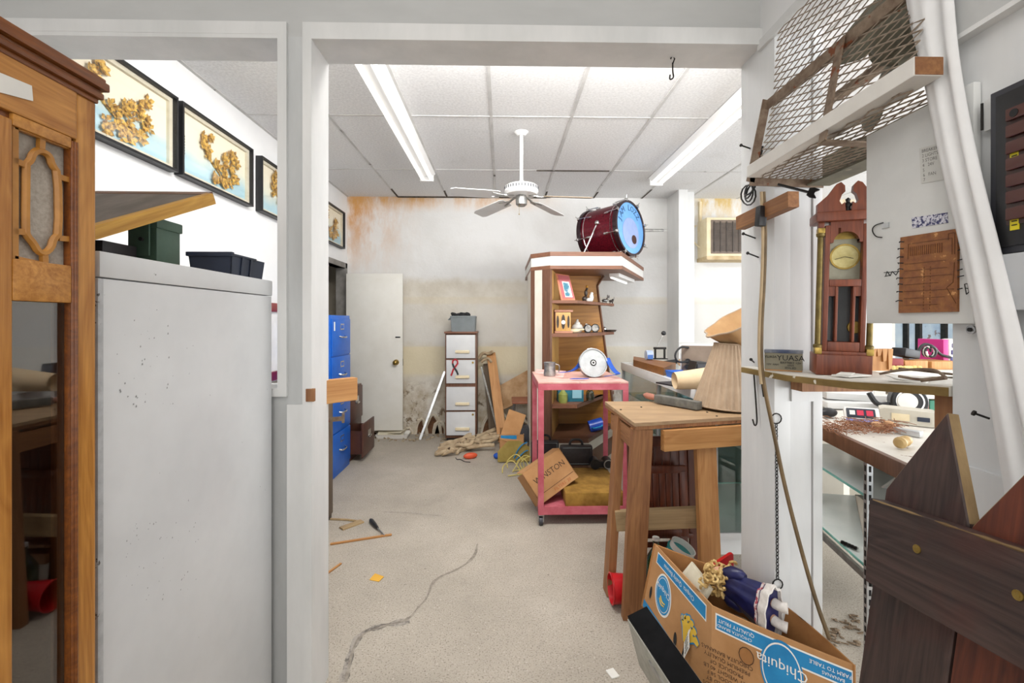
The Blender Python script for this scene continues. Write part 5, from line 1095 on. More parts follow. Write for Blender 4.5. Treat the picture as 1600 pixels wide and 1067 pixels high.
# ================================================================== FAN CAGE
prof = [(1.13, 1.885), (.868, 1.893), (.926, 2.153), (.934, 2.28), (.944, 2.392)]
seg = [(V((a[0], 0, a[1])), V((b_[0], 0, b_[1]))) for a, b_ in zip(prof, prof[1:])]; lens = [(b_ - a).length for a, b_ in seg]
def pr(s):
    for (a, b_), l in zip(seg, lens):
        if s <= l: return a.lerp(b_, max(s, 0) / l)
        s -= l
    return seg[-1][1]
fcg = thing('cage_fan', 'big dusty fan inside a rusty expanded-metal cage in the right-hand wall opening', 'fan', (1.0, 1.25, 1.92))
mesh = MB(); yA, yB_ = .955, 1.565; tot = sum(lens); du, dy = .0118, .0345
for i in range(int(tot / du) + 1):
    pts = []
    for j in range(int((yB_ - yA) / dy) + 1):
        s = i * du + (.5 if (i + j) % 2 else -.5) * du; p = pr(min(max(s, 0), tot)); pts.append(V((p.x, yA + j * dy, p.z)))
    mesh.tube(pts, .0021, 4)
mesh.put('wire_mesh', mat('dusty_mesh_steel', '8a7b6c', 'a89a8a', .7, .2, scale=30, spots=('6b4228', 16, .66)), fcg)
def angle_iron(p0, p1, nm='angle_iron', w_=.034): return MB().bar(p0, p1, w_, .004, (1, 0, 0)).bar(V(p0) + V((.015, 0, .0)), V(p1) + V((.015, 0, .0)), .004, .03, (1, 0, 0)).put(nm, K['rust'], fcg)
angle_iron((.922, .955, 2.153), (.922, 1.57, 2.153))
MB().bar((.920, 1.568, 2.17), (.862, 1.568, 1.885), .028, .004, (0, -1, 0)).bar((.860, 1.568, 1.886), (1.12, 1.568, 1.880), .028, .004, (0, -1, 0)).put('end_frame', K['rust'], fcg)
MB().bar((.917, 1.215, 2.165), (.836, 1.175, 1.868), .028, .005, (1, 0, .2)).put('strap', K['rust'], fcg); MB().bar((.836, 1.175, 1.868), (1.03, 1.21, 1.876), .030, .005, (0, 0, 1)).put('strap', K['rust'], fcg)
MB().b(1.115, 1.14, .955, 1.565, 1.875, 1.97).b(1.06, 1.14, .955, 1.565, 1.872, 1.878).put('shroud', K['fan_grey'], fcg)
# fan itself: motor and four paddles, axis along x
c = V((1.06, 1.20, 2.17)); MB().cyl(c + V((-.02, 0, 0)), c + V((.16, 0, 0)), .075, .085, 28).ball(c + V((-.02, 0, 0)), (.03, .06, .06)).put('motor', K['fan_grey'], fcg)
for k in range(4):
    a = R(35 + 90 * k); ey = V((0, math.cos(a), math.sin(a))); ez = V((0, -math.sin(a), math.cos(a)))
    outl = [(.05, -.03), (.10, -.075), (.19, -.105), (.235, -.07), (.245, 0), (.235, .07), (.19, .105), (.10, .075), (.05, .03)]
    M = frame(c + V((.02, 0, 0)), ey, ez + V((.45, 0, 0))); MB().prism(outl, .003, M).put('blade', K['fan_grey'], fcg)
MB().bar((1.16, .955, 2.18), (1.16, 1.565, 2.18), .03, .02).put('motor_bar', K['rust'], fcg)
# white 2x4 in front of it, held by the straps
tr_ = tag(board('timber_rail', (.868, 1.545, 1.912), (.868, .910, 1.920), .040, .060, mat('white_painted_timber', 'd6d2cc', 'e2dfd9', .55, scale=6, spots=('6b5a48', 30, .74)), None, (1, 0, 0)), 'white painted timber rail under the cage fan, bare sawn end towards the viewer', 'timber')
MB().b(.839, .897, .9085, .9098, 1.902, 1.938).put('sawn_end', K['pine_old'], tr_)

# ================================================================== PAINTED SHELF, CLOCK AND SMALL THINGS
sh_pts = [(0, 1.70, 1.230), (0, 1.45, 1.229), (0, 1.2, 1.241), (0, .96, 1.262)]
xf = lambda y: .905 + (1.70 - y) * .0600
sf = thing('wall_shelf', 'warped white painted shelf with chipped brown edge between post and right wall', 'shelf', (1.05, 1.3, 1.23))
def zs(y): 
    for (a, b_) in zip(sh_pts, sh_pts[1:]):
        if a[1] >= y >= b_[1]: t = (a[1] - y) / (a[1] - b_[1]); return a[2] + (b_[2] - a[2]) * t
    return sh_pts[0][2] if y > 1.5 else sh_pts[-1][2]
ys = [1.775 - .01 * 0 - k * (1.775 - .958) / 24 for k in range(25)]
def plank(xa, xb, dz0, dz1, y0=1.572, y1=.95, n=24):
    def f(u, v):
        y = y0 + (y1 - y0) * u; z = zs(y)
        k = v * 4; i = int(k) % 4; A_ = xf(y) + xa; B2 = xf(y) + xb if xb < .1 else xb
        return [(A_, y, z + dz0), (B2, y, z + dz0), (B2, y, z + dz1), (A_, y, z + dz1)][i]
    b = MB(); rings = []
    for i in range(n + 1): rings.append([b.bm.verts.new(V(f(i / n, j / 4))) for j in range(4)])
    for r0, r1 in zip(rings, rings[1:]):
        for j in range(4): b.bm.faces.new((r0[j], r0[(j + 1) % 4], r1[(j + 1) % 4], r1[j]))
    b.bm.faces.new(rings[0]); b.bm.faces.new(rings[-1]); return b
plank(0, 1.27, -.022, 0).put('board', mat('dusty_white_shelf', 'cdc8be', 'dcd8d0', .6, scale=7, spots=('7a6a52', 16, .70)), sf)
plank(-.005, -.0004, -.022, -.003, 1.70).put('chipped_edge', mat('chipped_edge', '6b5526', '8d7440', .7, scale=14, sc=(1, .3, 1), spots=('d9d4c8', 15, .58)), sf)
MB().b(OR + .012, OR + .05, .958, .998, .60, 1.238).put('support_post', K['pine_old'], sf); MB().b(1.0, 1.24, 1.50, 1.56, 1.165, 1.204).put('cleat', K['pine_old'], sf)
# ledge in front of the post (left end of the shelf)
plank(0, .95, -.022, 0, 1.70, 1.5725, 6).put('end_board', bpy.data.materials['dusty_white_shelf'], sf)
# ---- battery box
c = P(1228, 578, y=1.50); y_ = 1.50
t = thing('battery_carton', 'small grey brown YUASA battery carton on the white shelf beside the post', 'box', (1.02, 1.5, zs(1.5)))
z0 = zs(1.53) + .001; z1 = P(1230, 547, y=1.53).z; e0, e1 = V((.912, 1.568, z0)), V((1.0, 1.50, z0)); we = (e1 - e0).length
BM = frame(e0, e1 - e0, (0, 0, 1)); he = z1 - z0
MB().b(0, we, .004, he - .011, -.036, 0, .001, BM).put('carton', mat('grey_brown_carton', '77725f', '878270', .7, scale=9), t); MB().b(-.001, we + .001, he - .011, he, -.037, .001, .001, BM).put('lid', mat('blue_grey_lid', '3c4660', '8d8f94', .6, scale=14), t); MB().b(.001, we - .001, 0, .004, -.035, -.001, 0, BM).put('bottom_flap', K['card'], t)
bt = lambda u, v: BM @ MX.Translation((we * u, he * v, .0008))
lettering('lettering', 'YUASA', .026, K['ink'], t, bt(.70, .62))
for k, s in enumerate(('BATTERY 12V', '4AH', 'SEALED')): lettering('small_print', s, .010, K['ink'], t, bt(.70, .40 - .12 * k))
lettering('small_print', 'YUASA', .012, K['ink'], t, bt(.17, .66)); lettering('small_print', '12V  4AH', .009, K['ink'], t, bt(.22, .30))
# ---- small tall clock, leaning left
yc_ = 1.43
bl, br_ = P(1275, 578, y=yc_), P(1354, 580, y=yc_); zb = zs(yc_) + .002
tl = P(1256, 350, y=yc_); w_ = .140
cv = thing('wall_clock', 'small mahogany pediment clock with brass dial leaning on the white shelf', 'clock', (bl.x + w_ / 2, yc_, zb))
up_ = V((tl.x - bl.x, 0, tl.z - zb)); Hc = up_.length
CM = frame((bl.x, yc_, zb), (1, -.45, -.02), up_)
Mc = lambda x, y, z: CM @ V((x * w_, y, z))         # x 0..1, y up in metres, z towards the viewer
def cbox(nm, x0, x1, y0, y1, z0, z1, m_, par=None, bev=.003):
    return MB().box(((x0 + x1) / 2 * w_, (y0 + y1) / 2, (z0 + z1) / 2), ((x1 - x0) * w_, y1 - y0, z1 - z0), None, bev, CM).put(nm, m_, par or cv)
cbox('case_back', .06, .94, 0, Hc * .97, -.085, -.036, K['maho']); cbox('base', -.02, 1.02, 0, .065, -.09, .012, K['maho']); cbox('base_moulding', .06, .94, .062, .075, -.02, .006, K['maho'])
hz_ = Hc
# door with real openings: stiles, rails, arch
dz0, dz1 = .075, Hc - .01
door = cbox('door_stile', .10, .20, dz0, dz1, -.028, 0, K['maho']); cbox('door_stile', .80, .90, dz0, dz1, -.028, 0, K['maho'])
zm_ = dz0 + (dz1 - dz0) * .515
cbox('door_rail', .20, .80, dz0, dz0 + .03, -.028, -.0005, K['maho']); cbox('door_rail', .20, .80, zm_, zm_ + .022, -.028, -.0005, K['maho'])
for x in (.325, .645): cbox('door_bar', x, x + .055, dz0 + .03, zm_, -.028, -.001, K['maho'])
for x, k in ((.20, .125), (.70, .10)): MB().prism([(x * w_, zm_ - .03), ((x + k) * w_, zm_ - .03), ((x + k) * w_, zm_), (x * w_, zm_)], .02, CM @ MX.Translation((0, 0, -.025))).put('door_infill', K['maho'], cv)
# arched head: panel minus an arch, made of wedges
ar = MB(); yt = dz1; x0, x1 = .20 * w_, .80 * w_; cxa = (x0 + x1) / 2; ra = (x1 - x0) * .40; ysp = yt - .045
n = 16
arc = [(cxa - ra * math.cos(math.pi * k / n), ysp - .01 + ra * 1.0 * math.sin(math.pi * k / n)) for k in range(n + 1)]
ysp2 = max(p[1] for p in arc) + .012
lft = [(x0, ysp - .035)] + [(x0, ysp2)]
for (a, b_) in zip(arc, arc[1:]): ar.prism([a, b_, (b_[0], ysp2), (a[0], ysp2)], .026, CM @ MX.Translation((0, 0, -.027)))
ar.prism([(x0, ysp - .01), arc[0], (arc[0][0], ysp2), (x0, ysp2)], .026, CM @ MX.Translation((0, 0, -.027))); ar.prism([arc[-1], (x1, ysp - .01), (x1, ysp2), (arc[-1][0], ysp2)], .026, CM @ MX.Translation((0, 0, -.027)))
ar.prism([(x0, ysp2), (x1, ysp2), (x1, Hc), (x0, Hc)], .0255, CM @ MX.Translation((0, 0, -.027))); ar.put('door_arch', K['maho'], cv)
cbox('dial_plate', .18, .82, zm_ + .01, Hc - .01, -.0355, -.030, mat('silvered_dial', '8d8a78', 'a3a08c', .5, .2, scale=20), None, 0)
dcx, dcy = .52 * w_, zm_ + .022 + .072
dl = MB().lathe([(0, 0), (.036, 0), (.036, .002), (0, .002)], CM @ MX.Translation((dcx, dcy, -.030)), 32).put('dial', mat('pale_brass_dial', 'b5a66a', 'd3c88f', .45, .3, scale=30), cv)
MB().ring((0, 0, 0), .040, .035, .004, CM @ MX.Translation((dcx, dcy, -.030)), 32).put('dial_ring', K['brass'], dl)
MB().bar(CM @ V((dcx, dcy, -.026)), CM @ V((dcx + .022, dcy - .006, -.026)), .003, .001).bar(CM @ V((dcx, dcy, -.0255)), CM @ V((dcx - .026, dcy - .008, -.0255)), .003, .001).put('hand', K['ink'], dl)
MB().prism([(dcx - .04, dcy + .055), (dcx + .04, dcy + .055), (dcx + .03, dcy + .075), (dcx, dcy + .085), (dcx - .03, dcy + .075)], .002, CM @ MX.Translation((0, 0, -.0295))).put('moon_plate', K['brass'], cv)
cbox('dark_interior', .12, .88, dz0 + .02, zm_ + .005, -.0355, -.030, mat('dark_glass', '3a3c3e', '4d4f50', .15), None, 0)
MB().lathe([(0, 0), (.02, 0), (.018, .004), (0, .005)], CM @ MX.Translation((.74 * w_, dz0 + .075, -.0295)), 24).put('pendulum_bob', K['brass'], cv)
for x in (.02, .98):
    for nm, y0, y1, r in (('column', .085, Hc - .035, .0085),):
        MB().lathe([(r * 1.5, 0), (r * 1.5, .008), (r, .012), (r * .92, y1 - y0 - .012), (r * 1.4, y1 - y0 - .008), (r * 1.5, y1 - y0)], CM @ MX.Translation((x * w_, y0, -.004)) @ MX.Rotation(R(-90), 4, 'X') if False else CM @ MX.Translation((x * w_, y0, -.006)) @ MX(((1, 0, 0, 0), (0, 0, 1, 0), (0, -1, 0, 0), (0, 0, 0, 1))), 16).put(nm, mat('dull_brass_column', '5d4f28', '7c6a3a', .45, .6, scale=30) if 'dull_brass_column' not in bpy.data.materials else bpy.data.materials['dull_brass_column'], cv)
    cbox('capital', x - .07, x + .07, Hc - .035, Hc - .018, -.02, .008, K['brass'])
    cbox('column_block', x - .07, x + .07, .065, .086, -.02, .008, K['brass']); cbox('column_block', x - .06, x + .06, Hc - .018, Hc, -.02, .004, K['maho'])
cbox('cornice', -.10, 1.10, Hc, Hc + .030, -.09, .018, K['maho'], None, .005)
def ped(s):
    o = [(.0, .0), (.52, .0), (.50, .03), (.44, .022), (.40, .034), (.44, .055), (.50, .065), (.49, .085), (.42, .098), (.34, .092), (.20, .058), (.0, .028)]
    return [((.5 + s * (.58 - x * 1.02)) * w_, Hc + .030 + y * .9) for x, y in o]
for s in (-1, 1): MB().prism(ped(s) if s > 0 else list(reversed(ped(s))), .024, CM @ MX.Translation((0, 0, -.012))).put('pediment_scroll', K['maho'], cv)
MB().lathe([(0, 0), (.008, 0), (.006, .012), (.010, .02), (.005, .028), (.007, .036), (0, .042)], CM @ MX.Translation((.5 * w_, Hc + .03, .0)) @ MX(((1, 0, 0, 0), (0, 0, 1, 0), (0, -1, 0, 0), (0, 0, 0, 1)))).put('finial', K['black'], cv)
# ---- papers and wire frame on the shelf
for k, (px, py, sx, sy, rz, lb_) in enumerate(((1315, 584, .10, .05, 20, 'torn white envelope lying in front of the mahogany clock'), (1405, 586, .12, .07, 40, 'crumpled white paper lying on the shelf right of the clock'))):
    c = P(px, py, x=1.0); z = zs(min(max(c.y, .96), 1.55)) + .003
    tag(MB().box((c.x + .03, c.y, z + .003), (sx, sy, .003), (0, 0, rz)).box((c.x + .02, c.y + .01, z + .0065), (sx * .8, sy * .7, .002), (0, 0, rz + 25)).put('paper', K['paper']), lb_, 'paper')
wf_ = MB(); pp = [P(1375, 584, x=.99), P(1405, 578, x=1.0), P(1455, 576, x=1.0), P(1470, 583, x=.985), P(1478, 590, x=.975), P(1440, 594, x=.97), P(1405, 588, x=.975)]
for p in pp: p.z = max(p.z, zs(min(max(p.y, .96), 1.55)) + .006)
wf_.tube(smooth(pp, 2), .0035, 6).tube(smooth([pp[1] + V((0, 0, .004)), pp[4] + V((.03, 0, .006)), pp[3]], 2), .003, 6).tube([pp[4], pp[5]], .005, 6)
tag(wf_.put('bent_wire', K['rust']), 'bent rusty wire frame lying at the right end of the white shelf', 'wire')
# ---- white board with splintered foot behind the clock
yb3 = 1.53; q0, q1 = P(1334, 560, y=yb3), P(1394, 560, y=yb3); zb1 = P(1370, 545, y=yb3).z; zf = zs(yb3) + .001
t = thing('painted_board', 'white painted board with splintered wooden foot standing behind the mahogany clock', 'board', ((q0.x + q1.x) / 2, yb3, zf))
MB().b(q0.x, q1.x, yb3, yb3 + .03, zb1, P(1370, 318, y=yb3).z, .003).put('board', K['white'], t)
spl = MB(); rr = random.Random(4)
spl.b(q0.x + .012, q1.x - .004, yb3 + .006, yb3 + .024, zf, zb1)
for k in range(7):
    x = q0.x + .014 + (q1.x - q0.x - .02) * k / 6; hh = rr.uniform(.3, 1) * (zb1 - zf)
    spl.hexa([(x - .006, yb3 - .001, zb1 - hh), (x + .004, yb3 - .001, zb1 - hh + .004), (x + .004, yb3 + .006, zb1 - hh), (x - .006, yb3 + .006, zb1 - hh)] + [(x - .009, yb3 - .001, zb1), (x + .009, yb3 - .001, zb1), (x + .009, yb3 + .006, zb1), (x - .009, yb3 + .006, zb1)])
spl.put('splintered_foot', K['pine'], t)
c = P(1361, 335, y=yb3); MB().box((c.x, yb3 - .002, c.z - .02), (.022, .004, .028)).put('switch_plate', K['porcelain'], t)

# ================================================================== RIGHT WALL: PANEL, DRAPE, BREAKERS
Xp = .935
pt = thing('access_panel', 'white painted swinging panel with paper note and brown circuit board, hung on the right wall', 'panel', (.945, 1.02, 1.395))
MB().b(Xp, .9505, .885, 1.152, 1.395, 1.876, .002).put('panel', mat('panel_paint', 'cfd0ce', 'dddedc', .5, scale=4, spots=('6e665c', 30, .78)), pt)
def onx(px, py, k=.0005): return P(px, py, x=Xp - k)
def patch(quad, nm, m_, par, k=.0015):
    a = [onx(*p, k=0) for p in quad]; b = [p - V((k, 0, 0)) for p in a]; return MB().hexa(a + b).put(nm, m_, par)
nt = tag(patch([(1437, 232), (1486, 219), (1491, 278), (1440, 287)], 'paper_note', mat('grey_note_paper', 'c3c3bf', 'cfcfca', .8, scale=9), None, .0012), 'handwritten grey paper note stuck high on the white access panel', 'note')
na, nb, nc, nd = [onx(*p, k=.0014) for p in ((1437, 232), (1486, 219), (1491, 278), (1440, 287))]
def bil(u, v): return nd.lerp(nc, u).lerp(na.lerp(nb, u), v)
for k, s in enumerate(('BREAKER #', '2 LIGHTS 4', '3 STORE 10', '4   24V', '5', '6   FAN', '7')):
    lettering('handwriting', s, .13, mat('pencil_grey', '5e5a56', None, .8) if not k else bpy.data.materials['pencil_grey'], nt, None, lambda x, y, k=k: bil(.06 + x, .90 - .135 * k + y), 'LEFT')
tag(patch([(1425, 340), (1481, 332), (1482, 348), (1426, 357)], 'sticker', mat('blue_white_sticker', '2c2f62', 'd4d4de', .5, scale=120, lo=.46, hi=.54), None, .001), 'blue and white rectangular sticker between the note and circuit board', 'sticker')
cbq = [(1410, 371), (1500, 357), (1499, 487), (1407, 489)]
cbd = tag(patch(cbq, 'circuit_board', K['brown_board'], None, .005), 'brown circuit board with short wires along both edges, fixed on the white access panel', 'circuit board')
ca_, cb2, cc_, cd_ = [onx(*p, k=.0054) for p in cbq]
def cbp(u, v): return cd_.lerp(cc_, u).lerp(ca_.lerp(cb2, u), v)
tr = MB(); rr = random.Random(9)
def trace(u0, v0, u1, v1): tr.bar(cbp(u0, v0), cbp(u1, v1), .0008, .0006, (1, 0, 0))
for k in range(16): trace(.16 + .037 * k, .86, .16 + .037 * k, .74)
trace(.12, .90, .88, .90); trace(.12, .90, .12, .70); trace(.88, .90, .88, .70); trace(.82, .96, .92, .96); trace(.82, .96, .82, .88); trace(.92, .96, .92, .70)
for k in range(7): trace(.06, .64 - .09 * k, .92 - .3 * rr.random(), .64 - .09 * k)
for u in (.42, .53): 
    for k in range(14): trace(u, .04 + .04 * k, u, .06 + .04 * k)
trace(.92, .6, .90, .36); trace(.90, .36, .80, .30); trace(.80, .30, .95, .10)
tr.put('copper_traces', mat('dark_trace', '5a3015', None, .6), cbd)
for k, v in enumerate((.94, .85, .74, .66, .58, .46, .38, .28, .16)):
    MB().tube([cbp(.03, v), cbp(-.05 - .03 * (k % 2), v + .01), cbp(-.06 - .02 * (k % 3), v - .005)], .0012, 5).put('wire_lead', K['ink'], cbd)
for k, v in enumerate((.93, .83, .74, .62, .5, .42, .27)):
    MB().tube([cbp(.97, v), cbp(1.04 + .02 * (k % 2), v + .01)], .0012, 5).put('wire_lead', K['ink'], cbd)
ib = MB()
for a, b_ in (((1381, 426), (1405, 424)), ((1384, 431), (1386, 424)), ((1386, 424), (1391, 431)), ((1391, 431), (1394, 424)), ((1394, 424), (1400, 430)), ((1400, 430), (1404, 423)), ((1382, 432), (1392, 430)), ((1507, 444), (1512, 443)), ((1512, 443), (1514, 456)), ((1514, 456), (1510, 460)), ((1510, 460), (1507, 444)), ((1509, 450), (1513, 451))):
    ib.bar(onx(*a), onx(*b_), .0015, .0008, (1, 0, 0))
ib.put('ink_scribble', K['ink'], pt)
p = onx(1378, 354); MB().b(Xp - .003, Xp, p.y - .022, p.y - .001, p.z - .006, p.z + .006).put('latch_plate', K['alu'], pt); MB().tube(smooth([onx(1380, 348, .003), onx(1366, 352, .003), onx(1362, 360, .003), onx(1368, 370, .003), onx(1378, 371, .003)]), .0013, 6).put('latch_hook', K['black_metal'], pt)
for z in (1.80, 1.47): 
    h_ = MB().b(OR - .013, OR - .0085, .845, .870, z - .030, z + .030, .001).put('hinge', K['white'], pt); MB().cyl((OR - .015, .872, z - .026), (OR - .015, .872, z + .026), .0022, n=10).put('hinge_pin', K['black_metal'], h_)
# ---- screw and bolt on the right wall
p = P(1519, 515, x=OR - .009); t = thing('wall_screw', 'small round screw on the white right wall below the panel', 'screw', p); MB().cyl(p, p - V((.004, 0, 0)), .009).put('washer', K['steel'], t); MB().cyl(p - V((.004, 0, 0)), p - V((.007, 0, 0)), .004).put('head', K['ink'], t)
p = P(1546, 654, x=OR - .009); tag(MB().cyl(p, p + V((-.018, .010, .008)), .0022, n=10).cyl(p + V((-.018, .010, .008)), p + V((-.021, .0115, .0095)), .0055, n=10).put('wall_bolt', K['black_metal']), 'black bolt sticking out of the white right wall above the fence', 'bolt')
# ---- breaker panel
bk_ = thing('breaker_panel', 'charcoal electrical breaker panel with yellow tags at the right edge', 'breaker panel', (OR, .76, 1.53))
zt_, zb_ = 1.832, 1.525
MB().b(OR - .025, OR - .0203, .55, .848, zb_, zt_, .002).put('enclosure', K['dark_grey'], bk_); MB().b(OR - .029, OR - .025, .55, .835, zb_ + .012, zt_ - .012, .001).put('cover', K['black'], bk_)
MB().b(OR - .031, OR - .029, .55, .815, zb_ + .05, zt_ - .06).put('breaker_row', mat('brown_bakelite', '2e1611', '421f17', .35, scale=30), bk_)
for k in range(7): MB().b(OR - .038, OR - .031, .60, .811, zb_ + .058 + .03 * k, zb_ + .080 + .03 * k, .002).put('breaker', mat('red_brown_breaker', '4d241b', None, .35) if not k else bpy.data.materials['red_brown_breaker'], bk_)
for py in (241, 349):
    p = P(1585, py, x=OR - .0295); tg_ = MB().b(OR - .0312, OR - .0292, p.y - .008, p.y + .006, p.z - .012, p.z + .011).put('yellow_tag', K['yellow'], bk_)
    MB().b(OR - .0316, OR - .0312, p.y - .006, p.y + .003, p.z - .004, p.z - .002).b(OR - .0316, OR - .0312, p.y - .006, p.y + .003, p.z + .003, p.z + .005).put('tag_print', K['ink'], tg_)
p = P(1592, 176, x=OR - .029); MB().cyl(p, p - V((.010, 0, 0)), .007).put('knob', K['ink'], bk_)
p0, p1 = P(1574, 398, x=OR - .022), P(1574, 485, x=OR - .022)
tag(MB().b(OR - .035, OR - .0205, .6, p0.y, p1.z, p0.z, .003).put('junction_box', mat('light_grey_steel', 'b9bcc0', 'c8cbce', .4, scale=6)), 'light grey steel junction box right below the breaker panel', 'junction box')
# ---- white drape bundle
dp = [(1408, 1480, -150), (1412, 1490, 0), (1440, 1500, 110), (1470, 1530, 260), (1505, 1566, 400), (1530, 1598, 530), (1560, 1640, 700), (1585, 1690, 860), (1590, 1700, 960)]
dl = smooth([V((a, b_, c)) for a, b_, c in dp], 2)
def drape(u, v):
    k = v * (len(dl) - 1); i = min(int(k), len(dl) - 2); e_ = dl[i].lerp(dl[i + 1], k - i); a = 2 * math.pi * u; t = .5 + .5 * math.cos(a)
    p = P(e_.x + (e_.y - e_.x) * t, e_.z, x=.915); fold = .006 * math.cos(9 * t + 2.4 * v) + .003 * math.cos(17 * t + 5 * v)
    return p + V((-.010 * math.sin(a) + (fold if math.sin(a) > 0 else 0) * abs(math.sin(a)), 0, 0))
dpo = MB().grid(drape, 72, 60, True)
tag(dpo.put('white_drape', mat('white_tarp_fabric', 'd6d6d6', 'e2e2e2', .6, scale=5)), 'bundled white plastic drape hanging slantwise in front of the right wall', 'drape')

# ================================================================== PICKET FENCE PANEL
fo = V((.70, .806, 1.097)); ez = V((.145, .02, 1)).normalized(); ex = V((0, -1, 0)); 
FM = frame(fo, ex, ez)          # local x towards the viewer, y up along the pickets, z = towards the room (-x)
if (FM.to_3x3() @ V((0, 0, 1))).x > 0: ZS = -1
else: ZS = 1
pf_ = thing('picket_fence', 'dark stained wooden picket fence panel leaning at the lower right', 'fence', (.5, .65, 0))
bot = -1.11
def picket(x0, x1, peak, sh, m_, k=0):
    xm = x0 + (x1 - x0) * peak
    M = FM @ MX.Translation((x0, 0, 0)) 
    poly = [(0, bot), (x1 - x0, bot), (x1 - x0, sh), (xm - x0, .158), (0, sh)]
    b = MB().prism(poly, .021, MX.Translation((0, 0, -.0105)))
    R_ = MX(((1, 0, 0, 0), (0, 0, 1, 0), (0, 1, 0, 0), (0, 0, 0, 1)))
    # own frame with local z along the grain
    me_o = bpy.data.meshes.new('picket'); bmesh.ops.transform(b.bm, matrix=MX(((1, 0, 0, 0), (0, 0, -1, 0), (0, 1, 0, 0), (0, 0, 0, 1))), verts=b.bm.verts)
    bmesh.ops.recalc_face_normals(b.bm, faces=b.bm.faces)
    es = [e for e in b.bm.edges if e.is_manifold]; bmesh.ops.bevel(b.bm, geom=es, offset=.002, segments=1, affect='EDGES')
    b.bm.to_mesh(me_o); b.bm.free(); me_o.materials.append(m_); me_o.materials.append(K['fence_edge'])
    for f in me_o.polygons:
        if f.normal.z > .3: f.material_index = 1
    return link('picket', me_o, pf_, M @ MX(((1, 0, 0, 0), (0, 0, 1, 0), (0, -1, 0, 0), (0, 0, 0, 1))))
picket(-.0, .146, .62, .0, K['fence']); picket(.150, .296, .62, .0, K['fence_b']); picket(.300, .446, .62, .0, K['fence_b'])
def rail(y0, y1, yr0, yr1, x0=.012, x1=.46):
    zc_ = ZS * .0265; p0 = FM @ V((x0, (y0 + y1) / 2, zc_)); p1 = FM @ V((x1, (yr0 + yr1) / 2, zc_)); nrm = FM.to_3x3() @ V((0, 0, ZS))
    r = board('rail', p0, p1, abs(y0 - y1), .030, K['fence'], pf_, nrm); upv = (FM.to_3x3() @ V((0, 1, 0))); rr = random.Random(3)
    ps = [p0.lerp(p1, k / 24) + upv * (abs(y0 - y1) / 2 - .0012) + nrm * .0142 for k in range(25)]; MB().tube(ps, [rr.uniform(.0006, .0030) for _ in ps], 6).put('worn_edge', K['fence_edge'], r); return r
r1_ = rail(-.018, -.160, .035, -.115); rail(-.80, -.94, -.78, -.92)
for px, py in ((1428, 857), (1583, 929)):
    p = P(px, py, x=.645); d = FM.inverted() @ p; c = FM @ V((d.x, d.y, ZS * .0415)); n = FM.to_3x3() @ V((0, 0, ZS))
    MB().cyl(c, c + n * .0015, .0065, n=16).cyl(c + n * .0015, c + n * .002, .003, n=10).put('screw', K['brass'], r1_)

# ================================================================== BANANA CARTON AND DOLL
bA, bB, bC, bD = V((.665, 1.985, .425)), V((.735, 1.585, .400)), V((1.075, 1.365, .350)), V((.935, 1.69, .425))
qA, qB, qC, qD = V((.605, 1.97, .165)), V((.70, 1.52, .075)), V((1.03, 1.30, .012)), V((.93, 1.68, .155))
bx_ = thing('banana_carton', 'large squashed CHIQUITA banana carton, upside down, holding a doll in a navy dress', 'box', (.82, 1.62, .05))
def side(a, b_, c, d, nm, m_=None, wob=0):
    n = (b_ - a).cross(d - a).normalized(); ctr = (bA + bB + bC + bD + qA + qB + qC + qD) / 8
    if n.dot(a - ctr) < 0: n = -n
    n0 = n
    def f(u, v, k=0): return a.lerp(b_, u).lerp(d.lerp(c, u), v) + n0 * (k + wob * math.sin(math.pi * u) * v)
    N = 14; bmx = MB(); bmx.grid(lambda u, v: f(u, v, 0), N, 6); bmx.grid(lambda u, v: f(u, v, -.006), N, 6)
    for k in range(N): bmx.hexa([f(k / N, 1, 0), f((k + 1) / N, 1, 0), f((k + 1) / N, 1, -.006), f(k / N, 1, -.006)] + [f(k / N, 1 + .006, -.0005), f((k + 1) / N, 1 + .006, -.0005), f((k + 1) / N, 1.006, -.0055), f(k / N, 1.006, -.0055)])
    o = bmx.put(nm, m_ or K['card'], bx_); return o, f
# a, b at the bottom; d, c at the top
sL, fL = side(qA, qB, bB, bA, 'left_side'); sF, fF = side(qB, qC, bC, bB, 'front_side', None, .012)
sR, fR = side(qC, qD, bD, bC, 'rear_side', K['card_in'], .02); sBk, fBk = side(qD, qA, bA, bD, 'back_side', K['card_in'])
MB().hexa([qA, qB, qC, qD] + [p + V((0, 0, .006)) for p in (qA, qB, qC, qD)]).put('bottom', K['card_in'], bx_)
def decal(f, par, nm, m_, poly, k=.0012, sub=True):
    b = MB()
    if sub:
        out = []
        for (u0, v0), (u1, v1) in zip(poly, poly[1:] + poly[:1]):
            for t in range(4): out.append((u0 + (u1 - u0) * t / 4, v0 + (v1 - v0) * t / 4))
        poly = out
    c = (sum(p[0] for p in poly) / len(poly), sum(p[1] for p in poly) / len(poly)); ps = [f(*p, k) for p in poly]; cc2 = f(*c, k)
    for a, b2 in zip(ps, ps[1:] + ps[:1]): b.face([cc2, a, b2])
    return b.put(nm, m_, par)
def strip_(f, par, nm, m_, u0, u1, v0, v1, k=.0012, n=10):
    b = MB(); b.grid(lambda u, v: f(u0 + (u1 - u0) * u, v0 + (v1 - v0) * v, k), n, 2); return b.put(nm, m_, par)
def oval(f, par, nm, m_, u, v, ru, rv, k): 
    b = MB(); n = 36; ps = [f(u + ru * math.cos(2 * math.pi * i / n), v + rv * math.sin(2 * math.pi * i / n), k) for i in range(n)]; c = f(u, v, k)
    for a, b2 in zip(ps, ps[1:] + ps[:1]): b.face([c, a, b2])
    return b.put(nm, m_, par)
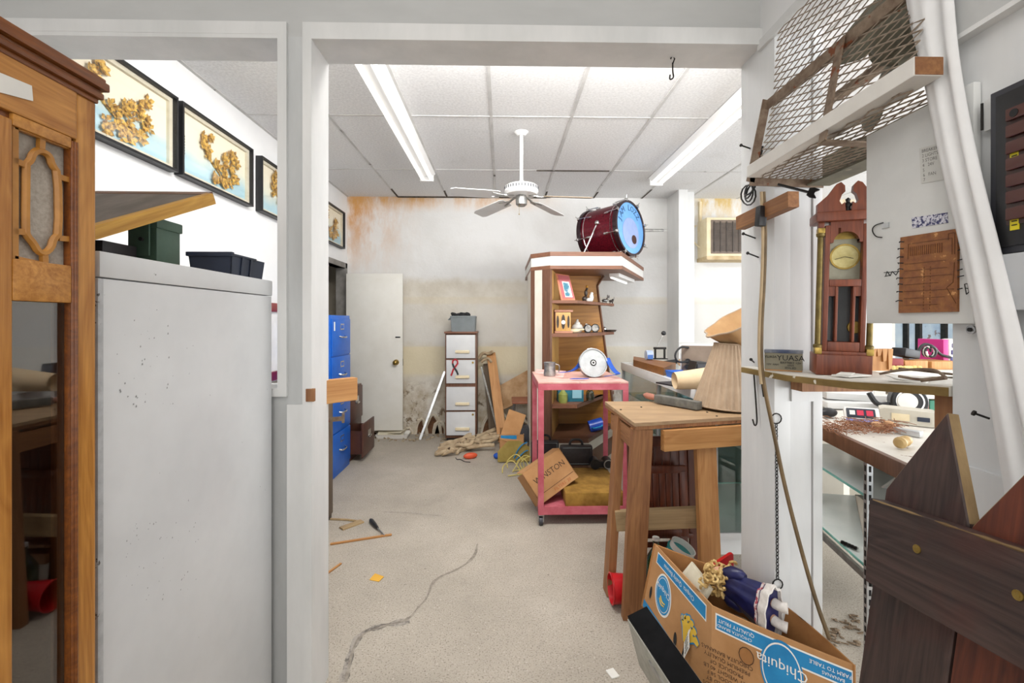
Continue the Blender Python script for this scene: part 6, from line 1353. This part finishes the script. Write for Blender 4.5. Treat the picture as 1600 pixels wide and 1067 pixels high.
lF, hF = (bC - bB).length, (bB - qB).length; lL, hL = (bB - bA).length, (bA - qA).length
def ltx(f, par, s, size, m_, u, v, L, H_, flip=True, k=.003, al='CENTER', nm='lettering'):
    sg = -1 if flip else 1
    lettering(nm, s, size, m_, par, None, lambda x, y: f(u + sg * x / L, v + sg * y / H_, k), al)
# front side
strip_(fF, sF, 'white_border', K['print_white'], .03, .985, .80, .955, .0008); strip_(fF, sF, 'blue_band', K['print_blue'], .04, .975, .815, .94)
ltx(fF, sF, 'QUALITY FRUIT', .016, K['print_white'], .19, .90, lF, hF); ltx(fF, sF, 'CHIQUITA BRANDS', .013, K['print_white'], .17, .85, lF, hF)
ltx(fF, sF, 'FARM TO TABLE', .015, K['print_white'], .84, .90, lF, hF); ltx(fF, sF, 'BANANAS', .013, K['print_white'], .86, .85, lF, hF)
oval(fF, sF, 'logo_border', K['print_blue'], .52, .70, .150, .265, .0016); oval(fF, sF, 'logo_line', K['print_white'], .52, .70, .138, .24, .0020); oval(fF, sF, 'logo_oval', K['print_blue'], .52, .70, .130, .225, .0024)
ltx(fF, sF, 'Chiquita', .043, K['print_white'], .52, .74, lF, hF, True, .003)
oval(fF, sF, 'hand_hole', K['card_in'], .27, .69, .055, .075, .0016); MB().tube([fF(.27 + .055 * math.cos(a * .5236), .69 + .075 * math.sin(a * .5236), .002) for a in range(12)], .0012, 5, True).put('hole_edge', K['print_brown'], sF)
for k, s in enumerate(('CHIQUITA BANANAS', 'PREMIUM QUALITY', 'PRODUCE OF', 'NET WEIGHT 40 LB', 'KEEP COOL 58 F', 'DISTRIBUTED BY', 'CHIQUITA BRANDS')): ltx(fF, sF, s, .017, K['print_brown'], .12, .60 - .055 * k, lF, hF, True, .002)
# left side
strip_(fL, sL, 'white_border', K['print_white'], .10, .93, .79, .955, .0008); strip_(fL, sL, 'blue_band', K['print_blue'], .11, .92, .805, .94); strip_(fL, sL, 'lower_band', K['print_blue'], .02, .95, .02, .13)
ltx(fL, sL, 'Chiquita  Quality Bananas', .020, K['print_white'], .50, .875, lL, hL)
oval(fL, sL, 'logo_border', K['print_white'], .29, .50, .135, .27, .0012); oval(fL, sL, 'logo_oval', K['print_blue'], .29, .50, .120, .245, .0018); oval(fL, sL, 'logo_line', K['print_white'], .29, .50, .108, .22, .0021); oval(fL, sL, 'logo_inner', K['print_blue'], .29, .50, .102, .212, .0024)
ltx(fL, sL, 'Chiquita', .028, K['print_white'], .29, .56, lL, hL, True, .003); MB().tube(smooth([fL(.25, .42, .003), fL(.28, .36, .003), fL(.33, .38, .003)]), .0025, 5).tube(smooth([fL(.26, .46, .003), fL(.29, .40, .003), fL(.34, .42, .003)]), .0025, 5).put('small_bananas', K['print_yellow'], sL)
for k in range(6):
    o_ = (.70 - .002 * k, .30); a = R(25 + 22 * k); p1 = (o_[0] + .05 * math.cos(a), o_[1] + .13 * math.sin(a) + .10); p2 = (o_[0] + .10 * math.cos(a), .40 + .22 * math.sin(a)); p3 = (o_[0] + .13 * math.cos(a) + .02, .36 + .25 * math.sin(a))
    ps = smooth([fL(.66, .32, .002 + .0002 * k), fL(*p1, .002 + .0002 * k), fL(*p2, .002 + .0002 * k), fL(*p3, .002 + .0002 * k)]); r_ = [.006 + .007 * math.sin(math.pi * i / (len(ps) - 1)) for i in range(len(ps))]
    nn = (fL(.5, .5, .01) - fL(.5, .5, 0)).normalized(); bb2 = MB(); bo = MB()
    for kk, (b__, rad_, off) in enumerate(((bo, 1.45, 0), (bb2, 1, .0006))):
        Ls = []
        for i, p in enumerate(ps):
            d = (ps[min(i + 1, len(ps) - 1)] - ps[max(i - 1, 0)]).normalized(); s_ = d.cross(nn).normalized(); Ls.append((p + s_ * r_[i] * rad_ + nn * off, p - s_ * r_[i] * rad_ + nn * off))
        for (a1, b1), (c1, d1) in zip(Ls, Ls[1:]): b__.face([a1, b1, d1, c1])
    bo.put('banana_outline', K['print_blue'], sL); bb2.put('printed_banana', K['print_yellow'], sL)
oval(fL, sL, 'vent_hole', K['ink'], .10, .33, .018, .09, .0016); oval(fL, sL, 'vent_hole', K['ink'], .53, .20, .022, .085, .0016)
# torn shipping labels hanging off the carton
for i_, (quad, lb_) in enumerate(((((1045, 985), (1062, 980), (1047, 1042), (1034, 1036)), 'longer strip of torn white barcode label on the banana carton'), (((1056, 982), (1088, 1012), (1072, 1030), (1049, 1004)), 'crumpled upper piece of torn white barcode label on the banana carton'))):
    a = [P(px, py, y=1.655 - .0 * i_) for px, py in quad]; nn = (fL(.5, .5, 1) - fL(.5, .5, 0)).normalized()
    o3 = fL(.5, .5, 0); a = [p - nn * ((p - o3).dot(nn)) for p in a]; a = [p + nn * (.006 + .004 * i_ + (.006 if j > 1 else 0)) for j, p in enumerate(a)]
    t = tag(MB().hexa(a + [p + nn * .0012 for p in a]).put('torn_label', K['paper']), lb_, 'label')
    tb = MB()
    for k in range(6):
        f0 = (k + .5) / 6.5; p0 = a[0].lerp(a[3], .2 + 0 * f0).lerp(a[1].lerp(a[2], .2), f0); p1 = a[0].lerp(a[3], .75).lerp(a[1].lerp(a[2], .75), f0); tb.bar(p0 + nn * .002, p1 + nn * .002, .0016 if k % 2 else .0008, .0004, nn)
    tb.put('barcode', K['ink'], t)
# contents
heap = MB(); rr = random.Random(17)
for k in range(11):
    u, v = rr.uniform(.2, .8), rr.uniform(.2, .8); c = bA.lerp(bB, u).lerp(bD.lerp(bC, u), v); q_ = qA.lerp(qB, u).lerp(qD.lerp(qC, u), v); heap.ball(q_.lerp(c, .42), (.085, .07, .05), (rr.uniform(0, 40), rr.uniform(0, 40), rr.uniform(0, 180)), 14)
tag(heap.put('packing_cloth', K['cloth']), 'crumpled beige cloth packed in the banana carton under the doll', 'cloth')
tag(MB().box(bA.lerp(bB, .62) + V((.035, .0, -.03)), (.02, .13, .10), (10, 25, 10), .003).box(bA.lerp(bB, .5) + V((.06, .0, -.035)), (.012, .12, .08), (14, 35, 18), .003).put('folded_paper', K['paper_old']), 'folded old papers tucked beside the doll in the banana carton', 'paper')
hd_ = P(1132, 916, z=.415); ft = P(1236, 990, z=.400); hd_ += V((.005, .03, .005)); ft += V((-.005, .065, .015)); ax_ = (ft - hd_).normalized(); side_ = V((0, 0, 1)).cross(ax_).normalized(); up = ax_.cross(side_)
if up.z < 0: up = -up
DM = frame(hd_, ax_, up); Ld = (ft - hd_).length
dl_ = thing('doll', 'doll with blonde curls and navy dress lying face down in the banana carton', 'doll', hd_)
D2 = lambda x, y, z: DM @ V((x * Ld, y, z))
TZ = DM @ MX(((0, 0, 1, 0), (1, 0, 0, 0), (0, 1, 0, 0), (0, 0, 0, 1)))     # lathe axis along the body
def zy(prof, nm, m_, sq=.62, fl=None, par=None):
    b = MB().lathe([(r, z * Ld) for r, z in prof], TZ @ MX.Diagonal((1, sq, 1, 1)), 40, fl); return b.put(nm, m_, par or dl_, True, 60)
bs = MB()   # body: head, neck, trunk, legs in one skin
bs.ball(D2(-.05, 0, -.005), (.045, .040, .042), None, 16, None)
bs.tube([D2(x, 0, z) for x, z in ((-.02, 0), (.1, 0), (.3, -.005), (.5, -.01))], [.022, .018, .020, .020], 12)
for s in (-1, 1):
    bs.tube([D2(.45, .02 * s, -.01), D2(.75, .026 * s, -.014), D2(1.0, .030 * s, -.012), D2(1.08, .032 * s, -.022)], [.022, .019, .013, .016], 10)
bs.put('body', K['skin'], dl_)
zy([(0, .02), (.036, .03), (.050, .10), (.056, .22), (.054, .34), (.060, .44), (.070, .62), (.078, .80), (.084, .90), (0, .89)], 'dress', K['navy_satin'], .5, (9, .07))
zy([(.077, .80), (.0835, .815), (.089, .90), (.093, .95), (.085, .955), (.079, .82)], 'lace_hem', K['lace'], .5, (9, .07)); zy([(.073, .745), (.0775, .75), (.0805, .785), (.077, .79)], 'red_trim', mat('red_white_trim', 'b0404f', 'e5dcd8', .8, scale=90, lo=.46, hi=.54), .52, (9, .07))
zy([(.030, .015), (.040, .02), (.044, .05), (.036, .06)], 'collar', K['lace'], .62, (14, .08))
for s in (-1, 1):
    MB().tube([D2(.07, .034 * s, .004), D2(.20, .050 * s, .0), D2(.36, .058 * s, -.006), D2(.42, .058 * s, -.008)], [.020, .026, .020, .012], 12).put('sleeve', K['navy_satin'], dl_)
    MB().tube([D2(.92, .030 * s, -.010), D2(1.03, .031 * s, -.010), D2(1.10, .033 * s, -.02)], [.017, .016, .018], 12).put('stocking', K['lace'], dl_)
hr = MB(); rr = random.Random(6)
for k in range(64):
    a = rr.uniform(0, 6.28); e = rr.uniform(-.9, 1.4); c = D2(-.05, .05 * math.cos(a) * math.cos(e), -.002 + .044 * math.sin(e)) + ax_ * (.05 * math.sin(a) * math.cos(e)) + (side_ * rr.uniform(-.05, .05) if k % 2 else V((0, 0, 0)))
    r = rr.uniform(.007, .014); n1 = V((rr.uniform(-1, 1), rr.uniform(-1, 1), rr.uniform(-1, 1))).normalized(); o_ = n1.orthogonal().normalized(); o2 = n1.cross(o_)
    hr.tube([c + (o_ * math.cos(t * .9) + o2 * math.sin(t * .9)) * r + n1 * (t * .0035 - .016) for t in range(10)], .0048, 6)
hr.put('hair', K['hair'], dl_)

# ---- grey and black document box propping the carton
p0 = P(979, 963, y=1.665); p1 = P(1050, 1072, y=1.40); L_ = p1 - p0; dbx = thing('document_box', 'tipped grey document box with black face and label holder beside the banana carton', 'box', (p0.x, p0.y - .1, 0))
M = frame(p0, L_, V((.80, .30, .30))); LL = L_.length * 1.12
sg = -1 if (M.to_3x3() @ V((0, 0, 1))).z > 0 else 1
MB().b(0, LL, .004, .085, 0, sg * .012, 0, M).put('black_face', mat('matt_black_board', '0d0d0e', '141416', .9, scale=20, spec=.15), dbx); MB().b(0, LL, 0, .09, sg * .0125, sg * .235, .002, M).put('body', mat('grey_linen_board', 'a5a49a', 'b7b6ad', .8, scale=30), dbx)
MB().b(LL * .42, LL * .72, -.003, 0, sg * .06, sg * .10, 0, M).put('label_holder', K['steel'], dbx)
tag(MB().box(P(957, 1052, z=.003), (.035, .045, .004), (0, 0, 20)).put('torn_paper', K['paper']), 'small torn white paper on the floor left of the document box', 'paper')

# ================================================================== GLASS CASE IN THE RIGHT ROOM
du_ = V((.192, .98, 0)).normalized(); dv = V((du_.y, -du_.x, 0)); o0 = V((1.262, 1.40, 0))
GM = frame(o0, dv, du_)        # local x to the right, local y away from the viewer, z up
if (GM.to_3x3() @ V((0, 0, 1))).z < 0: print('case frame flipped')
ya_, yb2, wd_ = -.42, 1.20, .58
cs = thing('glass_showcase', 'brown rimmed glass showcase on slotted uprights, cluttered with junk, right of the post', 'showcase', o0)
def gb2(x0, x1, y0, y1, z0, z1, nm, m_, par=None, bev=0): return MB().b(x0, x1, y0, y1, z0, z1, bev, GM).put(nm, m_, par or cs)
zt_ = .95
gb2(0, .022, ya_, yb2, zt_ - .058, zt_, 'wood_rim', K['walnut'], None, .003); gb2(wd_ - .022, wd_, ya_, yb2, zt_ - .058, zt_, 'wood_rim', K['walnut'], None, .003); gb2(.022, wd_ - .022, ya_, ya_ + .02, zt_ - .058, zt_, 'wood_rim', K['walnut']); gb2(.022, wd_ - .022, yb2 - .02, yb2, zt_ - .058, zt_, 'wood_rim', K['walnut'])
gb2(.022, wd_ - .022, ya_ + .02, yb2 - .02, zt_ - .012, zt_ - .002, 'top_panel', mat('dusty_white_top', 'cfc9be', 'dedad2', .5, scale=9, spots=('8a6f52', 24, .66)))
for x, y in ((.03, .26), (wd_ - .05, .26), (.03, yb2 - .1), (wd_ - .05, yb2 - .1), (.03, ya_ + .03), (wd_ - .05, ya_ + .03)):
    u_ = gb2(x, x + .02, y, y + .022, 0, zt_ - .058, 'upright', K['alu']); sl = MB()
    for k in range(24): sl.b(x - .0006, x, y + .006, y + .016, .04 + .035 * k, .062 + .035 * k, 0, GM); sl.b(x + .006, x + .014, y - .0006, y, .04 + .035 * k, .062 + .035 * k, 0, GM)
    sl.put('slots', K['ink'], u_)
for z in (.735, .468):
    s_ = gb2(.056, wd_ - .06, ya_ + .06, yb2 - .12, z, z + .008, 'glass_shelf', mat('dusty_glass_shelf', 'cdd8d6', 'dde4e2', .2, scale=5) if z > .7 else bpy.data.materials['dusty_glass_shelf']); gb2(.051, .056, ya_ + .06, yb2 - .12, z, z + .008, 'shelf_edge', K['glass_edge'], s_)
gb2(.045, .06, ya_ + .05, yb2 - .1, .425, .45, 'metal_rail', K['steel']); gb2(wd_ - .03, wd_ - .02, ya_ + .05, yb2, .3, zt_ - .06, 'back_panel', mat('blue_grey_back', '8fa3ae', 'a7b8c0', .4, scale=5))
Q = lambda px, py, dz=0: P(px, py, z=zt_ + dz)
zc_ = zt_ + .001
# broom bristles
bh = MB(); rr = random.Random(31)
for k in range(330):
    a = Q(rr.uniform(1292, 1400), rr.gauss(672, 5)); a = V((a.x, a.y, zc_ + rr.uniform(.002, .024))); d = V((rr.uniform(-.05, .05), rr.uniform(-.08, .08), rr.uniform(-.006, .012)))
    b_ = a + d; b_.z = max(b_.z, zc_ + .002); bh.tube([a, a.lerp(b_, .5) + V((0, 0, .006)), b_], .0012, 4)
tag(bh.put('coir_bristles', mat('brown_coir', '7d5138', 'a27254', .9, scale=40)), 'loose brown coir bristles strewn over the near end of the showcase', 'bristles', None, 'stuff')
# radio-like gadget with red display
c = Q(1347, 659); t = thing('gadget', 'white and navy gadget with red display lying on the showcase', 'gadget', c)
M = frame(V((c.x, c.y, zc_ + .03)), (.82, -.5, .02), (.20, .35, .5))
MB().box((0, .004, -.02), (.13, .075, .035), None, .008, M).put('body', K['porcelain'], t); MB().box((-.004, .008, .0), (.105, .045, .005), None, .004, M).put('screen', K['navy'], t)
MB().box((-.035, .008, .003), (.02, .022, .002), None, 0, M).put('grey_shape', K['paper'], t)
for x in (-.006, .028): MB().box((x, .008, .003), (.024, .026, .002), None, 0, M).put('red_shape', mat('red_display', 'c2304a', None, .4) if x < 0 else bpy.data.materials['red_display'], t)
MB().box((.0, -.028, .0), (.12, .012, .003), None, 0, M).put('blue_stripe', mat('purple_stripe', '7f82b8', None, .5), t)
c = Q(1372, 656); tag(MB().box(V((c.x, c.y + .03, zc_ + .016)), (.06, .05, .03), (0, 0, -30), .004).put('small_box', mat('blue_white_box', '5b7fbd', 'dfe2e8', .5, scale=22, lo=.46, hi=.54)), 'small blue and white carton right behind the red display gadget', 'box')
c = Q(1294, 652); tag(MB().ball(V((c.x, c.y, zc_ + .022)), (.04, .03, .022)).put('computer_mouse', K['black']), 'black rounded computer mouse on the showcase at the post edge', 'mouse')
# white slab
a_ = P(1330, 632, z=zt_ + .02); t = tag(MB().box(V((a_.x + .06, a_.y + .12, zt_ + .020)), (.34, .36, .032), (0, 0, -11), .003).put('white_slab', K['white']), 'flat white slab lying on the far part of the showcase', 'slab')
tag(MB().box(V((a_.x + .09, a_.y + .16, zt_ + .055)), (.30, .34, .034), (0, 2, -16), .003).put('foam_sheet', K['white_trim']), 'second white slab stacked askew on the flat white slab', 'slab')
# cream scale with folded papers
c = Q(1418, 664); t = thing('desk_scale', 'cream desk scale with a small dark display on the showcase', 'scale', c)
M = frame(V((c.x + .03, c.y + .03, zc_)), (.80, -.6, 0), (0, 0, 1))
MB().prism([(-.10, 0), (.10, 0), (.10, .055), (.085, .062), (-.085, .066), (-.10, .06)], .10, M @ MX.Translation((0, 0, -.05))).put('body', mat('cream_grey_plastic', 'b9b3a4', 'c9c3b5', .5, scale=8), t)
MB().box((.045, .030, .053), (.04, .018, .004), None, 0, M).put('display', K['navy'], t); MB().box((-.03, .032, .052), (.06, .03, .003), None, 0, M).put('label', K['cream'], t); MB().box((.10, .035, .0), (.012, .07, .11), None, .003, M).put('side_plate', K['porcelain'], t)
c = P(1421, 627, y=2.12); t = thing('film_projector', 'round white lensed projector with black ring behind the cream scale', 'projector', V((c.x, c.y, zt_)))
A = frame(c, (.9, -.45, 0), (0, .1, 1)); A = A if (A.to_3x3() @ V((0, 0, 1))).y < 0 else A @ MX.Rotation(math.pi, 4, 'X')
MB().lathe([(0, -.08), (.066, -.08), (.072, .0), (.066, .010), (0, .010)], A, 36).put('black_ring', K['black'], t); MB().lathe([(0, .011), (.040, .011), (.038, .022), (0, .025)], A @ MX.Translation((-.012, .0, 0)), 30).put('lens_cap', K['porcelain'], t); MB().ring((0, 0, .010), .054, .048, .003, A, 36).put('chrome_ring', K['chrome'], t)
MB().cyl(A @ V((0, -.02, -.08)), A @ V((0, -.02, -.16)), .05).put('body', K['porcelain'], t); MB().tube(smooth([A @ V((-.07, -.02, -.02)), A @ V((-.12, -.03, -.02)), A @ V((-.15, .03, -.02))]), .012, 8).put('black_arm', K['black'], t); MB().box((-.11, .045, -.01), (.045, .05, .006), None, 0, A).put('white_tag', K['paper'], t)
for k, (px, py, lb_) in enumerate(((1372, 672, 'crumpled tan paper ball before the cream scale'), (1390, 670, 'second crumpled tan paper right of the first, before the cream scale'))):
    c = Q(px, py); tag(MB().ball(V((c.x, c.y, zc_ + .016)), (.028, .022, .016), (10, 20, 40 * k), 8).put('paper_wad', mat('tan_paper', 'a97f58', 'c79f77', .85, scale=20) if not k else bpy.data.materials['tan_paper']), lb_, 'paper')
c = Q(1420, 681); tag(MB().bar(Q(1398, 676) + V((0, 0, .013)), Q(1440, 684) + V((0, 0, .013)), .024, .022, (0, 0, 1), .003).put('grey_bar', K['alu']), 'grey metal bar lying before the cream scale on the showcase', 'bar')
c = Q(1405, 702); t = thing('turned_finial', 'turned pale wooden finial lying on the near edge of the showcase', 'finial', c); e_ = Q(1436, 690)
F_ = frame(V((c.x, c.y, zc_ + .021)), (0, 0, 1), (e_ - c).cross(V((0, 0, 1)))); F_ = MX.Translation(V((c.x, c.y, zc_ + .021))) @ (e_ - c).to_track_quat('Z', 'Y').to_matrix().to_4x4()
MB().lathe([(0, 0), (.012, 0), (.020, .006), (.020, .016), (.010, .024), (.010, .032), (.019, .05), (.016, .075), (.009, .085), (.0, .09)], F_, 24).put('turning', mat('pale_turned_wood', 'b08f57', 'cdb07a', .5, scale=20, sc=(1, 1, .3)), t)
# inside the case
c = P(1326, 851, z=.478); t = thing('hinge_strip', 'small steel clip strip lying on the lower glass shelf', 'clip', c)
MB().bar(P(1314, 846, z=.482), P(1339, 857, z=.482), .022, .004, (0, 0, 1)).put('plate', K['steel'], t)
for k in range(5): MB().box(P(1314, 846, z=.49).lerp(P(1339, 857, z=.49), (k + .5) / 5), (.010, .010, .012), (0, 0, 30), .001).put('tooth', K['black_metal'], t)
t = thing('storage_tub', 'beige plastic tub standing on the lower glass shelf of the showcase', 'tub', GM @ V((.3, .35, .48)))
b3 = taper(0, .28, 0, .22, 0, .20, .025, .006); bmesh.ops.transform(b3.bm, matrix=GM @ MX.Translation((.14, .26, .477)), verts=b3.bm.verts); b3.put('body', K['ivory'], t)
b3 = MB(); b3.b(-.035, .315, -.035, -.022, .19, .21, .004, GM @ MX.Translation((.14, .26, .477))); b3.put('rim', K['ivory'], t)
tag(MB().prism([(0, 0), (.14, 0), (.07, .06)], .012, GM @ MX.Translation((.16, .40, .744)) @ MX(((1, 0, 0, 0), (0, 0, 1, 0), (0, 1, 0, 0), (0, 0, 0, 1)))).put('paper_tent', K['paper']), 'small white folded card standing on the upper glass shelf', 'card')
# debris on the floor by the case
db_ = MB(); rr = random.Random(41)
for _ in range(46):
    p = P(rr.uniform(1296, 1345), rr.uniform(960, 1008), z=.004); db_.box(p, (rr.uniform(.008, .035), rr.uniform(.005, .015), .004), (rr.uniform(0, 20), rr.uniform(0, 20), rr.uniform(0, 180)))
tag(db_.put('leaf_litter', mat('brown_litter', '6d5a45', '93806a', .95, scale=30)), 'dry brown litter on the floor under the showcase', 'litter', None, 'stuff')

# ---- second counter further right, with boxes on top
k0 = thing('wooden_counter', 'pale back counter with shelves seen under the access panel', 'counter', (2.9, 3.2, 0))
MB().b(2.25, 3.5, 2.95, 3.5, 1.035, 1.07, .003).put('top', K['ivory'], k0); MB().b(2.27, 3.48, 2.97, 3.48, .885, .91).put('shelf', K['ivory'], k0); MB().b(2.27, 3.48, 2.97, 3.48, .62, .645).put('shelf', K['ivory'], k0); MB().b(2.27, 3.48, 2.97, 3.48, .0, .1).put('plinth', K['ivory'], k0)
for x in (2.25, 3.46): MB().b(x, x + .04, 2.96, 3.49, 0, 1.035).put('side', K['ivory'], k0)
MB().b(2.29, 3.46, 3.47, 3.485, .1, 1.035).put('back', mat('grey_counter_back', 'a9a59d', None, .6), k0)
for px0, px1, m_, lb_ in ((1443, 1452, K['walnut'], 'dark brown book upright on the back counter shelf'), (1453, 1463, mat('green_book', '1f6a50', '2c7c60', .6, scale=9), 'green book upright on the back counter shelf'), (1464, 1472, K['cream'], 'cream book upright on the back counter shelf'), (1474, 1486, mat('grey_book', '55504b', None, .6), 'grey book upright on the back counter shelf')):
    x0_, x1_ = P(px0, 630, y=3.02).x, P(px1, 630, y=3.02).x; tag(MB().b(x0_, x1_, 3.02, 3.22, .646, .865, .002).put('book', m_), lb_, 'book', 'books on the back counter shelf')
tag(MB().b(2.62, 3.05, 3.0, 3.3, .911, .935, .003).put('magazine_stack', mat('mixed_paper', '8d7f70', 'd5cdc0', .8, scale=14, sc=(.2, 1, 6))), 'stack of old magazines on the upper shelf of the back counter', 'magazines')
ct = 1.071
x = lambda px, y=3.05: P(px, 560, y=y).x
def topbox(px0, px1, y, h_, m_, nm, lb_, cat, d=.2): tag(MB().b(x(px0, y), x(px1, y), y, y + d, ct, ct + h_, .004).put(nm, m_), lb_, cat)
topbox(1393, 1412, 3.02, .075, mat('dark_red_box', '7a2326', '93312f', .6, scale=9), 'red_box', 'dark red box at the left end of the back counter', 'box')
topbox(1414, 1450, 3.05, .06, K['pine'], 'wooden_tray', 'long bare wooden box on the back counter beside the red box', 'box'); topbox(1456, 1500, 3.05, .055, K['pine'], 'wooden_tray', 'second bare wooden box at the right on the back counter', 'box')
cc3 = V((x(1412, 2.99), 2.99, ct)); rp = MB()
for k in range(9): rp.ball(cc3 + V((-.06 + .02 * k, rnd.uniform(-.01, .01), .018)), (.016, .016, .016), None, 10)
tag(rp.put('yellow_rope', mat('pale_yellow_rope', 'c7ac62', 'dcc88a', .8, scale=20)), 'short knotted pale yellow rope in front of the wooden boxes', 'rope')
cb3 = V((x(1437, 3.15), 3.15, ct + .075)); t = thing('headphones', 'tangle of black and white headphones on the wooden box of the back counter', 'headphones', cb3)
MB().box(cb3 + V((-.10, 0, .03)), (.14, .1, .06), (0, 10, 12), .012).put('case', K['black'], t)
MB().tube(smooth([cb3 + V((-.02, 0, .02)), cb3 + V((.02, 0, .10)), cb3 + V((.10, .0, .08)), cb3 + V((.14, .0, .02)), cb3 + V((.22, 0, .0))]), .010, 8).put('band', K['black'], t)
for k in range(5): MB().tube([cb3 + V((.05 + .03 * math.cos(a * .6 + k), -.01 * k, .04 + .035 * math.sin(a * .6 + k))) for a in range(8)], .007, 6).put('cable_loop', K['porcelain'] if k % 2 else K['black'], t)
topbox(1474, 1482, 3.16, .20, mat('magenta_box', 'c0267c', None, .5), 'pink_box', 'bright pink narrow carton at the right of the back counter', 'box')
t = thing('printed_bag', 'white bag with purple print at the right end of the back counter', 'bag', (x(1491, 3.3), 3.3, ct)); MB().box((x(1493, 3.3), 3.33, ct + .10), (.10, .07, .2), None, .015).put('bag', K['porcelain'], t)
for k in range(3): MB().box((x(1491, 3.3) + .002, 3.293, ct + .05 + .05 * k), (.07 - .01 * k, .004, .032), None, .004).put('purple_print', mat('purple_print', '2d2a70', None, .5) if not k else bpy.data.materials['purple_print'], t)
